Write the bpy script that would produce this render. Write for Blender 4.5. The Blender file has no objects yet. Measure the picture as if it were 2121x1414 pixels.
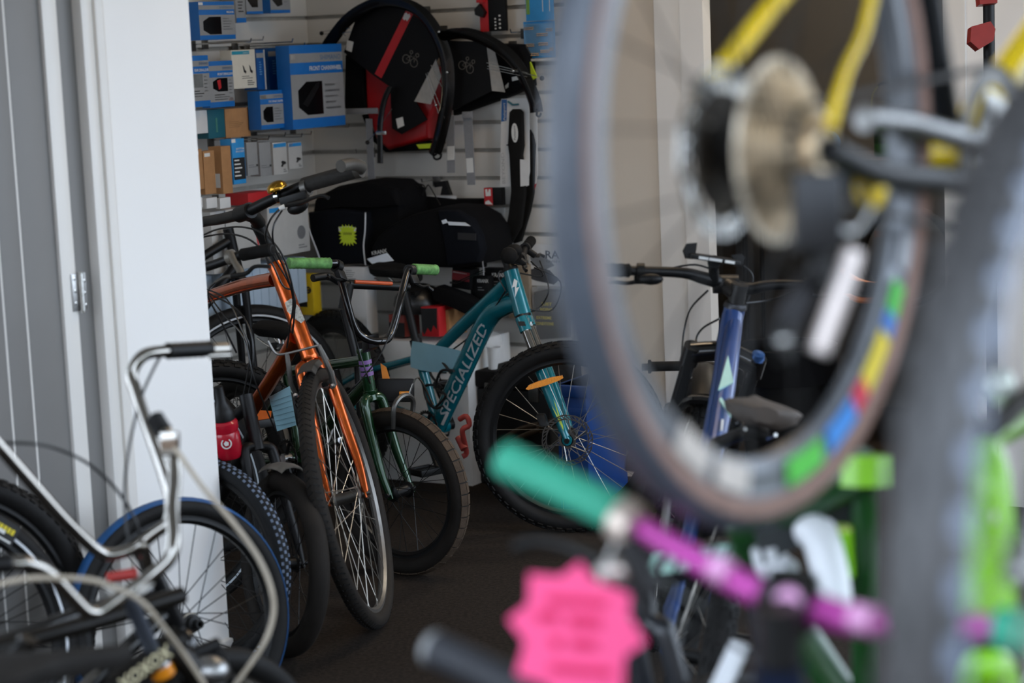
import bpy, bmesh, math, random
from mathutils import Vector, Matrix
random.seed(7)
SC = bpy.context.scene
COL = SC.collection
# ------------------------------------------------------------------ camera, light, exposure
W, H, FPX = 2121.0, 1414.0, 4300.0
EYE = Vector((0, 0, 1.57))
PITCH = math.atan2(627.0, FPX)
ROLL = 0.043
_f = Vector((0, math.cos(PITCH), -math.sin(PITCH)))
_u0 = Vector((0, math.sin(PITCH), math.cos(PITCH)))
_r0 = Vector((1, 0, 0))
CR = _r0*math.cos(ROLL) - _u0*math.sin(ROLL)
CU = _u0*math.cos(ROLL) + _r0*math.sin(ROLL)
cam = bpy.data.cameras.new('camera')
camo = bpy.data.objects.new('camera', cam)
COL.objects.link(camo)
m3 = Matrix((CR, CU, -_f)).transposed()
camo.matrix_world = Matrix.Translation(EYE) @ m3.to_4x4()
cam.sensor_fit = 'HORIZONTAL'; cam.sensor_width = 36.0
cam.lens = FPX/W*36.0
cam.clip_start = 0.05; cam.clip_end = 100
cam.dof.use_dof = True
cam.dof.focus_distance = 6.1
cam.dof.aperture_fstop = 2.7
cam.dof.aperture_blades = 9
SC.camera = camo
world = bpy.data.worlds.new('overcast_sky'); SC.world = world
world.use_nodes = True
wn = world.node_tree.nodes; wl = world.node_tree.links
bg = wn['Background']
tc = wn.new('ShaderNodeTexCoord'); sep = wn.new('ShaderNodeSeparateXYZ'); ramp = wn.new('ShaderNodeValToRGB')
wl.new(tc.outputs['Generated'], sep.inputs[0]); wl.new(sep.outputs['Z'], ramp.inputs['Fac']); wl.new(ramp.outputs['Color'], bg.inputs['Color'])
ramp.color_ramp.elements[0].position = 0.0; ramp.color_ramp.elements[0].color = (0.50, 0.57, 0.66, 1)
ramp.color_ramp.elements[1].position = 0.45; ramp.color_ramp.elements[1].color = (0.76, 0.89, 1.08, 1)
bg.inputs['Strength'].default_value = 1.0
SC.view_settings.view_transform = 'Standard'
SC.view_settings.look = 'None'
SC.view_settings.gamma = 1.0
SC.view_settings.use_curve_mapping = False
SC.view_settings.exposure = 2.42
# ------------------------------------------------------------------ projection helpers
def ray(px, py):
    return _f + CR*((px-W/2)/FPX) - CU*((py-H/2)/FPX)
def P(px, py, d): return EYE + ray(px, py)*d
def onplane(px, py, q, n):
    r = ray(px, py); return EYE + r*((q-EYE).dot(n)/r.dot(n))
def atz(px, py, z): return onplane(px, py, Vector((0, 0, z)), Vector((0, 0, 1)))
def pix(p):
    v = p-EYE; d = v.dot(_f); return (W/2+v.dot(CR)/d*FPX, H/2-v.dot(CU)/d*FPX, d)
def vec(*a): return Vector(a)
# ------------------------------------------------------------------ materials
def lin(h):
    h = h.lstrip('#'); o = []
    for i in (0, 2, 4):
        c = int(h[i:i+2], 16)/255.0
        o.append(c/12.92 if c <= 0.04045 else ((c+0.055)/1.055)**2.4)
    return o
MATS = {}
def mat(name, hexc, rough=0.5, metal=0.0, noise=0.12, scale=30.0, coat=0.0, bump=0.0, bscale=200.0, trans=0.0, alpha=1.0, emit=0.0, detail=3.0, spec=0.5):
    if name in MATS: return MATS[name]
    m = bpy.data.materials.new(name); m.use_nodes = True
    nt = m.node_tree; b = nt.nodes['Principled BSDF']
    c = lin(hexc)
    t = nt.nodes.new('ShaderNodeTexCoord'); n = nt.nodes.new('ShaderNodeTexNoise')
    n.inputs['Scale'].default_value = scale; n.inputs['Detail'].default_value = detail
    nt.links.new(t.outputs['Object'], n.inputs['Vector'])
    r = nt.nodes.new('ShaderNodeValToRGB')
    r.color_ramp.elements[0].position = 0.3; r.color_ramp.elements[1].position = 0.7
    r.color_ramp.elements[0].color = [x*(1-noise) for x in c]+[1]
    r.color_ramp.elements[1].color = [min(1, x*(1+noise)) for x in c]+[1]
    nt.links.new(n.outputs['Fac'], r.inputs['Fac']); nt.links.new(r.outputs['Color'], b.inputs['Base Color'])
    b.inputs['Roughness'].default_value = rough; b.inputs['Metallic'].default_value = metal
    b.inputs['Coat Weight'].default_value = coat; b.inputs['Coat Roughness'].default_value = 0.08
    b.inputs['Transmission Weight'].default_value = trans; b.inputs['Alpha'].default_value = alpha
    b.inputs['Specular IOR Level'].default_value = spec
    if emit > 0:
        b.inputs['Emission Color'].default_value = c+[1]; b.inputs['Emission Strength'].default_value = emit
    if bump > 0:
        n2 = nt.nodes.new('ShaderNodeTexNoise'); n2.inputs['Scale'].default_value = bscale; n2.inputs['Detail'].default_value = 4
        nt.links.new(t.outputs['Object'], n2.inputs['Vector'])
        bp = nt.nodes.new('ShaderNodeBump'); bp.inputs['Strength'].default_value = bump; bp.inputs['Distance'].default_value = 0.004
        nt.links.new(n2.outputs['Fac'], bp.inputs['Height']); nt.links.new(bp.outputs['Normal'], b.inputs['Normal'])
    MATS[name] = m
    return m
# ------------------------------------------------------------------ mesh building
def smooth(pts, k=4):
    pts = [Vector(p) for p in pts]
    if len(pts) < 3: return pts
    out = []
    for i in range(len(pts)-1):
        p0 = pts[max(i-1, 0)]; p1 = pts[i]; p2 = pts[i+1]; p3 = pts[min(i+2, len(pts)-1)]
        for j in range(k):
            t = j/k
            out.append(0.5*((2*p1)+(p2-p0)*t+(2*p0-5*p1+4*p2-p3)*t*t+(3*p1-p0-3*p2+p3)*t**3))
    out.append(pts[-1]); return out
def perp(a):
    a = a.normalized(); b = Vector((0, 0, 1)) if abs(a.z) < 0.9 else Vector((1, 0, 0))
    x = a.cross(b).normalized(); return x, a.cross(x).normalized()
class M:
    def __init__(s): s.v = []; s.f = []
    def add(s, vs, fs):
        o = len(s.v); s.v += [Vector(v) for v in vs]; s.f += [[i+o for i in f] for f in fs]; return s
    def tube(s, path, r, n=10, caps=True, flat=None):
        path = [Vector(p) for p in path]; L = len(path)
        rs = r if isinstance(r, (list, tuple)) else [r]*L
        if len(rs) != L:
            rs = [rs[min(int(i*(len(rs)-1)/(L-1)), len(rs)-2)]*(1-((i*(len(rs)-1)/(L-1))-min(int(i*(len(rs)-1)/(L-1)), len(rs)-2)))+rs[min(int(i*(len(rs)-1)/(L-1)), len(rs)-2)+1]*((i*(len(rs)-1)/(L-1))-min(int(i*(len(rs)-1)/(L-1)), len(rs)-2)) for i in range(L)]
        tang = [(path[min(i+1, L-1)]-path[max(i-1, 0)]).normalized() for i in range(L)]
        x, y = perp(tang[0]); vs = []
        for i in range(L):
            t = tang[i]; x = (x-t*x.dot(t)).normalized(); y = t.cross(x)
            for k in range(n):
                a = 2*math.pi*k/n
                vs.append(path[i]+(x*math.cos(a)+y*math.sin(a))*rs[i])
        fs = [[i*n+k, i*n+(k+1) % n, (i+1)*n+(k+1) % n, (i+1)*n+k] for i in range(L-1) for k in range(n)]
        if caps: fs += [list(range(n))[::-1], [(L-1)*n+k for k in range(n)]]
        return s.add(vs, fs)
    def lathe(s, c, axis, prof, n=32, closed=False, a0=0.0, a1=None, caps=False, xdir=None):
        axis = axis.normalized()
        if xdir is None: x, y = perp(axis)
        else: x = (xdir-axis*xdir.dot(axis)).normalized(); y = axis.cross(x)
        full = a1 is None; a1 = 2*math.pi if full else a1
        m = len(prof); cnt = n if full else n+1; vs = []
        for i in range(cnt):
            a = a0+(a1-a0)*i/n; d = x*math.cos(a)+y*math.sin(a)
            for (r, h) in prof: vs.append(c+d*r+axis*h)
        fs = []
        for i in range(n):
            j = (i+1) % cnt
            for k in range(m if closed else m-1):
                l = (k+1) % m; fs.append([i*m+k, j*m+k, j*m+l, i*m+l])
        if not full and closed: fs += [list(range(m)), [(cnt-1)*m+k for k in range(m)][::-1]]
        if caps and full and not closed:
            fs += [[i*m for i in range(n)], [i*m+m-1 for i in range(n)][::-1]]
        return s.add(vs, fs)
    def box(s, c, ax, ay, az, hx, hy, hz, b=0.0):
        ax = ax.normalized(); ay = ay.normalized(); az = az.normalized()
        if b <= 0:
            vs = [c+ax*(hx*i)+ay*(hy*j)+az*(hz*k) for i in (-1, 1) for j in (-1, 1) for k in (-1, 1)]
            return s.add(vs, [[0, 1, 3, 2], [4, 6, 7, 5], [0, 4, 5, 1], [2, 3, 7, 6], [0, 2, 6, 4], [1, 5, 7, 3]])
        bm = bmesh.new(); bmesh.ops.create_cube(bm, size=2)
        for v in bm.verts: v.co = Vector((v.co.x*hx, v.co.y*hy, v.co.z*hz))
        bmesh.ops.bevel(bm, geom=bm.edges[:], offset=b, segments=2, profile=0.6, affect='EDGES')
        bm.verts.index_update()
        vs = [c+ax*v.co.x+ay*v.co.y+az*v.co.z for v in bm.verts]; fs = [[v.index for v in f.verts] for f in bm.faces]
        bm.free(); return s.add(vs, fs)
    def prism(s, poly, nrm, th):
        n = len(poly); nrm = nrm.normalized()
        a = [Vector(p) for p in poly]; b = [p-nrm*th for p in a]
        fs = [list(range(n)), [n+i for i in range(n)][::-1]]+[[i, n+i, n+(i+1) % n, (i+1) % n] for i in range(n)]
        return s.add(a+b, fs)
    def pillow(s, poly, nrm, th, rnd=0.25, k=4):
        n = len(poly); nrm = nrm.normalized(); poly = [Vector(p) for p in poly]
        c = sum(poly, Vector())/n; vs = []; rings = []
        prof = []
        for i in range(k+1):
            a = math.pi/2*i/k; prof.append((1-rnd*(1-math.sin(a)), 0.5*(1-math.cos(a))*0.6))
        prof2 = [(q, 1-h) for q, h in prof[::-1]]
        for q, h in prof+prof2:
            rings.append([c+(p-c)*q-nrm*(th*h) for p in poly])
        vs = [p for r in rings for p in r]; L = len(rings)
        fs = [[i*n+j, (i+1)*n+j, (i+1)*n+(j+1) % n, i*n+(j+1) % n] for i in range(L-1) for j in range(n)]
        fs += [list(range(n)), [(L-1)*n+j for j in range(n)][::-1]]
        return s.add(vs, fs)
    def ball(s, c, rx, ry=None, rz=None, ax=None, n=12, m=8):
        ry = ry or rx; rz = rz or rx
        X, Y, Z = ax or (Vector((1, 0, 0)), Vector((0, 1, 0)), Vector((0, 0, 1)))
        vs = []
        for i in range(m+1):
            t = math.pi*i/m
            for j in range(n):
                a = 2*math.pi*j/n
                vs.append(c+X*(rx*math.sin(t)*math.cos(a))+Y*(ry*math.sin(t)*math.sin(a))+Z*(rz*math.cos(t)))
        fs = [[i*n+j, (i+1)*n+j, (i+1)*n+(j+1) % n, i*n+(j+1) % n] for i in range(m) for j in range(n)]
        return s.add(vs, fs)
    def loft(s, rings, caps=True):
        n = len(rings[0]); L = len(rings)
        vs = [p for r in rings for p in r]
        fs = [[i*n+j, i*n+(j+1) % n, (i+1)*n+(j+1) % n, (i+1)*n+j] for i in range(L-1) for j in range(n)]
        if caps: fs += [list(range(n))[::-1], [(L-1)*n+j for j in range(n)]]
        return s.add(vs, fs)
ORG = {}
def mk(name, mb, m, org, parent=None, sm=True):
    me = bpy.data.meshes.new(name)
    me.from_pydata([tuple(v-org) for v in mb.v], [], mb.f)
    bm = bmesh.new(); bm.from_mesh(me); bmesh.ops.recalc_face_normals(bm, faces=bm.faces[:]); bm.to_mesh(me); bm.free()
    if sm:
        me.polygons.foreach_set('use_smooth', [True]*len(me.polygons)); me.set_sharp_from_angle(angle=math.radians(38))
    me.materials.append(m)
    o = bpy.data.objects.new(name, me); COL.objects.link(o)
    ORG[o.name] = org
    if parent is not None: o.parent = parent
    else: o.location = org
    return o
def tag(o, label=None, cat=None, group=None, kind=None):
    if label: o['label'] = label
    if cat: o['category'] = cat
    if group: o['group'] = group
    if kind: o['kind'] = kind
    return o
def thing(name, label, cat, loc, group=None):
    o = bpy.data.objects.new(name, None); COL.objects.link(o); o.location = loc
    o.empty_display_size = 0.05
    ORG[o.name] = Vector(loc)
    return tag(o, label, cat, group)
def part(t, name, mb, m, label=None, kind=None):
    o = mk(name, mb, m, ORG[t.name], t)
    return tag(o, label, None, None, kind)
def solo(name, label, cat, mb, m, group=None):
    xs = [v.x for v in mb.v]; ys = [v.y for v in mb.v]; zs = [v.z for v in mb.v]
    org = Vector(((min(xs)+max(xs))/2, (min(ys)+max(ys))/2, min(zs)))
    return tag(mk(name, mb, m, org), label, cat, group)
def struct(name, mb, m, label=None, sm=False):
    o = mk(name, mb, m, Vector((0, 0, 0)), None, sm); o['kind'] = 'structure'
    if label: o['label'] = label
    return o
_tc = {}
def text(t, s, o, right, up, size, m, width=None, name='lettering', shear=0.0, lift=0.0012, align='LEFT', bold=0.0):
    key = (s, shear, bold)
    if key not in _tc:
        cu = bpy.data.curves.new('txt', 'FONT'); cu.body = s; cu.size = 1.0; cu.resolution_u = 2; cu.shear = shear; cu.offset = bold
        ob = bpy.data.objects.new('txt', cu); COL.objects.link(ob)
        bpy.context.view_layer.update()
        me = bpy.data.meshes.new_from_object(ob.evaluated_get(bpy.context.evaluated_depsgraph_get()))
        _tc[key] = ([v.co.copy() for v in me.vertices], [list(p.vertices) for p in me.polygons])
        bpy.data.objects.remove(ob); bpy.data.curves.remove(cu); bpy.data.meshes.remove(me)
    vs, fs = _tc[key]
    x0 = min(v.x for v in vs); x1 = max(v.x for v in vs)
    right = right.normalized(); up = (up-right*up.dot(right)).normalized(); n = right.cross(up)
    sx = size if width is None else width/(x1-x0)
    off = {'LEFT': -x0, 'CENTER': -(x0+x1)/2, 'RIGHT': -x1}[align]
    mb = M().add([o+right*((v.x+off)*sx)+up*(v.y*size)+n*lift for v in vs], fs)
    me = bpy.data.meshes.new(name); me.from_pydata([tuple(v-ORG[t.name]) for v in mb.v], [], mb.f); me.materials.append(m)
    ob = bpy.data.objects.new(name, me); COL.objects.link(ob); ob.parent = t; ORG[ob.name] = ORG[t.name]
    return ob
# ------------------------------------------------------------------ common materials
black = mat('black_plastic', '#0d0d0d', 0.45, spec=0.3)
blackm = mat('black_matt_rubber', '#121110', 0.8, noise=0.2, scale=60, bump=0.15, spec=0.2)
rubber = mat('tyre_rubber', '#151413', 0.65, noise=0.25, scale=25, bump=0.2, bscale=120, spec=0.25)
rubber2 = mat('worn_tyre_rubber', '#211d19', 0.75, noise=0.25, scale=14, bump=0.2, bscale=120, spec=0.25)
blackgloss = mat('black_gloss_paint', '#0c0c0d', 0.18, coat=0.6)
steel = mat('polished_steel', '#c9c9c6', 0.18, 1.0, noise=0.1)
alu = mat('satin_aluminium', '#a9a9a8', 0.35, 1.0, noise=0.1)
dalu = mat('dull_grey_alloy', '#6c6a66', 0.42, 0.9, noise=0.15)
chrome = mat('bright_chrome', '#a8a49d', 0.11, 1.0, noise=0.03)
spokem = mat('spoke_steel', '#a9a49b', 0.34, 0.85, noise=0.1)
spokeblack = mat('black_spoke', '#191919', 0.4, 0.3)
white = mat('white_paint', '#e4e2dd', 0.45, noise=0.02, scale=4)
print_w = mat('white_print', '#dcdcd8', 0.6, noise=0.03)
print_k = mat('black_print', '#161616', 0.6, noise=0.05)
print_g = mat('grey_print', '#6b6c6e', 0.6, noise=0.05)
cablem = mat('black_cable_housing', '#111111', 0.4)
UP = Vector((0, 0, 1))
# ------------------------------------------------------------------ the room
DB = Vector((math.cos(math.radians(31)), -math.sin(math.radians(31)), 0))          # along the back wall, to the right
NB = Vector((-DB.y, DB.x, 0))*-1                      # back wall normal, into the room
DL = Vector((-DB.y, DB.x, 0))*-1                      # along the left wall, towards the front
NL = DB.copy()                                        # left wall normal, into the room
CORNER = P(651, 320, 7.95); CORNER.z = 0
def onback(px, py, off=0.0): return onplane(px, py, CORNER+NB*off, NB)
def onleft(px, py, off=0.0): return onplane(px, py, CORNER+NL*off, NL)
m_floor = mat('dark_carpet_tile', '#2b2520', 1.0, noise=0.4, scale=90, bump=0.6, bscale=350, detail=6, spec=0.12)
m_slat = mat('white_slat_board', '#d2cfc8', 0.4, noise=0.03, scale=3)
m_groove = mat('grey_groove_insert', '#aaa79f', 0.5, 0.1)
m_cream = mat('cream_wall_paint', '#d9cfc0', 0.6, noise=0.035, scale=1.6)
m_trim = mat('white_gloss_trim', '#e8e5df', 0.3, noise=0.02, scale=3)
m_wall = mat('white_wall_paint', '#f6f5f2', 0.5, noise=0.02, scale=2, bump=0.03, bscale=12)
m_door = mat('grey_door_paint', '#7a7875', 0.45, noise=0.04, scale=5)
m_dark = mat('charcoal_wall_paint', '#4d4a47', 0.7, noise=0.05, scale=2)
m_ceil = mat('ceiling_paint', '#d8d5cf', 0.8, noise=0.02)

# floor
fm = M().box(vec(0.5, 4.5, -0.05), vec(1, 0, 0), vec(0, 1, 0), UP, 7, 7, 0.05)
struct('floor', fm, m_floor, 'dark brown grey carpeted shop floor')
# back wall : slats
sz = onback(1000, 369).z
pitch = (onback(1000, 123).z-onback(1000, 541).z)/(4+246/57.0-246/57.0+3.333)
pitch = 0.1*(onback(1000, 369).z-onback(1000, 426.5).z)/0.1
s_end = (onback(1185, 400)-CORNER).dot(DB)
zmax = 2.7
bw = M().box(CORNER+DB*(s_end/2-0.03)-NB*0.03+UP*(zmax/2), DB, NB, UP, s_end/2+0.03, 0.012, zmax/2)
wall_back = struct('wall_back', bw, m_groove, 'white slatted display wall behind the bicycles')
def slat_mesh(ax, ln, nrm):
    return M().box(vec(0, 0, 0), ax, nrm, UP, ln/2, 0.012, pitch/2-0.007, 0.002)
def slats(wall, ax, nrm, ln):
    ln0 = ln; ln = ln+0.04
    k0 = int(math.ceil((0.0-sz)/pitch)); base = None
    k = k0
    while sz+(k+0.5)*pitch < zmax-0.03:
        c = CORNER+ax*(ln/2-0.04)-nrm*0.012+UP*(sz+(k+0.5)*pitch)
        if base is None:
            base = mk('slat', slat_mesh(ax, ln, nrm), m_slat, Vector((0, 0, 0)), wall)
            o = base
        else:
            o = base.copy(); COL.objects.link(o); o.parent = wall
        o.location = c; k += 1
slats(wall_back, DB, NB, s_end)
lw_len = 3.2
lw = M().box(CORNER+DL*(lw_len/2-0.03)-NL*0.03+UP*(zmax/2), DL, NL, UP, lw_len/2+0.03, 0.012, zmax/2)
wall_left = struct('wall_left', lw, m_groove, 'white slatted side wall hung with boxed parts')
slats(wall_left, DL, NL, lw_len)
# right part of the back wall : cream panel, casing, doorway, white wall
def sb(px, py=300): return (onback(px, py)-CORNER).dot(DB)
s1, s2, s3, s4 = sb(1366), sb(1468), sb(1958), sb(1985)
def wallseg(a, b, z0, z1, off=0.0, th=0.05):
    return M().box(CORNER+DB*((a+b)/2)+NB*(off-th)+UP*((z0+z1)/2), DB, NB, UP, (b-a)/2, th, (z1-z0)/2)
wr = wallseg(s_end, s1+0.05, 0, zmax, 0.0)
wr.v += []
struct('wall_right', wr, m_cream, 'plain cream wall beside the doorway')
wr2 = wallseg(s3+0.05, sb(2121)+0.45, 0, zmax, 0.0)
struct('wall_far_right', wr2, m_wall, 'white wall on the far side of the doorway')
wr3 = wallseg(s1+0.05, s3+0.05, 2.1, zmax, 0.0)
struct('wall_over_door', wr3, m_cream, 'wall above the inner doorway')
tw = s2-s1
t1 = wallseg(s1, s1+tw*0.52, 0, 2.2, 0.012, 0.012)
tr = struct('trim_1', t1, m_trim, 'wide white door casing beside the cream wall')
mk('casing_board', wallseg(s1+tw*0.54, s2, 0, 2.2, 0.02, 0.03), m_trim, Vector(), tr)
mk('casing_head', wallseg(s1, s4, 2.1, 2.2, 0.012, 0.012), m_trim, Vector(), tr)
t2 = wallseg(s3, s4+0.03, 0, 2.1, 0.012, 0.04)
struct('trim_2', t2, m_trim, 'white casing on the far side of the doorway')
# workshop behind the doorway
def wk(a, d0, z): return CORNER+DB*a-NB*d0+UP*z
wkb = M().box(wk((s2+s3)/2, 1.6, 1.35), DB, NB, UP, 1.6, 0.03, 1.35)
struct('wall_workshop', wkb, m_dark, 'charcoal wall of the workshop beyond the doorway')
wks = M().box(wk(s2-1.15, 0.85, 1.35), NB, DB, UP, 0.8, 0.03, 1.35)
struct('wall_workshop_side', wks, m_dark, 'charcoal side wall of the workshop')
wks2 = M().box(wk(s3+1.0, 0.85, 1.35), NB, DB, UP, 0.8, 0.03, 1.35)
struct('wall_workshop_far_side', wks2, m_dark, 'far charcoal side wall of the workshop')
# front partition with door
E = atz(479, 1388, 0)
NF = NL; DF = DL
def sf(px, py=594): return (onplane(px, py, E, NF)-E).dot(DF)
def fseg(px0, px1, z0, z1, off=0.0, th=0.05, py=594, b=0.0):
    a, c = sf(px0, py), sf(px1, py)
    return M().box(E+DF*((a+c)/2)+NF*(off-th)+UP*((z0+z1)/2), DF, NF, UP, abs(c-a)/2, th, (z1-z0)/2, b)
a0 = sf(245)
pw = M().box(E+DF*(a0/2)-NF*0.05+UP*(zmax/2), DF, NF, UP, a0/2, 0.05, zmax/2)
struct('wall_front', pw, m_wall, 'bright white plastered end wall by the grey door')
ftop = M().box(E+DF*(a0+0.9)-NF*0.05+UP*(2.25+0.225), DF, NF, UP, 0.9, 0.05, 0.225)
struct('wall_over_front_door', ftop, m_wall, 'white wall above the grey door')
sk = fseg(437, 243, 0, 0.05, 0.012, 0.02, b=0.004)
struct('baseboard_front', M().box(E+DF*(a0/2+0.004)+NF*0.006+UP*0.045, DF, NF, UP, a0/2, 0.012, 0.045, 0.004), m_trim, 'white skirting board under the white wall')
fr = struct('trim_3', fseg(243, 224, 0, 2.2, 0.02, 0.02, b=0.006), m_trim, 'moulded white architrave around the grey door')
mk('architrave_moulding', fseg(224.5, 211, 0, 2.2, 0.012, 0.02, b=0.004), m_trim, Vector(), fr)
mk('architrave_moulding', fseg(211, 190, 0, 2.2, 0.028, 0.03, b=0.008), m_trim, Vector(), fr)
mk('door_jamb', fseg(190, 158, 0, 2.2, 0.0, 0.03), m_door, Vector(), fr)
leaf_w0 = 151
dr = struct('door_1', fseg(leaf_w0, -260, 0.01, 2.19, -0.012, 0.015), m_door, 'grey tongue and groove door hinged on a white frame')
mk('door_stile', fseg(leaf_w0, 121, 0.01, 2.19, 0.012, 0.012, b=0.002), m_trim, Vector(), dr)
edges = [121, 49.5, 3, -43, -90, -140, -190, -250]
for i in range(len(edges)-1):
    a, c = sf(edges[i]), sf(edges[i+1])
    mk('door_board', fseg(edges[i]-(2.2 if i else 0), edges[i+1]+2.2, 0.01, 2.19, 0.003, 0.01, b=0.0015), m_door, Vector(), dr)
    if i: mk('door_bead', fseg(edges[i]+2.0, edges[i]-2.0, 0.01, 2.19, 0.002, 0.004, b=0.001), m_trim, Vector(), dr)
hz = onplane(155, 604, E, NF)
hg = mk('door_hinge', M().box(hz+NF*0.013, DF, NF, UP, 0.0235, 0.0025, 0.043, 0.001), alu, Vector(), dr)
hk = M()
for k in range(5): hk.tube([hz+NF*0.02+UP*(-0.043+k*0.0176), hz+NF*0.02+UP*(-0.043+k*0.0176+0.0162)], 0.0068, 10)
hk.tube([hz+NF*0.02-UP*0.048, hz+NF*0.02+UP*0.048], 0.005, 8)
mk('hinge_knuckle', hk, steel, Vector(), dr)
for sx in (-1, 1):
    for k in (-1, 0, 1):
        mk('hinge_screw', M().lathe(hz+NF*0.0155+DF*(sx*0.016)+UP*(k*0.028+sx*0.004), NF, [(0.0001, 0.0012), (0.004, 0.0008), (0.0045, 0)], 10), steel, Vector(), dr)
# ceiling over the shop
ce = M().box(vec(-1.4, 5.2, zmax+0.05), vec(1, 0, 0), vec(0, 1, 0), UP, 4.4, 4.8, 0.05)
struct('ceiling', ce, m_ceil, 'flat white shop ceiling')
# ceiling light panels
def ceiling_light(px, py, lab, power):
    c = vec(px, py, zmax-0.03)
    t = thing('ceiling_light', lab, 'ceiling light', c, 'ceiling light panels')
    part(t, 'housing', M().box(c+UP*0.012, DB, NB, UP, 0.62, 0.16, 0.016, 0.004), white)
    part(t, 'diffuser', M().box(c-UP*0.01, DB, NB, UP, 0.58, 0.13, 0.008, 0.003), mat('light_diffuser', '#ffe2bd', 0.6, emit=power, noise=0.0))
ceiling_light(0.55, 5.6, 'flat ceiling light panel over the bicycles', 2.5)

# unseen paving and facade added behind the viewer to darken chrome reflections
struct('added_paving', M().box(vec(0, -7.6, -0.05), vec(1, 0, 0), vec(0, 1, 0), UP, 14, 5.1, 0.05), mat('grey_paving', '#77736d', 0.9, noise=0.15, scale=6), 'unseen grey paving added behind the viewer')
struct('added_facade', M().box(vec(0, -12.5, 2.4), vec(1, 0, 0), vec(0, 1, 0), UP, 14, 0.3, 2.4), mat('brick_facade', '#7d6a5c', 0.9, noise=0.2, scale=3), 'unseen brick facade added to darken the reflections')
wl_ = wk((s2+s3)/2+0.2, 0.9, zmax-0.03)
t = thing('ceiling_light', 'small ceiling light panel in the workshop', 'ceiling light', wl_, 'ceiling light panels')  # unseen glowing panel, added to lift the dark workshop
part(t, 'housing', M().box(wl_+UP*0.012, DB, NB, UP, 0.32, 0.12, 0.016, 0.004), white)
part(t, 'diffuser', M().box(wl_-UP*0.01, DB, NB, UP, 0.3, 0.1, 0.008, 0.003), mat('workshop_fill_light', '#fff1dc', 0.6, emit=14.0, noise=0.0))
# ------------------------------------------------------------------ bicycle part builders
_spk = {}
def spoke_mesh(m):
    if m.name not in _spk:
        mb = M().tube([vec(0, 0, 0), vec(0, 0, 1)], 1.0, 5)
        me = bpy.data.meshes.new('spoke'); me.from_pydata([tuple(v) for v in mb.v], [], mb.f); me.materials.append(m)
        _spk[m.name] = me
    return _spk[m.name]
def spokes(w, c, axis, rr, hr, hw, n, m, sr=0.0011, cross=1.0):
    x, y = perp(axis); me = spoke_mesh(m)
    for i in range(n):
        a = 2*math.pi*(i+0.5)/n; sd = 1 if i % 2 == 0 else -1
        tw = cross if (i//2) % 2 == 0 else -cross
        b = a+tw
        p0 = c+(x*math.cos(b)+y*math.sin(b))*hr+axis*(hw*sd)
        p1 = c+(x*math.cos(a)+y*math.sin(a))*rr+axis*(0.004*sd)
        d = p1-p0; q = d.to_track_quat('Z', 'Y')
        o = bpy.data.objects.new('spoke', me); COL.objects.link(o); o.parent = w
        o.matrix_basis = Matrix.Translation(p0-ORG[w.name]) @ q.to_matrix().to_4x4() @ Matrix.Diagonal((sr, sr, d.length, 1))
def ellip(R, a, b, n=14, flat=0.0):
    return [(R+b*math.sin(2*math.pi*k/n), a*math.cos(2*math.pi*k/n)) for k in range(n)]
def tread_knobs(mb, c, axis, R, tw, n=64, kind='knob', kh=0.004):
    x, y = perp(axis)
    for i in range(n):
        for row, (off, s) in enumerate(((0.0, 0.0), (0.55, 0.5), (-0.55, 0.5), (0.92, 0.25), (-0.92, 0.25))):
            a = 2*math.pi*(i+s)/n
            d = x*math.cos(a)+y*math.sin(a); t = axis.cross(d)
            th = off*1.05
            nd = (d*math.cos(th)+axis*math.sin(th)).normalized(); sd = t.cross(nd)
            cc = c+d*(R-tw)+nd*(tw*0.985)
            mb.box(cc, t, sd, nd, math.pi*R/n*0.52, tw*0.17, kh)
    return mb
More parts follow.
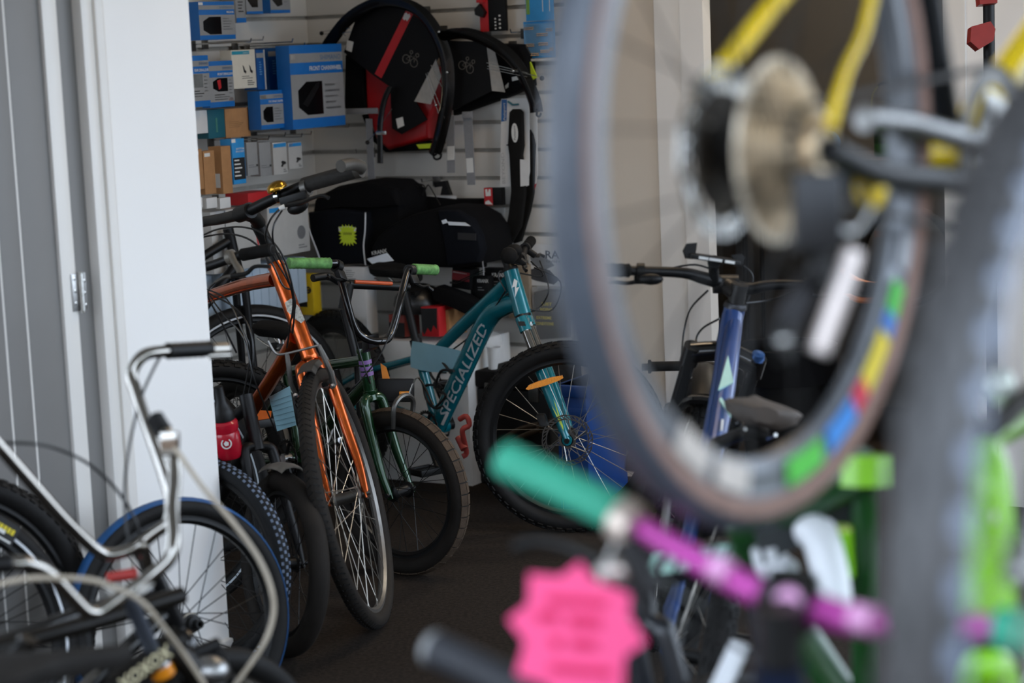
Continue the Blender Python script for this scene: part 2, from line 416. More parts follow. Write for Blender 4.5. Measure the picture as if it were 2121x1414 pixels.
def wheel(t, name, c, axis, R, tw, nsp=32, tm=rubber, rm=black, hm=black, sm=spokem, knobs=0, hubw=0.05, rotor=0.0, rotor_side=1, rimw=0.011, rimd=0.018, cross=1.0, sr=0.0011, stripe=None, hubr=0.017, label=None, kh=0.004, N=72, hubflange=0.024, axle=0.065):
    axis = axis.normalized()
    rr = R-2*tw*0.92                      # outer radius of the rim
    prof = [(rr+0.006, rimw), (rr, rimw*0.8), (rr-rimd*0.6, rimw*0.95), (rr-rimd, rimw*0.35), (rr-rimd, -rimw*0.35), (rr-rimd*0.6, -rimw*0.95), (rr, -rimw*0.8), (rr+0.006, -rimw), (rr+0.002, -rimw*0.7), (rr+0.002, rimw*0.7)]
    w = part(t, name, M().lathe(c, axis, prof, N, True), rm, label)
    ty = M().lathe(c, axis, ellip(R-tw, tw, tw, 16), N, True)
    ty = part(w, 'tyre', ty, tm)
    if stripe:
        rs = R-tw*1.45
        part(w, 'reflective_stripe', M().lathe(c, axis, [(rs-0.003, tw*0.9), (rs+0.003, tw*0.93), (rs+0.003, tw*0.99), (rs-0.003, tw*0.96)], N, True), stripe)
        part(w, 'reflective_stripe', M().lathe(c, axis, [(rs-0.003, -tw*0.9), (rs+0.003, -tw*0.93), (rs+0.003, -tw*0.99), (rs-0.003, -tw*0.96)], N, True), stripe)
    if knobs: part(w, 'tread', tread_knobs(M(), c, axis, R, tw, knobs, kh=kh), tm, None, 'stuff')
    hp = [(0.004, axle), (0.007, axle), (0.007, hubw+0.008), (0.012, hubw+0.006), (hubflange, hubw+0.002), (hubflange, hubw-0.002), (hubr, hubw-0.006), (hubr*0.9, 0), (hubr, -hubw+0.006), (hubflange, -hubw+0.002), (hubflange, -hubw-0.002), (0.012, -hubw-0.006), (0.007, -hubw-0.008), (0.007, -axle), (0.004, -axle)]
    part(w, 'hub', M().lathe(c, axis, hp, 18, caps=True), hm)
    spokes(w, c, axis, rr-rimd*0.9, hubflange*0.88, hubw, nsp, sm, sr, cross)
    if rotor: disc_rotor(w, c+axis*(rotor_side*(hubw+0.01)), axis, rotor)
    return w
def disc_rotor(w, c, axis, R, m=None):
    x, y = perp(axis); mb = M(); n = 36; th = 0.0009
    # wavy braking ring made of pads with slots, and arms
    for i in range(n):
        a = 2*math.pi*i/n
        for (r0, r1, s) in ((R*0.80, R*0.845, 0.0), (R*0.955, R, 0.0)):
            wv = 1+0.018*math.sin(6*2*a)
            a2 = 2*math.pi*(i+1)/n; wv2 = 1+0.018*math.sin(6*2*a2)
            q = [c+(x*math.cos(a)+y*math.sin(a))*r0, c+(x*math.cos(a)+y*math.sin(a))*r1*wv, c+(x*math.cos(a2)+y*math.sin(a2))*r1*wv2, c+(x*math.cos(a2)+y*math.sin(a2))*r0]
            mb.prism([p+axis*th for p in q], axis, 2*th)
        a2 = 2*math.pi*(i+0.45)/n; a3 = 2*math.pi*(i+1.0)/n
        q = [c+(x*math.cos(a)+y*math.sin(a))*R*0.84, c+(x*math.cos(a3)+y*math.sin(a3))*R*0.96, c+(x*math.cos(a3+.06)+y*math.sin(a3+.06))*R*0.96, c+(x*math.cos(a2)+y*math.sin(a2))*R*0.84]
        mb.prism([p+axis*th for p in q], axis, 2*th)
    for i in range(6):
        a = 2*math.pi*i/6
        p0 = c+(x*math.cos(a)+y*math.sin(a))*R*0.28; p1 = c+(x*math.cos(a+.45)+y*math.sin(a+.45))*R*0.82
        mb.tube([p0, p1], 0.0026, 5)
    mb.lathe(c, axis, [(R*0.24, th), (R*0.34, th), (R*0.34, -th), (R*0.24, -th)], 24, True)
    return part(w, 'disc_rotor', mb, m or steel)
def tubes(specs, n=12):
    mb = M()
    for s in specs:
        pts, r = s[0], s[1]
        mb.tube(pts, r, n)
    return mb
def saddle(t, c, fwd, up, L=0.26, wd=0.15, m=None, name='saddle'):
    fwd = fwd.normalized(); sd = up.cross(fwd).normalized(); up = fwd.cross(sd).normalized()
    rings = []
    K = 14
    for i in range(K+1):
        u = i/K; x = (u-0.42)*L
        if u < 0.25: w = wd/2*(0.55+0.45*math.sin(u/0.25*math.pi/2))
        elif u < 0.6: w = wd/2*(1-0.72*((u-0.25)/0.35)**1.1)
        else: w = wd/2*(0.28-0.08*(u-0.6)/0.4)
        if i == 0: w *= 0.6
        if i == K: w *= 0.5
        zt = 0.012*math.cos((u-0.1)*2.4)-0.006*u
        h = 0.05-0.02*u
        if i in (0, K): h *= 0.6
        ring = []
        for k in range(14):
            a = 2*math.pi*k/14
            zz = math.sin(a); xx = math.cos(a)
            z = zt+(0.012*zz if zz > 0 else h*zz*(0.6+0.4*abs(xx)))
            ring.append(c+fwd*x+sd*(w*xx)+up*z)
        rings.append(ring)
    o = part(t, name, M().loft(rings), m or blackm)
    r = M()
    for s in (-1, 1):
        r.tube(smooth([c+fwd*(-0.36*L)+sd*(s*0.03)-up*0.03, c+fwd*(-0.1*L)+sd*(s*0.022)-up*0.052, c+fwd*(0.18*L)+sd*(s*0.022)-up*0.052, c+fwd*(0.42*L)+sd*(s*0.012)-up*0.02]), 0.0035, 6)
    part(o, 'saddle_rail', r, steel)
    r = M().box(c+fwd*0.01-up*0.052, fwd, sd, up, 0.022, 0.026, 0.012, 0.004)
    part(o, 'saddle_clamp', r, black)
    return o
def pedal(cr, c, axis, fwd, up, m=None):
    mb = M()
    mb.tube([c, c+axis*0.1], 0.006, 8)
    for s in (-1, 1):
        mb.box(c+axis*0.055+fwd*(s*0.032), fwd, axis, up, 0.008, 0.045, 0.012, 0.003)
        mb.box(c+axis*(0.055+s*0.04), fwd, axis, up, 0.038, 0.006, 0.011, 0.003)
    mb.tube([c+axis*0.02, c+axis*0.095], 0.012, 8)
    return part(cr, 'pedal', mb, m or black)
def crankset(t, bb, axis, fwd, up, ang, R=0.08, L=0.16, m=None, rm=None, teeth=34, side=-1, pm=None):
    # axis points to the left side of the bicycle; drive side is -axis
    m = m or dalu; rm = rm or black
    x = fwd*math.cos(ang)+up*math.sin(ang)
    ca = M()
    for s in (-1, 1):
        p0 = bb+axis*(s*0.06); p1 = bb+axis*(s*0.072)+x*(L*s)
        ca.tube([p0, p0*0.5+p1*0.5, p1], [0.013, 0.010, 0.012], 8)
    ca.tube([bb-axis*0.062, bb+axis*0.062], 0.018, 12)
    cr = part(t, 'crankset', ca, m)
    prof = [(R*0.86, 0.0015), (R, 0.0012), (R, -0.0012), (R*0.86, -0.0015)]
    rg = M().lathe(bb-axis*0.045, axis, prof, 40, True)
    y = axis.cross(fwd)
    for i in range(teeth):
        a = 2*math.pi*i/teeth; d = fwd*math.cos(a)+up*math.sin(a); tt = up*math.cos(a)-fwd*math.sin(a)
        rg.box(bb-axis*0.045+d*R, d, tt, axis, 0.0035, 0.0028, 0.001)
    for i in range(5):
        a = 2*math.pi*i/5; d = fwd*math.cos(a)+up*math.sin(a)
        rg.tube([bb-axis*0.05, bb-axis*0.045+d*R*0.9], 0.006, 6)
    part(cr, 'chainring', rg, rm)
    for s in (-1, 1):
        pedal(cr, bb+axis*(s*0.072)+x*(L*s), axis*s, fwd, up, pm)
    return cr
def chain(t, c0, r0, c1, r1, axis, m=None):
    d = (c1-c0); L = d.length; d = d.normalized(); u = axis.cross(d)
    if u.z < 0: u = -u
    mb = M()
    path = []
    for i in range(13):
        a = math.pi/2+math.pi*i/12; path.append(c0+d*(math.cos(a)*r0)+u*(math.sin(a)*r0))
    for i in range(13):
        a = -math.pi/2+math.pi*i/12; path.append(c1+d*(math.cos(a)*r1)+u*(math.sin(a)*r1))
    path.append(path[0])
    mb.tube(path, 0.0038, 5, caps=False)
    return part(t, 'chain', mb, m or dalu)
def cassette(w, c, axis, r0=0.026, r1=0.07, n=9, pitch=0.0042, m=None):
    mb = M()
    for i in range(n):
        R = r1+(r0-r1)*i/(n-1); cc = c+axis*(i*pitch)
        nt = max(11, int(R*2*math.pi/0.0127))
        x, y = perp(axis); prof = [(R*0.6 if i < n-1 else 0.012, 0.0009), (R-0.002, 0.0009), (R-0.002, -0.0009), (R*0.6 if i < n-1 else 0.012, -0.0009)]
        mb.lathe(cc, axis, prof, max(24, nt), True)
        for k in range(nt):
            a = 2*math.pi*k/nt; d = x*math.cos(a)+y*math.sin(a); tt = axis.cross(d)
            mb.box(cc+d*R, d, tt, axis, 0.003, 0.0024, 0.0008)
    mb.lathe(c, axis, [(0.016, -0.004), (0.024, -0.004), (0.024, n*pitch), (0.016, n*pitch)], 20, True)
    return part(w, 'cassette', mb, m or alu)
def grip(b, p0, p1, r=0.0165, m=None, ribs=0, flange=0.0, label=None):
    d = (p1-p0); L = d.length; d = d.normalized()
    prof = [(r*0.8, 0), (r, 0.003)]
    K = max(2, ribs*2)
    for i in range(K+1):
        prof.append((r*(1.0 if i % 2 == 0 or not ribs else 0.93), 0.004+(L-0.012)*i/K))
    prof += [(r*1.02, L-0.004), (r*0.7, L), (0.0005, L+0.0005)]
    mb = M().lathe(p0, d, prof, 16)
    if flange: mb.lathe(p0+d*0.006, d, [(r*0.9, -0.003), (flange, -0.003), (flange, 0.003), (r*0.9, 0.003)], 20, True)
    return part(b, 'grip', mb, m or blackm, label)
def lever(b, p, bar, out, fw, L=0.11, m=None, lm=None):
    # brake lever: clamp at p on the bar (direction bar, pointing outwards), lever reaches forward (fw)
    mb = M().lathe(p, bar, [(0.0125, -0.009), (0.019, -0.009), (0.019, 0.009), (0.0125, 0.009)], 14, True)
    mb.box(p+fw*0.028, bar, fw, bar.cross(fw), 0.016, 0.016, 0.009, 0.004)
    o = part(b, 'brake_lever', mb, m or black)
    path = smooth([p+fw*0.04+bar*0.0, p+fw*0.05+bar*0.03, p+fw*0.046+bar*0.06, p+fw*0.052+bar*L, p+fw*0.062+bar*(L+0.012)])
    part(o, 'lever_blade', M().tube(path, [0.006, 0.0048, 0.0045, 0.0045, 0.006], 8), lm or m or black)
    return o
def cable(t, pts, r=0.0026, m=None, name='cable', k=5):
    return part(t, name, M().tube(smooth(pts, k), r, 6), m or cablem)
def rigid_fork(t, hb, fa, axis, R, tw, m, r0=0.016, r1=0.008, sp=0.055, rake=0.03, fwdv=None, name='fork'):
    up = (hb-fa).normalized(); L = (hb-fa).length
    mb = M(); cz = hb-up*0.012
    fv = fwdv or vec(0, 0, 0)
    cw = max(tw+0.014, 0.035)
    for s in (-1, 1):
        p = [cz+axis*(s*0.008), cz-up*0.004+axis*(s*cw*0.75), cz-up*0.03+axis*(s*cw), fa+up*(L*0.45)+axis*(s*(cw+sp)/2)-fv*rake*0.7, fa+up*(L*0.2)+axis*(s*sp)-fv*rake*0.55, fa+axis*(s*sp)]
        mb.tube(smooth(p, 4), [r0*0.9, r0, r0, r0*0.9, r0*0.75, r1], 10)
        mb.box(fa+axis*(s*sp), up, axis, up.cross(axis), 0.014, 0.003, 0.01, 0.002)
    mb.tube([hb+up*0.01, cz-up*0.01], 0.018, 14)
    return part(t, name, mb, m)
def headset(t, ht, hb, m=None, r=0.021):
    u = (ht-hb).normalized()
    part(t, 'headset_cup', M().lathe(ht, u, [(r*0.6, 0.012), (r*0.95, 0.012), (r*1.05, 0.004), (r*1.05, -0.001), (r*0.6, -0.001)], 18, True), m or black)
    return part(t, 'headset_cup', M().lathe(hb, u, [(r*0.6, 0.001), (r*1.08, 0.001), (r*1.08, -0.005), (r*0.95, -0.012), (r*0.6, -0.012)], 18, True), m or black)
# ------------------------------------------------------------------ bicycles standing in the nook
def hz_(v): v = Vector((v.x, v.y, 0)); return v.normalized()
def tcam(p): return hz_(EYE-p)
def wraptext(t, s, o, right, up, out, R, size, m, width, shear=0.0):
    tmp = text(t, s, o, right, up, size, m, width, shear=shear, lift=0, bold=0.012)
    me = tmp.data; og = ORG[t.name]
    bm = bmesh.new(); bm.from_mesh(me)
    mid = size*0.35
    for k in range(1, 7):
        bmesh.ops.bisect_plane(bm, geom=bm.verts[:]+bm.edges[:]+bm.faces[:], plane_co=(o-og)+up*(size*0.72*k/7), plane_no=up)
    for v in bm.verts:
        p = v.co+og-o; sv = p.dot(right); hv = p.dot(up)-mid; a = hv/R
        v.co = o+right*sv+up*(math.sin(a)*(R+0.0012))+out*(math.cos(a)*(R+0.0012))-og
    bm.to_mesh(me); bm.free(); me.update()
    return tmp
# ---- turquoise mountain bicycle
teal = mat('turquoise_frame_paint', '#0b717e', 0.22, 0.15, noise=0.06, coat=0.7)
lime_print = mat('lime_print', '#b4c83c', 0.5)
amber = mat('amber_reflector', '#e08a1c', 0.25, noise=0.2, scale=300)
FA = atz(1179, 905, 0.308); RA = atz(703, 818, 0.305)
hd = hz_(FA-RA); pn = hd.cross(UP)
def tp(px, py, off=0.0): return onplane(px, py, FA+pn*off, pn)
T = thing('mountain_bicycle', 'turquoise mountain bicycle with silver lettering on its down tube and amber reflector', 'bicycle', vec((FA.x+RA.x)/2, (FA.y+RA.y)/2, 0))
HT, HB = tp(1058, 560), tp(1083, 652); ST, BB = tp(862, 710), tp(907, 884)
wax = (tcam(FA)*0.985+hd*-0.17).normalized()
wheel(T, 'front_wheel', FA, wax, 0.308, 0.028, 28, rubber, black, black, spokem, knobs=58, rotor=0.082, rotor_side=1, hubw=0.04, rimd=0.022, rimw=0.014, cross=0.9)
wheel(T, 'rear_wheel', RA, pn, 0.312, 0.033, 28, rubber, black, black, spokem, knobs=58, hubw=0.04, rimd=0.02, cross=0.9)
fr = M()
fr.tube(smooth([tp(1052, 586), tp(1006, 629), tp(960, 672), tp(928, 704), tp(900, 735), tp(876, 766)], 4), [0.024, 0.023, 0.022, 0.021, 0.02, 0.019], 14)
fr.tube(smooth([tp(1076, 626), tp(1046, 634), tp(1010, 662), tp(954, 777), tp(907, 884)], 4), [0.028, 0.031, 0.034, 0.034, 0.03], 14)
fr.tube([HT, HB], [0.0255, 0.026, 0.029], 18)
fr.tube([ST, BB], 0.0185, 14)
fr.tube([BB-pn*0.038, BB+pn*0.038], 0.025, 16)
for s in (-1, 1):
    fr.tube(smooth([tp(866, 742), tp(862, 743)+pn*(s*0.03), RA+hd*0.19+UP*0.10+pn*(s*0.055), RA+pn*(s*0.065)], 4), [0.013, 0.012, 0.009], 10)
    fr.tube(smooth([BB+pn*(s*0.02), BB-hd*0.07+pn*(s*0.045), RA+pn*(s*0.065)], 4), [0.013, 0.012, 0.009], 10)
fo = part(T, 'frame', fr, teal)
part(fo, 'seat_collar', M().lathe(ST, (ST-BB).normalized(), [(0.017, -0.012), (0.0215, -0.012), (0.0215, 0.012), (0.017, 0.012)], 18, True), black)
part(fo, 'cable_guide', tubes([(smooth([tp(1062, 600)+pn*0.03, tp(1020, 660)+pn*0.024, tp(985, 694)+pn*0.02, tp(930, 735)+pn*0.02]), 0.0028)]), cablem)
# lettering along the down tube, on the side facing the viewer
cs = -1 if pn.dot(tcam(FA)) < 0 else 1
l0, l1 = tp(921, 852), tp(1007, 664)
ld = (l1-l0).normalized(); lu = UP-ld*UP.dot(ld)
if ld.cross(lu).dot(tcam(FA)) < 0: lu = -lu
lo = (EYE-l0); lo = (lo-ld*lo.dot(ld)).normalized()
wraptext(fo, 'SPECIALIZED', l0, ld, lo.cross(ld), lo, 0.0345, 0.046, mat('silver_print', '#c3cccc', 0.4), (l1-l0).length*1.02, 0.25)
# S emblem on the head tube
hu = (HT-HB).normalized(); hr = hd
eo = (EYE-HT); eo = (eo-hu*eo.dot(hu)).normalized(); hr = hu.cross(eo)
ec = HB+hu*((HT-HB).length*0.58)+eo*0.026
pts = [(0.004, 0.030), (-0.011, 0.004), (-0.001, 0.005), (-0.010, -0.030), (0.012, 0.000), (0.002, -0.001), (0.012, 0.020)]
part(fo, 'emblem', M().prism([ec+hr*x+hu*y+eo*0.0015 for x, y in pts], eo, 0.004), print_w)
part(fo, 'frame_label', M().prism([l0+ld*a+lo.cross(ld)*b+lo*0.0355 for a, b in ((-.03, -.016), (.03, -.016), (.03, -.006), (-.03, -.006))], lo, 0.002), print_w)
headset(T, HT, HB, black, 0.025)
# suspension fork
su = (HB-FA).normalized(); L = (HB-FA).length; fm = M()
cz = HB-su*0.02; lg = 0.052
stl = (cz-FA-wax*0).normalized()
lowtop = FA+su*(L*0.60)
fm.tube([HB, cz-su*0.015], 0.024, 16)
for s in (-1, 1):
    fm.tube(smooth([cz, cz+wax*(s*lg*0.6), cz+wax*(s*lg)-su*0.004]), 0.02, 12)
    fm.tube([cz+wax*(s*lg)+su*0.018, cz+wax*(s*lg)-su*0.03], 0.02, 14)
    a = lowtop+wax*(s*lg); b = FA+wax*(s*lg)
    fm.tube([a, a-su*0.01, a*0.6+b*0.4, b+su*0.03], [0.019, 0.0205, 0.019, 0.0155], 14)
    fm.lathe(b, wax, [(0.006, -0.006), (0.016, -0.006), (0.016, 0.006), (0.006, 0.006)], 16, True)
    fm.tube([b+su*0.04, b], [0.015, 0.012], 10)
fwd_w = wax.cross(UP).normalized(); fwd_w = fwd_w if fwd_w.x > 0 else -fwd_w
arch = [lowtop+wax*lg-su*0.03, lowtop+wax*(lg*0.95)+su*0.02+fwd_w*0.018, lowtop+wax*(lg*0.5)+su*0.05+fwd_w*0.03, lowtop-wax*(lg*0.5)+su*0.05+fwd_w*0.03, lowtop-wax*(lg*0.95)+su*0.02+fwd_w*0.018, lowtop-wax*lg-su*0.03]
fm.tube(smooth(arch, 5), 0.0105, 8)
fk = part(T, 'suspension_fork', fm, teal)
part(fk, 'stanchion', M().tube([cz+wax*lg-su*0.02, lowtop+wax*lg-su*0.02], 0.0145, 14), chrome)
part(fk, 'stanchion', M().tube([cz-wax*lg-su*0.02, lowtop-wax*lg-su*0.02], 0.0145, 14), chrome)
part(fk, 'top_cap', M().lathe(cz+wax*lg+su*0.018, su, [(0.0005, 0.01), (0.013, 0.009), (0.016, 0.0), (0.016, -0.002)], 14), black)
part(fk, 'dust_seal', M().lathe(lowtop+wax*lg, su, [(0.0145, 0.006), (0.0185, 0.006), (0.0205, -0.003), (0.0145, -0.003)], 14, True), black)
q = lowtop+wax*(lg+0.0185); q2 = FA+wax*(lg+0.0175)
def fq(t, o): return q*(1-t)+q2*t+fwd_w*o
part(fk, 'lime_stripe', M().prism([fq(0.22, -0.004), fq(0.18, 0.006), fq(0.5, 0.010), fq(0.8, 0.007), fq(0.86, 0.003), fq(0.55, -0.004)], wax, 0.004), lime_print)
part(fk, 'white_mark', M().box(HB-su*0.02+wax*(lg+0.0195), su, wax, fwd_w, 0.008, 0.002, 0.011), print_k)
part(fk, 'axle_nut', M().lathe(FA+wax*(lg+0.008), wax, [(0.0005, 0.008), (0.009, 0.008), (0.009, -0.004)], 6), black)
r0 = P(1128, 795, pix(FA+wax*0.02)[2]-0.02)
rf = part(T, 'wheel_reflector', M().prism([r0+CR*x*0.001+CU*y*0.001 for x, y in ((-60, -16), (-52, -19), (0, -6), (44, 10), (58, 18), (55, 26), (20, 20), (-20, 8), (-50, -4))], wax, 0.012), amber, 'amber spoke reflector')
part(T, 'brake_caliper', M().box(FA+wax*0.07+su*0.075-fwd_w*0.05, su, fwd_w, wax, 0.02, 0.014, 0.018, 0.005), black)
# cockpit
stc = HT+su*0.035
cm = M().tube([HT, HT+su*0.055], 0.0175, 14)
cb = tp(1046, 520)
cb = HT+su*0.042+fwd_w*0.045
cm.tube([HT+su*0.04, cb], [0.018, 0.017], 12); cm.tube([cb-wax*0.022, cb+wax*0.022], 0.02, 14)
part(T, 'stem', cm, black)
bd = wax
be = cb+bd*0.24+UP*0.035; bo = cb-bd*0.27+UP*0.03
hb = part(T, 'handlebar', M().tube(smooth([bo, cb-bd*0.12+UP*0.02, cb-bd*0.04, cb+bd*0.04, cb+bd*0.12+UP*0.022, be]), 0.0125, 12), black)
grip(hb, cb+bd*0.13+UP*0.024, be, 0.0195, blackm, 6, 0.027)
part(hb, 'bar_end_knob', M().lathe(be, bd, [(0.0005, 0.012), (0.010, 0.012), (0.018, 0.009), (0.026, 0.002), (0.027, -0.012), (0.018, -0.016)], 20), blackm)
grip(hb, cb-bd*0.16+UP*0.022, bo, 0.0175, blackm, 6)
part(hb, 'bell', M().ball(cb+bd*0.20+UP*0.048+fwd_w*0.012, 0.026, 0.026, 0.02, (fwd_w, bd, UP), 16, 8), blackm)
lever(hb, cb+bd*0.12+UP*0.02, bd, 1, (fwd_w*0.8-UP*0.6).normalized(), 0.08)
lever(hb, cb-bd*0.12+UP*0.02, -bd, 1, (fwd_w*0.8-UP*0.6).normalized(), 0.08)
cable(T, [cb+bd*0.1+fwd_w*0.06-UP*0.02, cb+fwd_w*0.13-UP*0.08, cb+fwd_w*0.10-UP*0.17, HB+fwd_w*0.03+su*0.02], 0.0025)
cable(T, [cb-bd*0.1+fwd_w*0.05-UP*0.02, cb+fwd_w*0.09-UP*0.10, cb+fwd_w*0.06-UP*0.16, HB+fwd_w*0.028+su*0.01], 0.0025)
cable(T, [cb+bd*0.1+fwd_w*0.05, cb+fwd_w*0.07-UP*0.06, HT-hd*0.02+pn*0.03, tp(1062, 600)+pn*0.03], 0.0025)
# seat
spt = tp(834, 592)
part(T, 'seatpost', M().tube([ST-(spt-ST)*0.05, spt], 0.0145, 14), black)
saddle(T, tp(820, 560), hd, UP, 0.25, 0.15)
crankset(T, BB, pn*-1 if cs > 0 else pn, hd, UP, 2.2, 0.062, 0.15, black, black, 30)
# bottle cage
m_cage = mat('black_cage', '#0e0e0f', 0.5)
cg = [(930, 868), (903, 836), (902, 808), (930, 796), (941, 815), (918, 836)]
part(T, 'bottle_cage', tubes([(smooth([tp(x, y, -0.0)+pn*(cs*0.03) for x, y in [(948, 770), (925, 742), (905, 752), (908, 775), (930, 802), (915, 795), (894, 798), (898, 825), (915, 842), (935, 838)]], 5), 0.0045), (smooth([tp(x, y)+pn*(cs*0.045) for x, y in [(962, 764), (935, 765), (925, 800), (945, 815), (925, 838)]], 5), 0.0045)], 8), m_cage)

# ---- blue price slip hung on the turquoise bicycle
slip = mat('pale_blue_paper', '#9ccbd9', 0.8, noise=0.05, scale=8)
sp_ = pn*(cs*0.045)
def slipmesh(px, q, n, K=5):
    return M().prism([onplane(x, y, q+n*0.0, n) for x, y in px], n, 0.0012)
g = [[tp(870+(x*95)+y*6, 704+(20*x*x)+y*52+8*math.sin(x*4)*y, 0)+pn*(cs*(0.032+0.02*math.sin(x*3.5+y*1.5))) for x in (0, .2, .4, .6, .8, 1.0)] for y in (0, 0.33, 0.66, 1.0)]
mb = M()
idx = [[0]*6 for _ in range(4)]
vs = [p for r in g for p in r]
fs = [[r*6+c, r*6+c+1, (r+1)*6+c+1, (r+1)*6+c] for r in range(3) for c in range(5)]
mb.add(vs, fs); mb.add([v+pn*(cs*0.001) for v in vs], [f[::-1] for f in fs])
solo('price_slip', 'curled pale blue paper slip tied to the turquoise bicycle', 'paper slip', mb, slip)

# ---- green BMX with mottled green grips
bgreen = mat('dark_green_metallic', '#123a1d', 0.25, 0.35, noise=0.45, scale=180, coat=0.7)
ggrip = mat('mottled_green_grip', '#5c8f4e', 0.7, noise=0.4, scale=70, bump=0.3, bscale=100)
purple = mat('purple_print', '#7d5c96', 0.5)
FA = atz(829, 1018, 0.25)
wax = vec(-0.60, -0.80, 0).normalized(); wfw = vec(0.80, -0.60, 0).normalized()
hd = vec(0.60, -0.80, 0); RA = FA-hd*0.92
T = thing('bmx_bicycle', 'dark green BMX bicycle with mottled green grips and purple bands on the head tube', 'bicycle', vec(FA.x-.3, FA.y+.4, 0))
dF = pix(FA)[2]
HT, HB = P(753, 728, dF-0.02), P(766, 808, dF)
wheel(T, 'front_wheel', FA, wax, 0.252, 0.027, 32, rubber2, black, black, spokeblack, hubw=0.035, rimd=0.02, rimw=0.013)
wheel(T, 'rear_wheel', RA, hd.cross(UP), 0.252, 0.027, 32, rubber, black, black, spokeblack, hubw=0.035, rimd=0.02, rimw=0.013)
# tread blocks on the brown tyre
tk = M()
x, y = perp(wax)
for i in range(46):
    a = 2*math.pi*i/46; d = x*math.cos(a)+y*math.sin(a); t_ = wax.cross(d)
    for s in (-1, 1):
        nd = (d*math.cos(0.38)+wax*(s*math.sin(0.38))).normalized()
        tk.box(FA+d*(0.252-0.027)+nd*0.0262, t_, t_.cross(nd), nd, 0.0150 if s > 0 else 0.0142, 0.0098, 0.0020)
part(T.children[0], 'tread', tk, mat('brown_tread_rubber', '#483c31', 0.85, noise=0.25, scale=30, bump=0.3, spec=0.2), None, 'stuff')
BB = FA-hd*0.57+UP*0.03; STp = FA-hd*0.62+UP*0.30; pnb = hd.cross(UP)
fr = M()
hm_ = (HT-HB)
fr.tube([HT, HB], 0.019, 16)
fr.tube([HT-hm_*0.22, STp], 0.0165, 12); fr.tube([HB+hm_*0.22, BB], 0.019, 12); fr.tube([STp+UP*0.05-hd*0.01, BB], 0.0155, 12)
fr.tube([BB-pnb*0.035, BB+pnb*0.035], 0.022, 14)
for s in (-1, 1):
    fr.tube([STp-UP*0.03, RA+hd*0.2+UP*0.13+pnb*(s*0.045), RA+pnb*(s*0.055)], 0.0085, 10)
    fr.tube([BB, RA+hd*0.22+pnb*(s*0.045), RA+pnb*(s*0.055)], 0.0095, 10)
fo = part(T, 'frame', fr, bgreen)
for k in (0.74, 0.58, 0.44):
    part(fo, 'purple_band', M().lathe(HB+hm_*k, hm_, [(0.0185, -0.006), (0.0196, -0.006), (0.0196, 0.006), (0.0185, 0.006)], 18, True), purple)
headset(T, HT, HB, bgreen, 0.021)
rigid_fork(T, HB-hm_.normalized()*0.01, FA, wax, 0.252, 0.027, bgreen, 0.0165, 0.011, 0.05, 0.01, wfw)
crn = HB-hm_.normalized()*0.02
bk = M()
lp = FA+UP*0.25+wax*0.045
br = part(T, 'caliper_brake', M().tube(smooth([FA+UP*0.20+wax*0.04+wfw*0.02, FA+UP*0.262+wax*0.045+wfw*0.03, FA+UP*0.29+wax*0.02+wfw*0.035, FA+UP*0.29-wax*0.02+wfw*0.035, FA+UP*0.262-wax*0.045+wfw*0.03, FA+UP*0.20-wax*0.04+wfw*0.02], 5), [0.007, 0.008, 0.008, 0.008, 0.008, 0.007], 8), dalu)
part(br, 'brake_noodle', M().tube(smooth([FA+UP*0.29-wax*0.02+wfw*0.035, FA+UP*0.34-wax*0.05+wfw*0.05, FA+UP*0.25-wax*0.10+wfw*0.06], 4), 0.003, 6), steel)
# handlebar
bp = [(595, 545, 5.84), (685, 545, 5.90), (698, 551, 5.92), (712, 600, 5.95), (732, 672, 5.98), (752, 698, 6.0), (785, 707, 6.02), (810, 692, 6.06), (832, 610, 6.12), (845, 563, 6.16), (856, 557, 6.17), (903, 559, 6.26)]
BP = [P(a, b, c+0.0) for a, b, c in bp]
hb = part(T, 'handlebar', M().tube(smooth(BP, 5), 0.0112, 12), blackgloss)
grip(hb, BP[1], BP[0], 0.0165, ggrip, 10, 0.0, 'mottled green rubber grip'); grip(hb, BP[10], BP[11], 0.0165, ggrip, 10, 0.0, 'mottled green rubber grip')
lever(hb, BP[2], (BP[1]-BP[2]).normalized(), 1, (-UP*0.9+wfw*0.4).normalized(), 0.06)
lever(hb, BP[9]*0.6+BP[10]*0.4, (BP[11]-BP[10]).normalized(), 1, (-UP*0.9+wfw*0.4).normalized(), 0.06)
st = M().tube([HT, HT+(HT-HB).normalized()*0.03], 0.019, 14)
sc = P(760, 714, 6.0)
st.box((HT+(HT-HB).normalized()*0.02)*0.5+BP[6]*0.5, (BP[6]-HT).normalized(), wax, UP, 0.035, 0.025, 0.02, 0.006)
part(T, 'stem', st, black)
cable(T, [BP[2]-UP*0.03, P(720, 640, 5.9), P(742, 720, 5.95), P(765, 790, 5.98), crn+UP*0.05], 0.0024)
cable(T, [BP[9]-UP*0.03, P(826, 640, 6.05), P(790, 730, 6.0), P(735, 800, 6.0), P(700, 822, 6.1)], 0.0024)
saddle(T, STp+UP*0.13-hd*0.04, hd, UP, 0.23, 0.13)
part(T, 'seatpost', M().tube([STp+UP*0.03, STp+UP*0.11-hd*0.03], 0.0125, 12), steel)
crankset(T, BB, pnb*-1, hd, UP, 0.4, 0.06, 0.15, alu, black, 30)

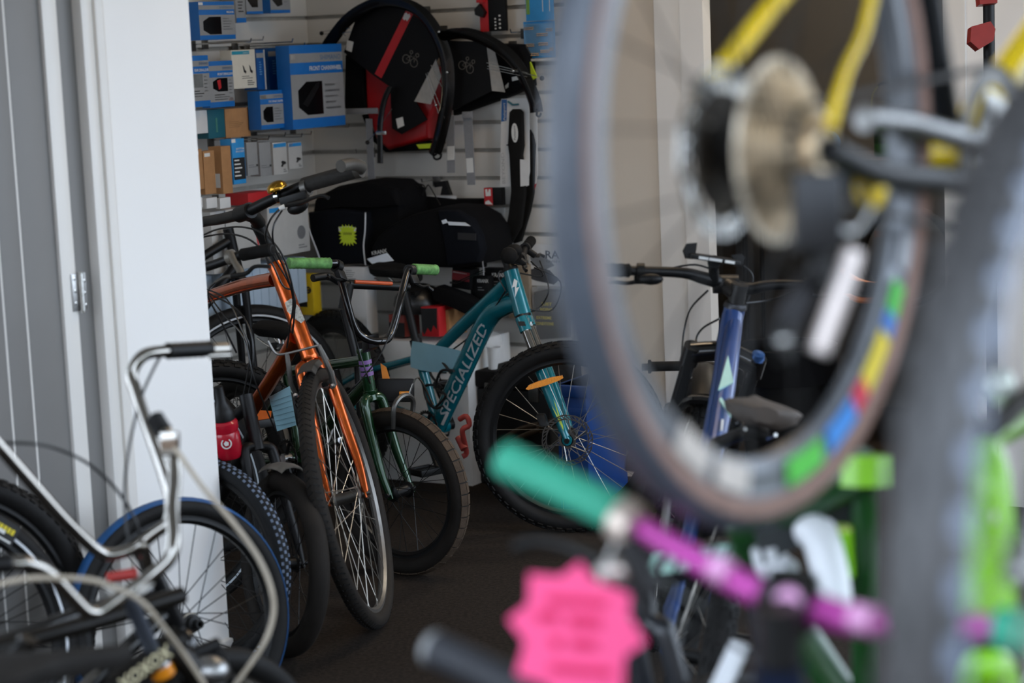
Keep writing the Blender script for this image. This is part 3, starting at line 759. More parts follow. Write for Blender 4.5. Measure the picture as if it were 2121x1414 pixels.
# ---- orange city bicycle leaning towards the left
orange = mat('copper_orange_paint', '#c0561a', 0.27, 0.95, noise=0.12, scale=60, coat=0.6)
odark = mat('worn_black_grip', '#24221f', 0.75, noise=0.3, scale=50, bump=0.4, bscale=150)
gold = mat('brass_bell', '#b58a35', 0.2, 1.0, noise=0.15)
_P0 = P
def P(a, b, c): return _P0(a, b, c+0.12)
FA = P(720, 1030, 5.50)
upw = vec(-math.sin(math.radians(12.5)), 0.0, math.cos(math.radians(12.5)))
wax = vec(0.97, -0.095, 0.0); wax = (wax-upw*wax.dot(upw)).normalized(); upw = (upw-wax*upw.dot(wax)).normalized()
wfw = upw.cross(wax)
if wfw.y > 0: wfw = -wfw
BB = P(428, 985, 6.0); RA = P(330, 965, 6.42)
hd = (FA-RA).normalized()
T = thing('city_bicycle', 'copper orange bicycle with a brass bell leaning left, front wheel towards the viewer', 'bicycle', vec((FA.x+RA.x)/2, (FA.y+RA.y)/2, 0))
HB, HT = P(641, 738, 5.60), P(573, 553, 5.64)
wheel(T, 'front_wheel', FA, wax, 0.362, 0.0225, 36, rubber2, mat('dull_silver_rim', '#7d7b77', 0.4, 0.8), dalu, spokem, hubw=0.035, rimd=0.016, rimw=0.0125, sr=0.0013, cross=1.1, N=96)
pnb = hd.cross(UP).normalized(); upb = pnb.cross(hd)
wheel(T, 'rear_wheel', RA, pnb, 0.362, 0.0225, 36, rubber2, alu, dalu, spokem, hubw=0.035, rimd=0.016, N=64)
# fine tread grooves
gt = M(); x, y = perp(wax)
for i in range(120):
    a = 2*math.pi*i/120; d = x*math.cos(a)+y*math.sin(a); t_ = wax.cross(d)
    for s in (-1, 1):
        nd = (d*math.cos(0.5)+wax*(s*math.sin(0.5))).normalized(); tt = (t_+t_.cross(nd)*(0.5*s)).normalized()
        gt.box(FA+d*(0.362-0.0225)+nd*0.0223, tt, tt.cross(nd), nd, 0.0022, 0.009, 0.0009)
part(T.children[0], 'tread', gt, rubber, None, 'stuff')
ha = (HT-HB).normalized()
STp = P(392, 620, 6.18)
fr = M()
fr.tube([HT, HB], [0.0235, 0.0225, 0.0235], 18)
fr.tube(smooth([P(570, 578, 5.66), P(500, 592, 5.85), P(392, 628, 6.17)]), [0.021, 0.019], 14)
fr.tube(smooth([P(612, 700, 5.62), P(560, 790, 5.74), BB]), [0.022, 0.021], 14)
fr.tube([STp+upb*0.02, BB], 0.0165, 12); fr.tube([BB-pnb*0.036, BB+pnb*0.036], 0.023, 14)
for s in (-1, 1):
    fr.tube([STp, RA+pnb*(s*0.06)], 0.009, 8); fr.tube([BB, RA+pnb*(s*0.06)], 0.0105, 8)
fo = part(T, 'frame', fr, orange)
headset(T, HT, HB, orange, 0.0235)
# head badge
bc = P(609, 645, 5.62-0.030); n_ = (EYE-bc).normalized(); rr_ = n_.cross(ha).normalized()*-1
part(fo, 'head_badge', M().prism([bc+rr_*(a*1.25)+ha*(b*1.25) for a, b in ((-.012, .026), (.004, .03), (.014, .006), (.016, -.026), (.006, -.03), (-.006, -.012), (-.014, .006))], n_, 0.004), mat('silver_badge', '#c6c6bd', 0.3, 0.5, noise=0.4, scale=150))
rigid_fork(T, HB-ha*0.008, FA, wax, 0.362, 0.0225, orange, 0.0165, 0.0095, 0.052, 0.02, wfw)
# short mudguard
part(T, 'mudguard', M().lathe(FA, wax, [(0.369, -0.026), (0.381, -0.020), (0.385, 0), (0.381, 0.020), (0.369, 0.026), (0.366, 0.026), (0.378, 0.018), (0.382, 0), (0.378, -0.018), (0.366, -0.026)], 14, True, -0.10, 0.22, xdir=upw), mat('dusty_black_plastic', '#3a3733', 0.7, noise=0.2))
# v-brake arms
for s in (-1, 1):
    ar = part(T, 'brake_arm', M().tube([FA+upw*0.31+wax*(s*0.052)+wfw*0.02, FA+upw*0.345+wax*(s*0.056)+wfw*0.03, FA+upw*0.425+wax*(s*0.045)+wfw*0.03], [0.009, 0.008, 0.006], 8), dalu)
    part(ar, 'brake_pad', M().box(FA+upw*0.318+wax*(s*0.03), wfw, wax, upw, 0.03, 0.008, 0.006, 0.003), blackm)
    part(ar, 'pivot_bolt', M().lathe(FA+upw*0.31+wax*(s*0.052)+wfw*0.028, wfw, [(0.0005, 0.01), (0.007, 0.009), (0.007, -0.01)], 10), steel)
part(T, 'brake_noodle', M().tube(smooth([FA+upw*0.425+wax*0.045+wfw*0.03, FA+upw*0.425-wax*0.05+wfw*0.03, FA+upw*0.435-wax*0.075+wfw*0.03, FA+upw*0.47-wax*0.085+wfw*0.03], 4), 0.0034, 8), alu)
# quill stem + bar
cl = P(507, 440, 5.52)
st = M().tube([HT, HT+ha*0.035], 0.0215, 16); st.tube([HT+ha*0.03, P(547, 492, 5.62), P(533, 462, 5.6)], [0.0185, 0.018, 0.02], 14)
st.tube([P(536, 462, 5.6), P(527, 449, 5.56), cl], [0.02, 0.019, 0.021], 14)
bpts = [P(330, 480, 5.84), P(413, 461, 5.74), P(464, 452, 5.62), cl, P(549, 420, 5.47), P(591, 400, 5.43), P(640, 379, 5.40), P(745, 352, 5.33)]
bdir = (bpts[4]-bpts[2]).normalized()
st.tube([cl-bdir*0.03, cl+bdir*0.03], 0.0225, 14)
part(T, 'stem', st, black)
hb = part(T, 'handlebar', M().tube(smooth(bpts, 5), [0.0135, 0.0145, 0.0155, 0.0165, 0.0155, 0.014, 0.0125, 0.0125], 12), black)
g0, g1 = P(628, 384, 5.405), P(742, 352, 5.335)
grip(hb, g0, g1, 0.0205, odark, 0, 0.0, 'worn black rubber grip')
grip(hb, bpts[1]*0.75+bpts[0]*0.25, bpts[0], 0.0205, odark)
eb = M().lathe(g1, (g1-g0).normalized(), [(0.013, -0.008), (0.022, -0.008), (0.023, 0.008), (0.013, 0.008)], 14, True)
eb.tube(smooth([g1, P(748, 345, 5.30), P(728, 340, 5.25), P(706, 344, 5.21)], 4), [0.016, 0.016, 0.0165, 0.0165], 12)
part(hb, 'bar_end', eb, mat('grey_bar_end', '#4a4742', 0.5, 0.3, noise=0.2))
bdr = (g1-g0).normalized(); cbk = P(640, 410, 5.36)
sh = part(hb, 'gear_shifter', M().ball(P(617, 428, 5.38), 0.034, 0.022, 0.020, (bdr, wfw, UP), 12, 8), black)
part(sh, 'shifter_body', M().box(P(610, 412, 5.40), bdr, wfw, bdr.cross(wfw), 0.042, 0.020, 0.015, 0.005), black)
part(sh, 'clamp_band', M().lathe(P(634, 388, 5.40), bdr, [(0.017, -0.008), (0.024, -0.008), (0.024, 0.008), (0.017, 0.008)], 14, True), dalu)
lv = part(hb, 'brake_lever', M().tube(smooth([P(598, 424, 5.38), P(625, 419, 5.33), P(648, 410, 5.28), P(668, 405, 5.25), P(681, 410, 5.24)], 4), [0.008, 0.006, 0.005, 0.005, 0.006], 8), black)
part(lv, 'cable_adjuster', M().tube([P(578, 432, 5.38), P(590, 428, 5.38)], [0.006, 0.008], 10), white)
bl = P(573, 388, 5.40); bup = (UP*0.9-vec(0.35, 0, 0)).normalized()
bx_, by_ = perp(bup)
be_ = part(hb, 'bell', M().lathe(bl, bup, [(0.0275, -0.008), (0.0285, -0.002), (0.026, 0.006), (0.019, 0.013), (0.009, 0.0165), (0.0005, 0.0175)], 20), gold, 'brass bell dome')
part(be_, 'bell_clamp', M().lathe(P(577, 406, 5.43), bdr, [(0.0145, -0.006), (0.019, -0.006), (0.019, 0.006), (0.0145, 0.006)], 12, True), steel)
for pts in ([(580, 432, 5.38), (560, 455, 5.36), (550, 490, 5.40), (566, 530, 5.45), (595, 580, 5.5), (612, 625, 5.52), (604, 660, 5.55)],
            [(584, 436, 5.38), (566, 470, 5.34), (568, 510, 5.38), (590, 560, 5.42), (607, 620, 5.47), (600, 680, 5.52), (594, 720, 5.56)],
            [(415, 490, 5.72), (450, 475, 5.6), (500, 470, 5.5), (545, 484, 5.45), (580, 520, 5.42), (600, 570, 5.44), (610, 630, 5.47), (606, 690, 5.52)],
            [(415, 492, 5.72), (470, 484, 5.6), (520, 498, 5.5), (560, 540, 5.46), (585, 590, 5.48), (606, 600, 5.48)]):
    cable(T, [P(*p) for p in pts], 0.0027)
for pts in ([(425, 598, 5.6), (470, 620, 5.5), (500, 680, 5.45), (518, 730, 5.45), (500, 840, 5.5)],
            [(432, 610, 5.6), (462, 650, 5.5), (505, 700, 5.45), (525, 780, 5.45), (553, 850, 5.5), (575, 900, 5.55)],
            [(430, 606, 5.6), (490, 640, 5.5), (520, 690, 5.45), (524, 760, 5.45), (508, 850, 5.5)]):
    cable(T, [P(*p) for p in pts], 0.0024)
crankset(T, BB, pnb*-1, hd, upb, 1.0, 0.08, 0.17, dalu, black, 40)
part(T, 'seatpost', M().tube([STp, STp+upb*0.16-hd*0.05], 0.0135, 12), alu)
saddle(T, STp+upb*0.2-hd*0.07, hd, upb, 0.27, 0.16)

P = _P0
# ------------------------------------------------------------------ other bicycles in the nook, behind the white wall
# kids wheel with stub mudguard, front left of the orange bicycle
satin = mat('satin_black_paint', '#0a0a0b', 0.45, spec=0.3)
def ghost_bike(name, label, fa, wax, R, tw, hd, wb, m, tm, rm, hm, sm, nsp=32, bar=None, head=None, gm=None, knobs=0, stripe=None, seat=True, crank=True, headpts=None, fr_r=0.016, saddle_h=0.5, cross=1.0, rimw=0.012, rr=None, frame_h=0.33):
    ra = fa-hd*wb; ra.z = (rr or R)
    pn = hd.cross(UP).normalized()
    T = thing(name, label, 'bicycle', vec((fa.x+ra.x)/2, (fa.y+ra.y)/2, 0))
    wheel(T, 'front_wheel', fa, wax, R, tw, nsp, tm, rm, hm, sm, knobs=knobs, hubw=0.036, rimw=rimw, stripe=stripe, cross=cross)
    wheel(T, 'rear_wheel', ra, pn, rr or R, tw, nsp, tm, rm, hm, sm, hubw=0.036, rimw=rimw, knobs=knobs, stripe=stripe, cross=cross)
    u = UP
    if headpts: ht, hb = headpts
    else:
        hb = fa-hd*(0.10)+UP*(R+0.07); ht = hb-hd*0.04+UP*0.12
    bb = fa-hd*(wb*0.58); bb.z = R*0.85
    stp = bb-hd*0.14+UP*frame_h
    f = M().tube([ht, hb], fr_r*1.15, 14)
    f.tube([ht-(ht-hb)*0.25, stp], fr_r, 12); f.tube([hb+(ht-hb)*0.2, bb], fr_r*1.15, 12); f.tube([stp+(stp-bb)*0.08, bb], fr_r*0.95, 12)
    f.tube([bb-pn*0.035, bb+pn*0.035], 0.022, 12)
    for s in (-1, 1):
        f.tube([stp, ra+hd*0.1+UP*0.12+pn*(s*0.05), ra+pn*(s*0.058)], 0.008, 8); f.tube([bb, ra+pn*(s*0.058)], 0.0095, 8)
    part(T, 'frame', f, m)
    rigid_fork(T, hb, fa, wax, R, tw, m, 0.0145, 0.009, 0.052, 0.02, None)
    if seat:
        part(T, 'seatpost', M().tube([stp, stp+(stp-bb).normalized()*0.12], 0.0135, 10), black)
        saddle(T, stp+(stp-bb).normalized()*0.15, hd, UP, 0.26, 0.15)
    if crank:
        crankset(T, bb, pn*-1, hd, UP, random.uniform(0, 3), 0.075, 0.165, dalu, black, 36)
    if bar:
        mid = bar[len(bar)//2]
        part(T, 'stem', M().tube(smooth([ht, ht+(ht-hb).normalized()*0.05, mid]), [0.015, 0.016, 0.018], 12), black)
        h = part(T, 'handlebar', M().tube(smooth(bar, 4), 0.0125, 10), black)
        grip(h, bar[1], bar[0], 0.0165, gm or blackm); grip(h, bar[-2], bar[-1], 0.0165, gm or blackm)
    return T, ra, bb, stp, ht, hb

fa = atz(588, 1168, 0.24); fa.z = 0.24
wx = vec(-0.86, -0.5, 0.10).normalized()
T, ra, bb, stp, ht, hb = ghost_bike('kids_bicycle', 'small black bicycle with a short grey mudguard over its dusty front tyre', fa, wx, 0.243, 0.027, vec(0.62, -0.78, 0).normalized(), 0.80, satin, rubber2, black, black, spokeblack, 28, seat=True, crank=False, frame_h=0.2)
wup = (UP-wx*UP.dot(wx)).normalized()
part(T, 'mudguard', M().lathe(fa, wx, [(0.252, -0.032), (0.263, -0.022), (0.267, 0), (0.263, 0.022), (0.252, 0.032), (0.249, 0.032), (0.260, 0.021), (0.264, 0), (0.260, -0.021), (0.249, -0.032)], 14, True, -0.15, 0.45, xdir=wup), mat('dusty_grey_mudguard', '#7a756d', 0.55, noise=0.15))
# bicycle with blue checked tyre and grey brake lever
chk = mat('checked_tyre_rubber', '#121417', 0.6, noise=0.2, spec=0.25)
fa = atz(428, 1166, 0.272)
wx = vec(0.28, -0.96, 0.05).normalized()
wx = vec(-0.55, -0.83, 0.08).normalized()
dk = lambda x, y, d: P(x, y, d)
barp = [P(565, 516, 5.33), P(500, 528, 5.38), P(430, 552, 5.45), P(300, 590, 5.6), P(210, 615, 5.7), P(150, 630, 5.78)]
T, ra, bb, stp, ht, hb = ghost_bike('hybrid_bicycle', 'bicycle with a blue checked tyre and grey brake lever half hidden by the white wall', fa, wx, 0.272, 0.022, vec(0.75, -0.66, 0).normalized(), 0.98, satin, chk, black, black, spokeblack, 32, bar=barp, headpts=(P(330, 640, 5.62), P(345, 760, 5.6)), seat=False, crank=True)
h = [c for c in T.children if c.name.startswith('handlebar')][0]
gl = mat('grey_lever_casting', '#6f6a61', 0.5, 0.4, noise=0.15)
lv = part(h, 'brake_lever', M().tube(smooth([P(478, 525, 5.35), P(487, 545, 5.31), P(497, 560, 5.29), P(500, 570, 5.28)]), [0.009, 0.008, 0.010, 0.012], 10), gl, 'grey brake lever casting')
part(lv, 'lever_clamp', M().lathe(P(478, 532, 5.385), (barp[0]-barp[1]).normalized(), [(0.0125, -0.007), (0.020, -0.007), (0.020, 0.007), (0.0125, 0.007)], 14, True), gl)
part(lv, 'lever_blade', M().tube(smooth([P(480, 572, 5.28), P(510, 566, 5.26), P(528, 552, 5.25), P(560, 552, 5.23)]), [0.007, 0.006, 0.005, 0.005], 8), black)
part(lv, 'cable_ferrule', M().tube(smooth([P(482, 572, 5.28), P(465, 574, 5.28), P(445, 585, 5.28)]), [0.007, 0.005, 0.0035], 8), dalu)
cable(T, [P(446, 585, 5.28), P(432, 600, 5.28), P(433, 620, 5.3), P(455, 660, 5.35), P(490, 730, 5.4)], 0.0026)
# pale check marks on the tyre tread
ck = M(); x, y = perp(wx)
for i in range(90):
    a = 2*math.pi*i/90; d = x*math.cos(a)+y*math.sin(a); t_ = wx.cross(d)
    for s, o_ in ((0.25, 0), (-0.25, 0.5), (0.75, 0.5)):
        a2 = a+o_*2*math.pi/90; d2 = x*math.cos(a2)+y*math.sin(a2); t2 = wx.cross(d2)
        nd = (d2*math.cos(s)+wx*math.sin(s)).normalized()
        ck.box(fa+d2*(0.272-0.022)+nd*0.022, t2, t2.cross(nd), nd, 0.0042, 0.0032, 0.0008)
part(T.children[0], 'tread', ck, mat('slate_blue_tread', '#67758a', 0.6), None, 'stuff')
# wheel with white sidewall marks further left
fa = P(370, 1185, 5.95); fa.z = 0.34
wx = vec(-0.5, -0.86, 0.03).normalized()
T, ra, bb, stp, ht, hb = ghost_bike('road_bicycle', 'black bicycle with white sidewall marks in the shade behind the white wall', fa, wx, 0.342, 0.016, vec(0.7, -0.71, 0).normalized(), 1.0, satin, rubber, black, black, spokeblack, 28, stripe=mat('white_sidewall_print', '#b9c2c8', 0.5), crank=False, seat=False)
# black city bicycle with reflective stripe, against the left wall
refl = mat('reflective_stripe', '#d6dade', 0.35, noise=0.03)
fa = P(521, 812, 7.18); fa.z = 0.352
wx = vec(0.52, -0.855, 0).normalized()
hdv = wx.cross(UP); hdv = hdv if hdv.x > 0 else -hdv
T, ra, bb, stp, ht, hb = ghost_bike('city_bicycle', 'black bicycle with a white reflective tyre stripe against the left wall', fa, wx, 0.352, 0.025, hdv, 0.98, satin, rubber, black, black, spokeblack, 32, stripe=refl, crank=False, seat=False, headpts=(fa-hdv*0.05+UP*0.62, fa-hdv*0.02+UP*0.46))
# another pair of wheels : knobbly bicycle in the corner
fa = P(448, 905, 6.55); fa.z = 0.30
wx = vec(0.35, -0.93, 0).normalized(); hdv = wx.cross(UP); hdv = hdv if hdv.x > 0 else -hdv
ghost_bike('mountain_bicycle', 'black knobbly tyred bicycle standing between the orange one and the left wall', fa, wx, 0.31, 0.027, hdv, 0.92, satin, rubber, black, black, spokeblack, 28, knobs=54, crank=False, seat=False)
# black and orange framed bicycle behind the BMX bars
T = thing('black_bicycle_frame', 'black bicycle frame with an orange strip on its top tube behind the BMX', 'bicycle frame', P(780, 900, 6.75))
T.location.z = 0; ORG[T.name].z = 0
d0 = 6.45
fr = M().tube([P(722, 588, d0), P(846, 594, d0+0.12)], 0.0145, 12)
fr.tube([P(722, 588, d0), P(712, 640, d0)], 0.018, 12)
fo = part(T, 'frame', fr, black)
ot = mat('orange_strip', '#c4552a', 0.5)
part(fo, 'orange_strip', M().tube([P(735, 583.5, d0-0.005), P(812, 587.5, d0+0.065)], 0.006, 8), ot)
part(T, 'reflector_bracket', M().box(P(820, 808, 6.25), CR, CU, _f, 0.055, 0.035, 0.02, 0.006), black)
part(T, 'amber_reflector', M().box(P(838, 815, 6.22), CR, CU, _f, 0.016, 0.007, 0.008, 0.003), amber)
part(T, 'orange_mudflap', M().prism([P(a, b, 6.3) for a, b in ((788, 752), (800, 760), (812, 800), (808, 815), (795, 808))], -_f, 0.006), mat('orange_plastic', '#c9771c', 0.5))
part(T, 'bar_end', M().tube(smooth([P(648, 576, 6.3), P(680, 572, 6.35), P(705, 585, 6.42), P(722, 590, d0)]), 0.012, 10), black)
part(T, 'fork', tubes([([P(712, 640, d0), P(742, 760, d0), P(752, 960, d0+0.02)], 0.013)]), black)

# ---- blue mountain bicycle with phone holder, facing away
blue = mat('mid_blue_frame_paint', '#24437a', 0.3, 0.2, noise=0.06, coat=0.6)
mint = mat('mint_decal', '#a9d2c6', 0.4, noise=0.05)
lean = math.radians(13)
FA = P(1402, 1062, 5.27); BB = P(1428, 1145, 4.52)
upw = vec(math.sin(lean), 0, math.cos(lean)); hd = vec(0.06, 0.998, 0).normalized()
wax = vec(math.cos(lean), -0.05, -math.sin(lean)); wax = (wax-upw*wax.dot(upw)).normalized(); upw = (upw-wax*upw.dot(wax)).normalized(); wfw = upw.cross(wax)
if wfw.y < 0: wfw = -wfw
RA = BB-hd*0.44; RA += UP*(0.355*math.cos(lean)-RA.z)
T = thing('mountain_bicycle', 'blue mountain bicycle with mint decals and a phone holder on its handlebar', 'bicycle', vec(BB.x, BB.y, 0))
wheel(T, 'front_wheel', FA, wax, 0.352, 0.029, 28, rubber, black, black, spokem, knobs=64, hubw=0.04, rimw=0.014)
wheel(T, 'rear_wheel', RA, wax, 0.352, 0.029, 28, rubber, black, black, spokem, knobs=64, hubw=0.05, rimw=0.014)
HT, HB = P(1522, 637, 4.96), P(1500, 735, 4.99)
ha = (HT-HB).normalized()
fr = M().tube([HT, HB], 0.026, 16)
fr.tube(smooth([P(1517, 655, 4.95), P(1510, 705, 4.90), P(1490, 850, 4.75), BB]), [0.026, 0.028, 0.029, 0.027], 16)
STp = BB-hd*0.10+upw*0.22
fr.tube([P(1521, 655, 4.96), STp], [0.02, 0.018], 12); fr.tube([STp+upw*0.03, BB], 0.017, 12); fr.tube([BB-wax*0.038, BB+wax*0.038], 0.024, 14)
for s in (-1, 1):
    fr.tube([STp, RA+wax*(s*0.068)], 0.009, 8); fr.tube([BB, RA+hd*0.3+wax*(s*0.055), RA+wax*(s*0.068)], 0.011, 8)
fo = part(T, 'frame', fr, blue)
nrm = -_f
def pf(x, y, d): return P(x, y, d)
tq = P(1521, 655, 4.96); ta = (STp-tq).normalized(); to_ = (EYE-(tq+STp)*0.5); to_ = (to_-ta*to_.dot(ta)).normalized()
def td(x, y): return onplane(x, y, tq+to_*0.0225, to_)
part(fo, 'mint_decal', M().prism([td(1508, 735), td(1519, 790), td(1488, 806)], to_, 0.004), mint)
part(fo, 'mint_decal', M().prism([td(1490, 826), td(1494, 822), td(1513, 850), td(1514, 864)], to_, 0.004), mint)
part(fo, 'white_decal', M().prism([td(1494, 868), td(1499, 868), td(1497, 890), td(1492, 890)], to_, 0.003), print_w)
headset(T, HT, HB, mat('dark_headset', '#3b3c40', 0.35, 0.7), 0.027)
cz = HB-ha*0.01; lg = 0.078; fm = M()
fm.tube(smooth([cz+wax*(-lg)+ha*0.0, cz+ha*0.018, cz+wax*lg]), [0.026, 0.025, 0.026], 12)
fdir = (cz-FA).normalized(); L = (cz-FA).length
for s in (-1, 1):
    fm.tube([cz+wax*(s*lg)+fdir*0.022, cz+wax*(s*lg)-fdir*0.03], 0.0235, 14)
    fm.tube([cz+wax*(s*lg)-fdir*0.17, FA+wax*(s*lg*0.95)], [0.027, 0.024], 14)
    fm.lathe(FA+wax*(s*lg*0.95), wax, [(0.008, -0.01), (0.02, -0.01), (0.02, 0.01), (0.008, 0.01)], 14, True)
fm.tube(smooth([cz-wax*lg-fdir*0.19, cz-wax*lg*0.6-fdir*0.13-wfw*0.03, cz+wax*lg*0.6-fdir*0.13-wfw*0.03, cz+wax*lg-fdir*0.19]), 0.012, 8)
fk = part(T, 'suspension_fork', fm, blackgloss)
for s in (-1, 1): part(fk, 'stanchion', M().tube([cz+wax*(s*lg)-fdir*0.02, cz+wax*(s*lg)-fdir*0.18], 0.017, 12), mat('black_stanchion', '#18181a', 0.12, 0.6))
part(fk, 'adjuster_knob', M().lathe(cz+wax*lg+fdir*0.024, fdir, [(0.0005, 0.012), (0.015, 0.01), (0.017, 0), (0.017, -0.004)], 16), mat('blue_anodised', '#4d77b8', 0.3, 0.8))
part(T, 'mudguard', M().lathe(FA, wax, [(0.372, -0.036), (0.386, -0.02), (0.39, 0), (0.386, 0.02), (0.372, 0.036), (0.369, 0.036), (0.383, 0.019), (0.387, 0), (0.383, -0.019), (0.369, -0.036)], 14, True, -0.25, 0.5, xdir=upw), black)
st = M().tube([HT, HT+ha*0.055], 0.02, 14); cl = P(1503, 588, 4.99)
st.tube([HT+ha*0.035, cl], [0.022, 0.021], 12); st.tube([cl-CR*0.03, cl+CR*0.03], 0.023, 14)
st.tube([HT+ha*0.05, HT+ha*0.058], 0.021, 14)
part(T, 'stem', st, mat('grey_stem', '#2b2a29', 0.4, 0.4, noise=0.3, scale=60))
bb_ = [P(1170, 556, 4.86), P(1325, 561, 4.90), P(1415, 565, 4.93), P(1455, 575, 4.96), cl, P(1550, 598, 5.0), P(1600, 590, 4.98), P(1690, 590, 4.94), P(1840, 600, 4.86)]
hb = part(T, 'handlebar', M().tube(smooth(bb_, 4), [0.0115, 0.0115, 0.013, 0.0155, 0.0165, 0.0155, 0.013, 0.0115, 0.0115], 12), black)
grip(hb, P(1305, 560, 4.895), bb_[0], 0.0165, blackm, 8); grip(hb, P(1705, 591, 4.93), bb_[-1], 0.0165, blackm, 8)
for a, b_ in ((P(1327, 561, 4.90), -1), (P(1672, 590, 4.945), 1)):
    lever(hb, a, CR*b_, 1, (wfw*0.75-UP*0.65).normalized(), 0.09)
part(hb, 'gear_shifter', M().ball(P(1348, 578, 4.88), 0.03, 0.014, 0.013, (CR, CU, _f), 12, 8), black)
for pts in ([(1370, 580, 4.87), (1378, 560, 5.05), (1440, 548, 5.08), (1490, 565, 5.08)], [(1466, 602, 5.0), (1430, 640, 5.15), (1416, 690, 5.18), (1412, 735, 5.1)],
            [(1490, 660, 5.06), (1455, 680, 5.12), (1442, 705, 5.12), (1458, 728, 5.06), (1490, 732, 5.0)], [(1540, 550, 5.05), (1560, 575, 5.05), (1545, 640, 5.06)], [(1545, 628, 5.02), (1600, 620, 5.06), (1650, 600, 5.0)]):
    cable(T, [P(*p) for p in pts], 0.0026)
# phone holder on the stem (a thing of its own)
ph = thing('phone_holder', 'black phone holder clamped to the blue bicycle handlebar', 'phone holder', P(1480, 560, 4.94))
pc = P(1480, 536, 4.9); pr = (P(1540, 545, 4.93)-P(1420, 527, 4.9)).normalized(); pu = (CU*0.12+_f).normalized(); pnn = pr.cross(pu)
part(ph, 'cradle_plate', M().box(pc, pr, pu, pnn, 0.062, 0.03, 0.006, 0.003), black)
for s in (-1, 1):
    part(ph, 'clip', M().prism([pc+pr*(s*0.058)+CR*(a*s)+CU*b for a, b in ((-0.006, -0.008), (0.012, -0.006), (0.018, 0.012), (0.010, 0.028 if s < 0 else 0.02), (-0.014, 0.03 if s < 0 else 0.018), (-0.012, 0.012))], -_f, 0.03), black)
for k in (-0.03, 0.0, 0.035): part(ph, 'white_mark', M().box(pc+pr*k-pu*0.0305, pr, pu, pnn, 0.012 if k else 0.016, 0.001, 0.0032), print_w)
part(ph, 'mount', M().tube([pc-pnn*0.006 if pnn.z > 0 else pc+pnn*0.006, P(1478, 556, 4.95), P(1479, 585, 4.97)], [0.016, 0.012, 0.012], 12), black)
part(T, 'seatpost', M().tube([STp, STp+upw*0.05-hd*0.02, P(1560, 890, 4.14)], 0.0145, 12), black)
brn = mat('worn_brown_saddle', '#4a413a', 0.7, noise=0.15)
saddle(T, P(1575, 845, 4.12), hd, upw, 0.27, 0.16, brn)
crankset(T, BB, wax*-1, hd, upw, 1.2, 0.08, 0.17, dalu, black, 34)
# black grip of a bicycle behind the blue one
pg = thing('black_handlebar', 'black bar with a flanged grip end poking out beside the knobbly turquoise wheel', 'handlebar', P(1380, 757, 5.6))
b_ = part(pg, 'bar', M().tube([P(1330, 760, 5.62), P(1440, 757, 5.6), P(1490, 757, 5.58)], 0.010, 10), black)
part(pg, 'grip', M().lathe(P(1346, 759, 5.62), (P(1440, 757, 5.6)-P(1346, 759, 5.62)).normalized(), [(0.010, -0.004), (0.0185, -0.004), (0.0185, 0.003), (0.0135, 0.005), (0.0135, 0.085), (0.010, 0.085)], 14, True), blackm)
# ------------------------------------------------------------------ foreground right : yellow bicycle raised on a stand
yellow = mat('bright_yellow_paint', '#f2cf0c', 0.3, noise=0.04, coat=0.5)
tan = mat('tan_tyre_sidewall', '#8d6f62', 0.7, noise=0.12)
C = P(1582, 312, 1.88)
n = vec(0.82, -0.572, 0).normalized(); hd = vec(0.572, 0.82, 0).normalized()
T = thing('road_bicycle', 'yellow bicycle raised on a stand with a tan walled rear wheel nearest the viewer', 'bicycle', vec(C.x+hd.x*.5, C.y+hd.y*.5, C.z-0.35))
greyrim = mat('grey_rim_anodised', '#73767a', 0.35, 0.6, noise=0.1)
w = wheel(T, 'rear_wheel', C, n, 0.345, 0.019, 24, mat('grey_road_tyre', '#4a4f57', 0.4, noise=0.15, bump=0.1), greyrim, black, spokeblack, hubw=0.03, rimd=0.03, rimw=0.0145, hubr=0.02, N=96, axle=0.066)
for s in (-1, 1):
    prof = [(0.345-0.019-0.0165, s*0.0098), (0.345-0.019-0.0085, s*0.0178), (0.345-0.019, s*0.0194), (0.345-0.019+0.005, s*0.0192), (0.345-0.019+0.004, s*0.0182), (0.345-0.019-0.009, s*0.0165)]
    part(w, 'tan_sidewall', M().lathe(C, n, prof, 96, True), tan, 'tan tyre sidewall')
def ang(px, py):
    p = onplane(px, py, C+n*0.0155, n)-C-n*0.0155; x = hd; y = n.cross(x); return math.atan2(p.dot(y), p.dot(x))
for (a, b, hx) in (((1853, 575), (1842, 640), '#49c83f'), ((1842, 642), (1828, 675), '#3a7fd0'), ((1826, 680), (1785, 772), '#f2d929'), ((1785, 776), (1765, 815), '#e0324f'), ((1762, 820), (1712, 890), '#3d94e8'), ((1700, 905), (1632, 975), '#58d148'), ((1460, 1000), (1390, 950), '#cfc6bb'), ((1550, 1010), (1480, 1008), '#d8cfc4'), ((1862, 470), (1858, 545), '#a7aaae')):  # the two cream arcs are white highlights put in as rim colour
    a0, a1 = sorted((ang(*a), ang(*b)))
    if a1-a0 > math.pi: a0, a1 = a1, a0+2*math.pi
    r0 = 0.345-0.019*1.84-0.026
    part(w, 'rim_sticker_glint', M().lathe(C, n, [(r0, 0.0150), (r0+0.026, 0.0150), (r0+0.026, 0.0158), (r0, 0.0158)], 10, True, a0, a1, xdir=hd), mat('sticker_glint_'+hx[1:], hx, 0.45, noise=0.04))
silv = mat('bright_cassette_steel', '#c6b498', 0.3, 0.75, noise=0.4, scale=45)
cassette(w, C+n*0.020, n, 0.026, 0.076, 10, 0.0042, silv)
part(w, 'spoke_protector', M().lathe(C+n*0.0165, n, [(0.03, 0), (0.084, 0.001), (0.085, -0.001), (0.03, -0.002)], 40, True), mat('clear_plastic_disc', '#d3c6b0', 0.25, 0.2, noise=0.1))
disc_rotor(w, C-n*0.042, n, 0.08)
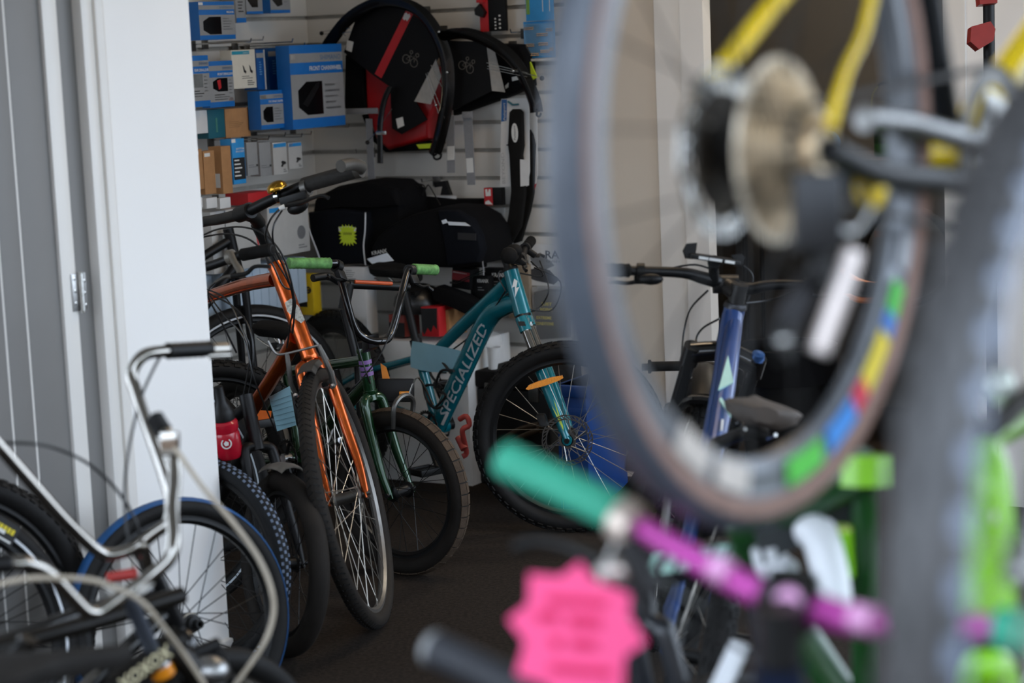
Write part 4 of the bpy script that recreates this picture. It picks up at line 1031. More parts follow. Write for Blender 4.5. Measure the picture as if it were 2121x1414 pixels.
part(w, 'rotor_carrier', M().lathe(C-n*0.042, n, [(0.012, 0.002), (0.055, 0.002), (0.055, -0.002), (0.012, -0.002)], 30, True), mat('dark_carrier', '#3c362f', 0.5, 0.5))
part(w, 'lock_ring', M().lathe(C-n*0.05, n, [(0.008, 0.003), (0.022, 0.003), (0.022, -0.004), (0.008, -0.004)], 24, True), steel)
BB = C+hd*0.425-UP*0.03
SC_ = C+hd*0.30+UP*0.34
fr = M()
ls = [P(1474, 172, 1.945), P(1542, 85, 1.98), P(1612, -2, 2.02), P(1700, -112, 2.07), SC_]
fr.tube(smooth(ls, 4), [0.0095, 0.0095, 0.0095, 0.010, 0.012], 12)
rs = [C+n*0.066+UP*0.02, P(1752, 150, 1.88), P(1806, 0, 1.96), SC_]
fr.tube(smooth(rs, 4), [0.006, 0.0048, 0.0048, 0.008], 12)
HTp = C+hd*1.0+UP*0.42; HBp = C+hd*1.03+UP*0.25
fr.tube([BB, HBp], 0.0205, 14); fr.tube([SC_, HTp-UP*0.03], 0.016, 12); fr.tube([HTp, HBp], 0.0215, 14)
fr.tube([BB-n*0.04, BB+n*0.04], 0.023, 14)
fo = part(T, 'frame', fr, yellow)
part(T, 'dropout', M().tube(smooth([P(1474, 172, 1.945), P(1462, 215, 1.94), C-n*0.066]), [0.011, 0.013, 0.012], 12), alu)
part(T, 'seat_tube', M().tube([BB, BB+(SC_-BB)*1.12], 0.0165, 14), mat('dark_grey_chainstay', '#151618', 0.45, noise=0.1, spec=0.3))
cs_ = M()
for s in (-1, 1):
    cs_.tube(smooth([C+n*(s*0.066), C+hd*0.12+n*(s*0.058)-UP*0.03, C+hd*0.3+n*(s*0.045)-UP*0.05, BB+n*(s*0.032)-UP*0.03]), [0.012, 0.013, 0.014, 0.014], 12)
part(T, 'chainstay', cs_, mat('dark_grey_chainstay', '#151618', 0.45, noise=0.1, spec=0.3), None)
part(T, 'yellow_stay_guard', M().ball(P(1803, 388, 1.96), 0.016, 0.012, 0.022, (CR, _f, CU), 12, 8), yellow)
# derailleur
dr = part(T, 'rear_derailleur', M().box(P(1692, 440, 1.80), CR, CU, _f, 0.022, 0.035, 0.012, 0.006), mat('dark_derailleur', '#1c1d1f', 0.4, 0.3))
part(dr, 'derailleur_cage', M().prism([P(a, b, 1.80) for a, b in ((1590, 690), (1615, 640), (1680, 545), (1718, 520), (1722, 560), (1665, 660), (1640, 735), (1612, 752))], -_f, 0.012), mat('dark_cage_alloy', '#2a2b2e', 0.35, 0.4))
part(dr, 'outer_cage_plate', M().tube(smooth([P(1768, 520, 1.78), P(1740, 610, 1.775), P(1695, 730, 1.77)]), [0.009, 0.0105, 0.010], 10), mat('pale_cage_alloy', '#d9cdc6', 0.3, 0.4))
for q in ((1625, 705), (1700, 560)):
    part(dr, 'jockey_wheel', M().lathe(P(q[0], q[1], 1.785), n, [(0.004, 0.005), (0.016, 0.005), (0.018, 0), (0.016, -0.005), (0.004, -0.005)], 14, True), black)
part(dr, 'pivot_bolt', M().ball(P(1624, 706, 1.768), 0.006), steel)
cable(T, [P(1692, 440, 1.80), P(1760, 480, 1.8), P(1800, 430, 1.86), P(1790, 390, 1.93)], 0.003, alu)
# crank
ca = BB+n*0.06
ck = part(T, 'crankset', M().tube([ca, P(1880, 255, 2.06), P(1790, 246, 2.0)], [0.014, 0.0115, 0.0125], 12), alu)
part(ck, 'chainring', M().lathe(BB+n*0.048, n, [(0.07, 0.0015), (0.09, 0.0015), (0.09, -0.0015), (0.07, -0.0015)], 44, True), dalu)
part(ck, 'spider', M().lathe(BB+n*0.052, n, [(0.01, 0.006), (0.03, 0.006), (0.07, 0.001), (0.07, -0.002), (0.01, -0.004)], 5), steel)
chain(T, C+n*0.045, 0.04, BB+n*0.048, 0.09, n, mat('oily_chain', '#2a2724', 0.5, 0.5))
part(T, 'brake_caliper', M().box(C-n*0.045+hd*0.06+UP*0.045, hd, n, UP, 0.03, 0.02, 0.018, 0.006), mat('grey_caliper', '#b9b6ae', 0.35, 0.7))
fa = C+hd*1.02; 
wheel(T, 'front_wheel', fa, n, 0.345, 0.019, 24, MATS['grey_road_tyre'], greyrim, black, spokeblack, hubw=0.035, rimd=0.03, rimw=0.0145)
rigid_fork(T, HBp, fa, n, 0.345, 0.019, yellow, 0.015, 0.009, 0.052)
saddle(T, SC_+UP*0.22-hd*0.02, hd, UP, 0.27, 0.14)
part(T, 'seatpost', M().tube([SC_, SC_+UP*0.19-hd*0.01], 0.0135, 12), black)
part(T, 'handlebar', M().tube(smooth([HTp+UP*0.05+hd*0.08+n*0.2-UP*0.1, HTp+UP*0.05+hd*0.16+n*0.2, HTp+UP*0.05+hd*0.08+n*0.19, HTp+UP*0.05+hd*0.08-n*0.19, HTp+UP*0.05+hd*0.16-n*0.2, HTp+UP*0.05+hd*0.08-n*0.2-UP*0.1]), 0.0125, 10), black)
part(T, 'stem', M().tube([HTp, HTp+UP*0.05, HTp+UP*0.05+hd*0.08], 0.016, 10), black)
# its work stand, beyond the right edge of the view
def work_stand(x, y, top, grabs, label):
    b = vec(x, y, 0)
    S = thing('work_stand', label, 'stand', b)
    part(S, 'pole', M().tube([b+UP*0.12, b+UP*top], 0.02, 12), black)
    for k in range(3):
        a = 2*math.pi*k/3+0.4
        part(S, 'leg', M().tube([b+UP*0.45, b+vec(math.cos(a), math.sin(a), 0)*0.42+UP*0.012], 0.012, 8), black)
    ar = part(S, 'arm', M().tube([b+UP*(top-0.05), grabs], 0.016, 10), black)
    part(ar, 'clamp_jaw', M().box(grabs, vec(1, 0, 0), vec(0, 1, 0), UP, 0.035, 0.03, 0.05, 0.006), mat('red_clamp_plastic', '#8c1f1c', 0.45))
seatp = SC_+UP*0.1
work_stand(seatp.x+0.75, seatp.y+0.35, 1.95, seatp, 'black work stand holding the yellow bicycle')

# ---- grey tyred bicycle, seen edge on at the right
C2 = P(2228, 1195, 1.40)
n2 = vec(0.87, -0.49, 0.0).normalized(); h2 = vec(0.49, 0.87, 0).normalized()
T = thing('mountain_bicycle', 'raised bicycle whose wide grey tyre rises edge on at the right', 'bicycle', vec(C2.x+.4, C2.y+.5, C2.z-0.4))
gty = mat('dusty_grey_tyre', '#3b3a3a', 0.45, noise=0.3, scale=18, bump=0.25)
w = wheel(T, 'rear_wheel', C2, n2, 0.348, 0.0225, 32, gty, black, alu, spokem, knobs=60, hubw=0.028, rimw=0.014, kh=0.0035, axle=0.042)
part(w, 'sidewall_sky_sheen', M().lathe(C2, n2, [(0.348-0.0225+0.0230*math.sin(a), 0.0230*math.cos(a)) for a in [math.radians(v) for v in (-60, -30, 0, 25, 42)]]+[(0.348-0.0225+0.0215*math.sin(a), 0.0215*math.cos(a)) for a in [math.radians(v) for v in (42, 20, 0, -30, -60)]], 96, True), mat('sky_sheen_blue_grey', '#6d7788', 0.35, noise=0.12, scale=12), 'blue grey tyre sidewall')  # ring carries the bluish sheen of the sky in its colour
bb2 = C2+h2*0.43-UP*0.02; sc2 = C2+h2*0.32+UP*0.36; ht2 = C2+h2*0.98+UP*0.38; hb2 = C2+h2*1.02+UP*0.25
dkf = mat('graphite_frame_paint', '#3a3d42', 0.3, 0.3, coat=0.4)
fr = M().tube([bb2, sc2], 0.017, 12); fr.tube([bb2, hb2], 0.021, 12); fr.tube([sc2, ht2], 0.018, 12); fr.tube([ht2, hb2], 0.022, 12)
for s in (-1, 1): fr.tube([C2+n2*(s*0.042), bb2+n2*(s*0.03)], 0.010, 10); fr.tube([C2+n2*(s*0.042), sc2], 0.008, 10)
part(T, 'frame', fr, dkf)
fa2 = C2+h2*1.1
wheel(T, 'front_wheel', fa2, n2, 0.348, 0.026, 32, gty, black, alu, spokem, hubw=0.04)
rigid_fork(T, hb2, fa2, n2, 0.348, 0.026, dkf)
saddle(T, sc2+UP*0.2, h2, UP)
part(T, 'seatpost', M().tube([sc2, sc2+UP*0.17], 0.0145, 10), black)
crankset(T, bb2, n2*-1, h2, UP, 0.3, 0.09, 0.17, alu, black)
part(T, 'handlebar', M().tube([ht2+UP*0.08+h2*0.06-n2*0.33, ht2+UP*0.08+h2*0.06+n2*0.33], 0.012, 10), black)
part(T, 'stem', M().tube([ht2, ht2+UP*0.07, ht2+UP*0.08+h2*0.06], 0.016, 10), black)
work_stand(sc2.x+0.7, sc2.y-0.1, 1.75, sc2+UP*0.1, 'black work stand holding the grey tyred bicycle')

# ---- bicycle with magenta handlebar and turquoise grips
mag = mat('magenta_anodised', '#b8449c', 0.3, 0.25, noise=0.04)
tgr = mat('turquoise_rubber', '#35a384', 0.65, noise=0.06)
pearl = mat('pearl_clamp', '#cbbcae', 0.3, 0.4, noise=0.2, scale=80)
bp = [(1038, 948, 1.93), (1282, 1062, 1.86), (1330, 1092, 1.845), (1450, 1163, 1.81), (1540, 1210, 1.79), (1640, 1247, 1.765), (1800, 1288, 1.72), (1990, 1296, 1.67), (2065, 1300, 1.65), (2230, 1325, 1.61)]
BP = [P(*p) for p in bp]
T = thing('mountain_bicycle', 'bicycle with a magenta handlebar and turquoise grips in the foreground', 'bicycle', vec(BP[5].x, BP[5].y+0.3, 0))
hb = part(T, 'handlebar', M().tube(smooth(BP, 4), [0.0105, 0.0105, 0.0105, 0.011, 0.0125, 0.0155, 0.0125, 0.011, 0.0105, 0.0105], 14), mag, 'magenta anodised handlebar')
grip(hb, BP[1], BP[0], 0.0175, tgr, 0, 0, 'turquoise rubber grip'); grip(hb, BP[8], BP[9], 0.0175, tgr, 0, 0, 'turquoise rubber grip')
bd1 = (BP[2]-BP[1]).normalized()
part(hb, 'lock_ring', M().lathe(P(1300, 1082, 1.85), bd1, [(0.011, -0.012), (0.0205, -0.010), (0.0205, 0.010), (0.011, 0.012)], 18, True), pearl)
bfw = vec(-0.25, 0.95, -0.15).normalized()
m_ = mat('shiny_lever_alloy', '#8d8f92', 0.25, 0.8)
lv = part(hb, 'brake_lever', M().tube(smooth([P(1300, 1110, 1.86), P(1295, 1180, 1.88), P(1255, 1165, 1.90), P(1180, 1132, 1.94), P(1110, 1120, 1.97), P(1068, 1135, 1.98)]), [0.010, 0.012, 0.009, 0.007, 0.006, 0.007], 10), black)
part(lv, 'lever_pivot', M().ball(P(1285, 1182, 1.86), 0.022, 0.014, 0.012, (CR, _f, CU)), mat('pale_alloy', '#c9bdb4', 0.3, 0.6))
part(lv, 'reservoir', M().tube([P(1300, 1120, 1.85), P(1350, 1230, 1.84)], 0.013, 10), black)
st = P(1632, 1300, 1.85)
part(hb, 'pale_print', M().tube([P(1478, 1171, 1.797), P(1510, 1188, 1.788)], 0.0118, 12), mat('pale_pink_print', '#d99bc6', 0.4))
part(hb, 'pale_print', M().tube([P(1768, 1276, 1.724), P(1810, 1286, 1.712)], 0.0123, 12), mat('pale_pink_print', '#d99bc6', 0.4))
sm = M().tube([BP[5]-bd1*0.024, BP[5]+bd1*0.024], 0.021, 16); hdl = vec(0.35, 0.93, 0).normalized()
stm = BP[5]+hdl*-0.05-UP*0.01
sm.tube([BP[5], stm], [0.02, 0.018], 12); sm.tube([stm+UP*0.02, stm-UP*0.03], 0.0195, 14)
part(T, 'stem', sm, black)
part(T, 'stem_cap', M().lathe(P(1632, 1245, 1.735), (EYE-BP[5]).normalized(), [(0.0005, 0.003), (0.011, 0.002), (0.012, -0.004)], 18), mat('pale_pink_print', '#d99bc6', 0.4))
HTp = stm-UP*0.03; HBp = HTp+hdl*0.04-UP*0.13; fa = HBp+hdl*0.12; fa.z = 0.345
navy = mat('navy_frame_paint', '#1a2338', 0.3, 0.2, coat=0.5)
bb = fa-hdl*0.66; bb.z = 0.31; stp = bb-hdl*0.13+UP*0.42; ra = fa-hdl*1.08; ra.z = 0.345
pn = hdl.cross(UP)
fr = M().tube([HTp, HBp], 0.022, 14); fr.tube([HTp-UP*0.03, stp], 0.018, 12); fr.tube([HBp+UP*0.03, bb], 0.021, 12); fr.tube([stp, bb], 0.017, 12)
for s in (-1, 1): fr.tube([bb, ra+pn*(s*.065)], 0.01, 8); fr.tube([stp, ra+pn*(s*.065)], 0.009, 8)
part(T, 'frame', fr, navy)
rigid_fork(T, HBp, fa, pn, 0.345, 0.026, black)
wheel(T, 'front_wheel', fa, pn, 0.345, 0.026, 32, rubber, black, black, spokeblack, hubw=0.04)
wheel(T, 'rear_wheel', ra, pn, 0.345, 0.026, 32, rubber, black, black, spokeblack, hubw=0.04)
part(T, 'seatpost', M().tube([stp, stp+UP*0.06], 0.0145, 10), black)
saddle(T, stp+UP*0.1, hdl, UP)
cable(T, [P(1352, 1235, 1.84), P(1420, 1300, 1.9), P(1520, 1330, 1.9), P(1600, 1400, 1.85)], 0.003)
cable(T, [P(1340, 1180, 1.86), P(1450, 1260, 1.95), P(1560, 1290, 1.95), P(1620, 1370, 1.9)], 0.003)
# ---- pink star card
pink = mat('fluorescent_pink_card', '#f04f86', 0.7, noise=0.03)
pinkd = mat('faded_red_marker', '#cf1f58', 0.7, noise=0.05)
D = 1.80
star = [(1202, 1163), (1226, 1198), (1306, 1231), (1302, 1273), (1338, 1329), (1294, 1360), (1290, 1440), (1225, 1432), (1170, 1480), (1135, 1418), (1068, 1396), (1087, 1329), (1052, 1282), (1094, 1250), (1096, 1188), (1160, 1194)]
pc = thing('price_card', 'fluorescent pink star shaped price card hung below the turquoise grip', 'price card', P(1195, 1480, D))
part(pc, 'card', M().prism([P(a, b, D) for a, b in star], -_f, 0.0015), pink)
part(pc, 'string', M().tube([P(1240, 1212, D), P(1262, 1150, 1.84), P(1290, 1082, 1.855)], 0.0012, 5), print_w)
for yy, x0, x1, amp in ((1240, 1135, 1255, 6), (1275, 1115, 1160, 8), (1285, 1180, 1245, 9), (1330, 1145, 1165, 12), (1332, 1185, 1240, 8), (1382, 1140, 1270, 6)):
    pts = []; k = 0; xx = x0
    while xx <= x1:
        pts.append(P(xx, yy+amp*(1 if k % 2 else -1)+(xx-x0)*0.08, D-0.001)); xx += 7; k += 1
    part(pc, 'handwriting', M().tube(smooth(pts, 3), 0.0022, 5), pinkd)
# ---- black grip in front of the floor
gb = [P(893, 1340, 1.95), P(1110, 1440, 1.90), P(1300, 1530, 1.86), P(1500, 1610, 1.82), P(1750, 1680, 1.78)]
T = thing('black_handlebar', 'matt black handlebar with a grey capped grip low in the foreground', 'handlebar', P(1300, 1640, 1.9))
hb = part(T, 'bar', M().tube(smooth(gb), 0.011, 12), black)
grip(hb, P(1105, 1437, 1.901), gb[0], 0.0175, mat('slate_black_rubber', '#24262b', 0.6))
part(hb, 'end_cap', M().lathe(gb[0], (gb[0]-gb[1]).normalized(), [(0.0005, 0.005), (0.014, 0.004), (0.0175, -0.001), (0.017, -0.006)], 16), mat('grey_cap', '#8a8b8a', 0.5))
part(T, 'stem', M().tube(smooth([gb[2], P(1310, 1600, 1.95), P(1315, 1800, 1.98)]), 0.018, 12), black)

# ---- dark green framed bicycle with white fork behind the raised wheel
dg = mat('deep_green_frame', '#17441b', 0.35, 0.1, noise=0.08, coat=0.4)
lime = mat('lime_green_paint', '#86cc24', 0.3, noise=0.05, coat=0.5)
wfk = mat('white_fork_paint', '#dde0e4', 0.3, noise=0.03, coat=0.4)
T = thing('mountain_bicycle', 'dark green bicycle with lime seat clamp and white fork below the yellow one', 'bicycle', P(1700, 1500, 3.0))
T.location.z = 0; ORG[T.name].z = 0
fr = M().tube([P(1535, 1098, 2.75), P(1800, 968, 2.6)], [0.03, 0.028], 14)
fr.tube([P(1790, 985, 2.62), P(1790, 1500, 2.75)], 0.017, 12)
fr.tube([P(1560, 1090, 2.74), P(1545, 1190, 2.8)], 0.026, 12); fr.tube([P(1552, 1150, 2.78), P(1785, 1500, 2.75)], 0.024, 12)
fo = part(T, 'frame', fr, dg)
part(fo, 'seat_clamp', M().lathe(P(1790, 972, 2.61), CU, [(0.016, -0.02), (0.034, -0.02), (0.034, 0.018), (0.016, 0.02)], 18, True), lime)
part(fo, 'lime_panel', M().tube([P(1740, 1095, 2.64), P(1745, 1190, 2.66)], 0.016, 12), lime)
part(T, 'shock_link', M().prism([P(a, b, 2.68) for a, b in ((1565, 1100), (1700, 1050), (1790, 1030), (1790, 1075), (1700, 1110), (1580, 1170))], -_f, 0.03), mat('dark_link', '#2f3436', 0.45, 0.3))
fk = part(T, 'white_fork', M().tube(smooth([P(1660, 1105, 2.66), P(1695, 1105, 2.64), P(1720, 1190, 2.62), P(1735, 1275, 2.6)]), [0.016, 0.025, 0.024, 0.02], 14), wfk)
part(fk, 'fork_leg', M().tube(smooth([P(1590, 1130, 2.7), P(1602, 1172, 2.7), P(1640, 1185, 2.68)]), [0.022, 0.024, 0.016], 12), wfk)
part(fk, 'fork_leg', M().tube([P(1480, 1450, 2.7), P(1535, 1330, 2.72)], 0.014, 12), wfk)
part(fk, 'fork_crown', M().prism([P(a, b, 2.6) for a, b in ((1610, 1188), (1680, 1192), (1688, 1205), (1672, 1230), (1610, 1222))], -_f, 0.05), black)
wc = P(1860, 1620, 2.75); wc.z = 0.345
wheel(T, 'rear_wheel', wc, vec(0.8, -0.6, 0), 0.345, 0.026, 28, rubber, black, black, spokem, knobs=50, hubw=0.045)
wheel(T, 'front_wheel', wc+vec(-0.6, -0.8, 0)*-1.0, vec(0.8, -0.6, 0), 0.345, 0.026, 28, rubber, black, black, spokem, knobs=50, hubw=0.045)
# ---- grey bicycle with mint lettering, low right of centre
T = thing('road_bicycle', 'dark bicycle with pale mint lettering blocks beneath the magenta handlebar', 'bicycle', P(1500, 1500, 3.1))
T.location.z = 0; ORG[T.name].z = 0
chf = mat('charcoal_frame', '#26282d', 0.35, 0.2, coat=0.3)
d0 = 2.95
fr = M().tube([P(1310, 1178, d0), P(1570, 1150, d0-0.1)], 0.028, 14)
fr.tube([P(1560, 1150, d0-0.1), P(1600, 1420, d0-0.1)], 0.02, 12); fr.tube([P(1310, 1170, d0), P(1330, 1260, d0)], 0.022, 12)
fo = part(T, 'frame', fr, chf)
for k in range(6):
    x0 = 1335+k*33; yb = 1172-k*4.2
    part(fo, 'mint_block', M().prism([P(x0, yb+20, d0-0.05-k*.016), P(x0+25, yb+18, d0-0.05-k*.016), P(x0+44, yb-28, d0-0.05-k*.016), P(x0+19, yb-26, d0-0.05-k*.016)], -_f, 0.004), mint)
wc = P(1470, 1690, 2.95); wc.z = 0.335
wheel(T, 'front_wheel', wc, vec(0.65, -0.76, 0), 0.335, 0.018, 24, rubber, mat('pale_grey_rim', '#8e9297', 0.4, 0.4), black, mat('slate_spoke', '#5d6874', 0.4, 0.4), hubw=0.04, rimd=0.025, sr=0.0022)
wheel(T, 'rear_wheel', wc+vec(-0.76, -0.65, 0)*-0.98, vec(0.65, -0.76, 0), 0.335, 0.018, 24, rubber, MATS['pale_grey_rim'], black, MATS['slate_spoke'], hubw=0.04, rimd=0.025, sr=0.0022)
rigid_fork(T, P(1335, 1270, d0), wc, vec(0.65, -0.76, 0), 0.335, 0.018, chf)
# ---- lime bicycle beside the edge-on tyre
T = thing('lime_bicycle', 'lime green bicycle frame with a white badge right of the wide grey tyre', 'bicycle', P(2050, 1700, 2.3))
T.location.z = 0; ORG[T.name].z = 0
d0 = 2.15
fr = M().tube(smooth([P(2034, 930, d0+0.03), P(2040, 985, d0), P(2044, 1120, d0), P(2046, 1272, d0)]), [0.018, 0.027, 0.030, 0.029], 16)
fr.tube(smooth([P(2030, 940, d0+0.03), P(2060, 900, d0+0.3), P(2150, 860, d0+0.8)]), [0.016, 0.02], 12)
fr.tube(smooth([P(2042, 1250, d0), P(2100, 1300, d0+0.3), P(2230, 1420, d0+0.9)]), [0.024, 0.02], 12)
fo = part(T, 'frame', fr, lime)
part(fo, 'glare_spot', M().ball(P(2056, 1065, d0-0.024), 0.011, 0.006, 0.022, (CR, _f, CU), 12, 8), print_w)  # white ball stands for the glare on the lime tube
fk = M().tube(smooth([P(2010, 1500, d0+0.02), P(2020, 1400, d0), P(2045, 1378, d0-0.01), P(2075, 1400, d0), P(2095, 1500, d0+0.02)]), [0.016, 0.018, 0.022, 0.018, 0.016], 12)
part(T, 'fork', fk, lime)
wc = P(2052, 1900, d0); wc.z = 0.34
wheel(T, 'front_wheel', wc, vec(0.98, -0.2, 0), 0.34, 0.024, 28, rubber, black, black, spokem)
wheel(T, 'rear_wheel', wc+vec(0.2, 0.98, 0)*1.0, vec(0.98, -0.2, 0), 0.34, 0.024, 28, rubber, black, black, spokem)
part(T, 'steerer', M().tube([P(2040, 1270, d0), P(2044, 1380, d0)], 0.019, 12), blackgloss)
part(T, 'handlebar', M().tube(smooth([P(1960, 820, d0-0.05), P(2025, 885, d0+0.02), P(2060, 880, d0+0.04), P(2150, 800, d0+0.1)]), 0.012, 10), black)
part(T, 'head_lamp', M().ball(P(2072, 800, d0+0.1), 0.018, 0.018, 0.02), mat('pale_lamp', '#e6efe2', 0.15, 0.3))
part(T, 'silver_strip', M().tube([P(1975, 1010, d0+0.1), P(1976, 1290, d0+0.1)], 0.008, 8), mat('pale_alloy', '#c9bdb4', 0.3, 0.6))
# ------------------------------------------------------------------ foreground left : cruiser bars and loose wheels
# loose wheel with blue tread
c = P(372, 1248, 4.74); n = vec(0.62, -0.77, 0.14).normalized(); c.z = 0.283
T = thing('loose_wheel', 'loose bicycle wheel with a blue treaded tyre leaning on the white wall', 'wheel', vec(c.x, c.y, 0))
w = wheel(T, 'rim', c, n, 0.285, 0.022, 28, rubber, black, black, spokeblack, hubw=0.032, rimd=0.02, rimw=0.013, axle=0.06, sr=0.0013)
bl = mat('blue_tyre_tread', '#1c5288', 0.5, noise=0.15)
part(w, 'blue_tread', M().lathe(c, n, [(0.285-0.022+0.0222*math.sin(a)+0.001, 0.0226*math.cos(a)) for a in [math.radians(v) for v in (36, 55, 72, 90, 108, 125, 142)]]+[(0.278, -0.012), (0.274, 0.012)], 72, True), bl, 'blue tyre tread')
part(w, 'freehub', M().lathe(c+n*0.05, n, [(0.006, 0.038), (0.010, 0.038), (0.010, 0.020), (0.017, 0.018), (0.017, 0.004), (0.022, 0.002), (0.022, -0.012), (0.006, -0.012)], 18, True), black)
part(w, 'silver_ring', M().lathe(c+n*0.046, n, [(0.012, 0.003), (0.0235, 0.003), (0.0235, -0.002), (0.012, -0.002)], 20, True), mat('cream_ring', '#c8bfae', 0.4))
# loose wheels against the grey door
c = P(-166, 1186, 4.32); n = (NL*0.8+vec(0, -1, 0)*0.5+UP*0.12).normalized(); c.z = 0.335
T = thing('loose_wheel', 'wheel with a striped black tyre and yellow label leaning by the grey door', 'wheel', vec(c.x, c.y, 0))
w = wheel(T, 'rim', c, n, 0.338, 0.022, 28, rubber, black, black, spokeblack, stripe=refl, rimd=0.018)
lc = onplane(40, 1035, c+n*0.02, n)-c; lc = c+(lc-n*lc.dot(n)).normalized()*0.308+n*0.021; ld = (c-lc); ld = (ld-n*ld.dot(n)).normalized(); lt = n.cross(ld)
lb = M().box(lc+n*0.004, lt, ld, n, 0.032, 0.024, 0.0012)
lo = part(w, 'tyre_label', lb, print_k, 'black label with yellow print')
yel = mat('yellow_print', '#d8c51e', 0.5)
for k in range(5): part(lo, 'yellow_mark', M().box(lc+n*0.0055+lt*(-0.02+k*0.01)-ld*0.006, lt, ld, n, 0.0036, 0.006, 0.0008), yel)
part(lo, 'white_sticker', M().box(lc+n*0.0058-lt*0.004+ld*0.002, lt, ld, n, 0.008, 0.004, 0.001), print_w)
part(lo, 'white_line', M().box(lc+n*0.0055+ld*0.016, lt, ld, n, 0.026, 0.002, 0.0008), print_w)
c = P(-126, 1186, 4.47); n = (NL*0.8+vec(0, -1, 0)*0.5+UP*0.10).normalized(); c.z = 0.35
T = thing('loose_wheel', 'knobbly tyred wheel leaning behind the striped tyre by the grey door', 'wheel', vec(c.x, c.y, 0))
wheel(T, 'rim', c, n, 0.352, 0.026, 28, rubber, black, black, spokeblack, knobs=84, kh=0.003)
# ---- cruiser bicycle with tall chrome bar (farther)
def cruiser(label, bp, gripA, gripB, hdpts, fcol, extra):
    BPs = [P(*p) for p in bp]
    T = thing('cruiser_bicycle', label, 'bicycle', vec(hdpts[1].x, hdpts[1].y, 0))
    hb = part(T, 'handlebar', M().tube(smooth(BPs, 5), 0.0112, 14), chrome, 'tall curved chrome handlebar')
    grip(hb, P(*gripA[0]), P(*gripA[1]), 0.0155, black, 6)
    grip(hb, BPs[-2], BPs[-1], 0.0155, black, 6)
    return T, hb, BPs
bp1 = [(470, 722, 3.86), (345, 727, 3.76), (296, 737, 3.73), (273, 775, 3.72), (283, 815, 3.71), (311, 898, 3.69), (342, 990, 3.67), (353, 1036, 3.66), (349, 1080, 3.65), (320, 1104, 3.65), (286, 1130, 3.65), (235, 1148, 3.63), (197, 1137, 3.61), (130, 1074, 3.56), (52, 986, 3.5), (-60, 860, 3.42), (-130, 800, 3.38), (-230, 790, 3.5)]
HT, HB = P(296, 1150, 3.68), P(318, 1215, 3.72)
T, hb, BPs = cruiser('cruiser bicycle with a tall chrome handlebar and grip in front of the white wall', bp1, ((345, 727, 3.76), (438, 722, 3.835)), None, (HT, HB), None, None)
part(hb, 'chrome_bar_end', M().tube([P(430, 737, 3.82), P(474, 735, 3.85)], [0.006, 0.008], 10), chrome)
st = M().tube([P(286, 1130, 3.65), P(300, 1130, 3.655)], 0.017, 14); st.tube([P(292, 1132, 3.66), P(303, 1170, 3.68), HB], [0.015, 0.0135, 0.0135], 12)
part(T, 'stem', st, chrome)
hd1 = vec(0.75, 0.66, 0).normalized(); pn = hd1.cross(UP)
Hh = M().tube([P(316, 1190, 3.70), P(362, 1290, 3.74)], 0.02, 14)
fa = P(420, 1500, 3.78); fa.z = 0.25
bb = fa-hd1*0.6; bb.z = 0.27; ra = fa-hd1*1.0; ra.z = 0.25; stp = bb-hd1*0.12+UP*0.3
Hh.tube([P(350, 1262, 3.73), bb], 0.016, 12); Hh.tube([P(325, 1215, 3.71), stp], 0.014, 12); Hh.tube([stp, bb], 0.014, 12)
for s in (-1, 1): Hh.tube([stp, ra+pn*(s*.055)], 0.008, 8); Hh.tube([bb, ra+pn*(s*.055)], 0.009, 8)
part(T, 'frame', Hh, blackgloss)
rigid_fork(T, P(365, 1300, 3.74), fa, pn, 0.25, 0.022, blackgloss)
wheel(T, 'front_wheel', fa, pn, 0.25, 0.024, 28, rubber, chrome, chrome, spokem)
wheel(T, 'rear_wheel', ra, pn, 0.25, 0.024, 28, rubber, chrome, chrome, spokem)
part(T, 'seatpost', M().tube([stp, stp+UP*0.1], 0.0125, 10), steel)
saddle(T, stp+UP*0.14, hd1, UP)
part(T, 'red_reflector', M().tube([P(222, 1196, 3.64), P(283, 1187, 3.64)], [0.009, 0.0105], 12), mat('red_plastic', '#a32b25', 0.4))
for pts in ([(337, 732, 3.76), (320, 760, 3.72), (290, 830, 3.7), (265, 940, 3.68), (258, 1040, 3.67), (270, 1130, 3.66), (300, 1180, 3.68)],
            [(-20, 918, 3.5), (60, 918, 3.55), (120, 930, 3.6), (190, 965, 3.64), (250, 1025, 3.66), (285, 1090, 3.67), (300, 1150, 3.7)]):
    cable(T, [P(*p) for p in pts], 0.003)
# ---- cruiser bicycle, nearer
bp2 = [(318, 862, 3.42), (347, 905, 3.40), (360, 945, 3.38), (361, 1000, 3.36), (357, 1060, 3.33), (360, 1118, 3.3), (350, 1158, 3.29), (310, 1194, 3.28), (258, 1230, 3.26), (210, 1264, 3.24), (182, 1268, 3.22), (152, 1240, 3.2), (108, 1194, 3.17), (66, 1170, 3.14), (26, 1166, 3.12), (-60, 1170, 3.1)]
HT, HB = P(270, 1236, 3.27), P(330, 1370, 3.33)
T, hb, BPs = cruiser('nearer cruiser bicycle with chrome handlebar, white cables and cream lettering', bp2, ((340, 895, 3.405), (318, 862, 3.42)), None, (HT, HB), None, None)
part(hb, 'lever_clamp', M().box(P(352, 918, 3.38), CR, CU, _f, 0.014, 0.02, 0.014, 0.004), chrome)
part(T, 'stem', M().tube([P(262, 1230, 3.265), P(268, 1240, 3.27), P(322, 1362, 3.33)], [0.015, 0.0125, 0.0125], 12), mat('blued_steel', '#6d7480', 0.3, 0.8))
part(T, 'stem_collar', M().tube([P(318, 1350, 3.33), P(332, 1380, 3.335)], 0.0195, 14), alu)
part(T, 'amber_collar', M().tube([P(331, 1378, 3.335), P(340, 1398, 3.34)], 0.020, 14), amber)
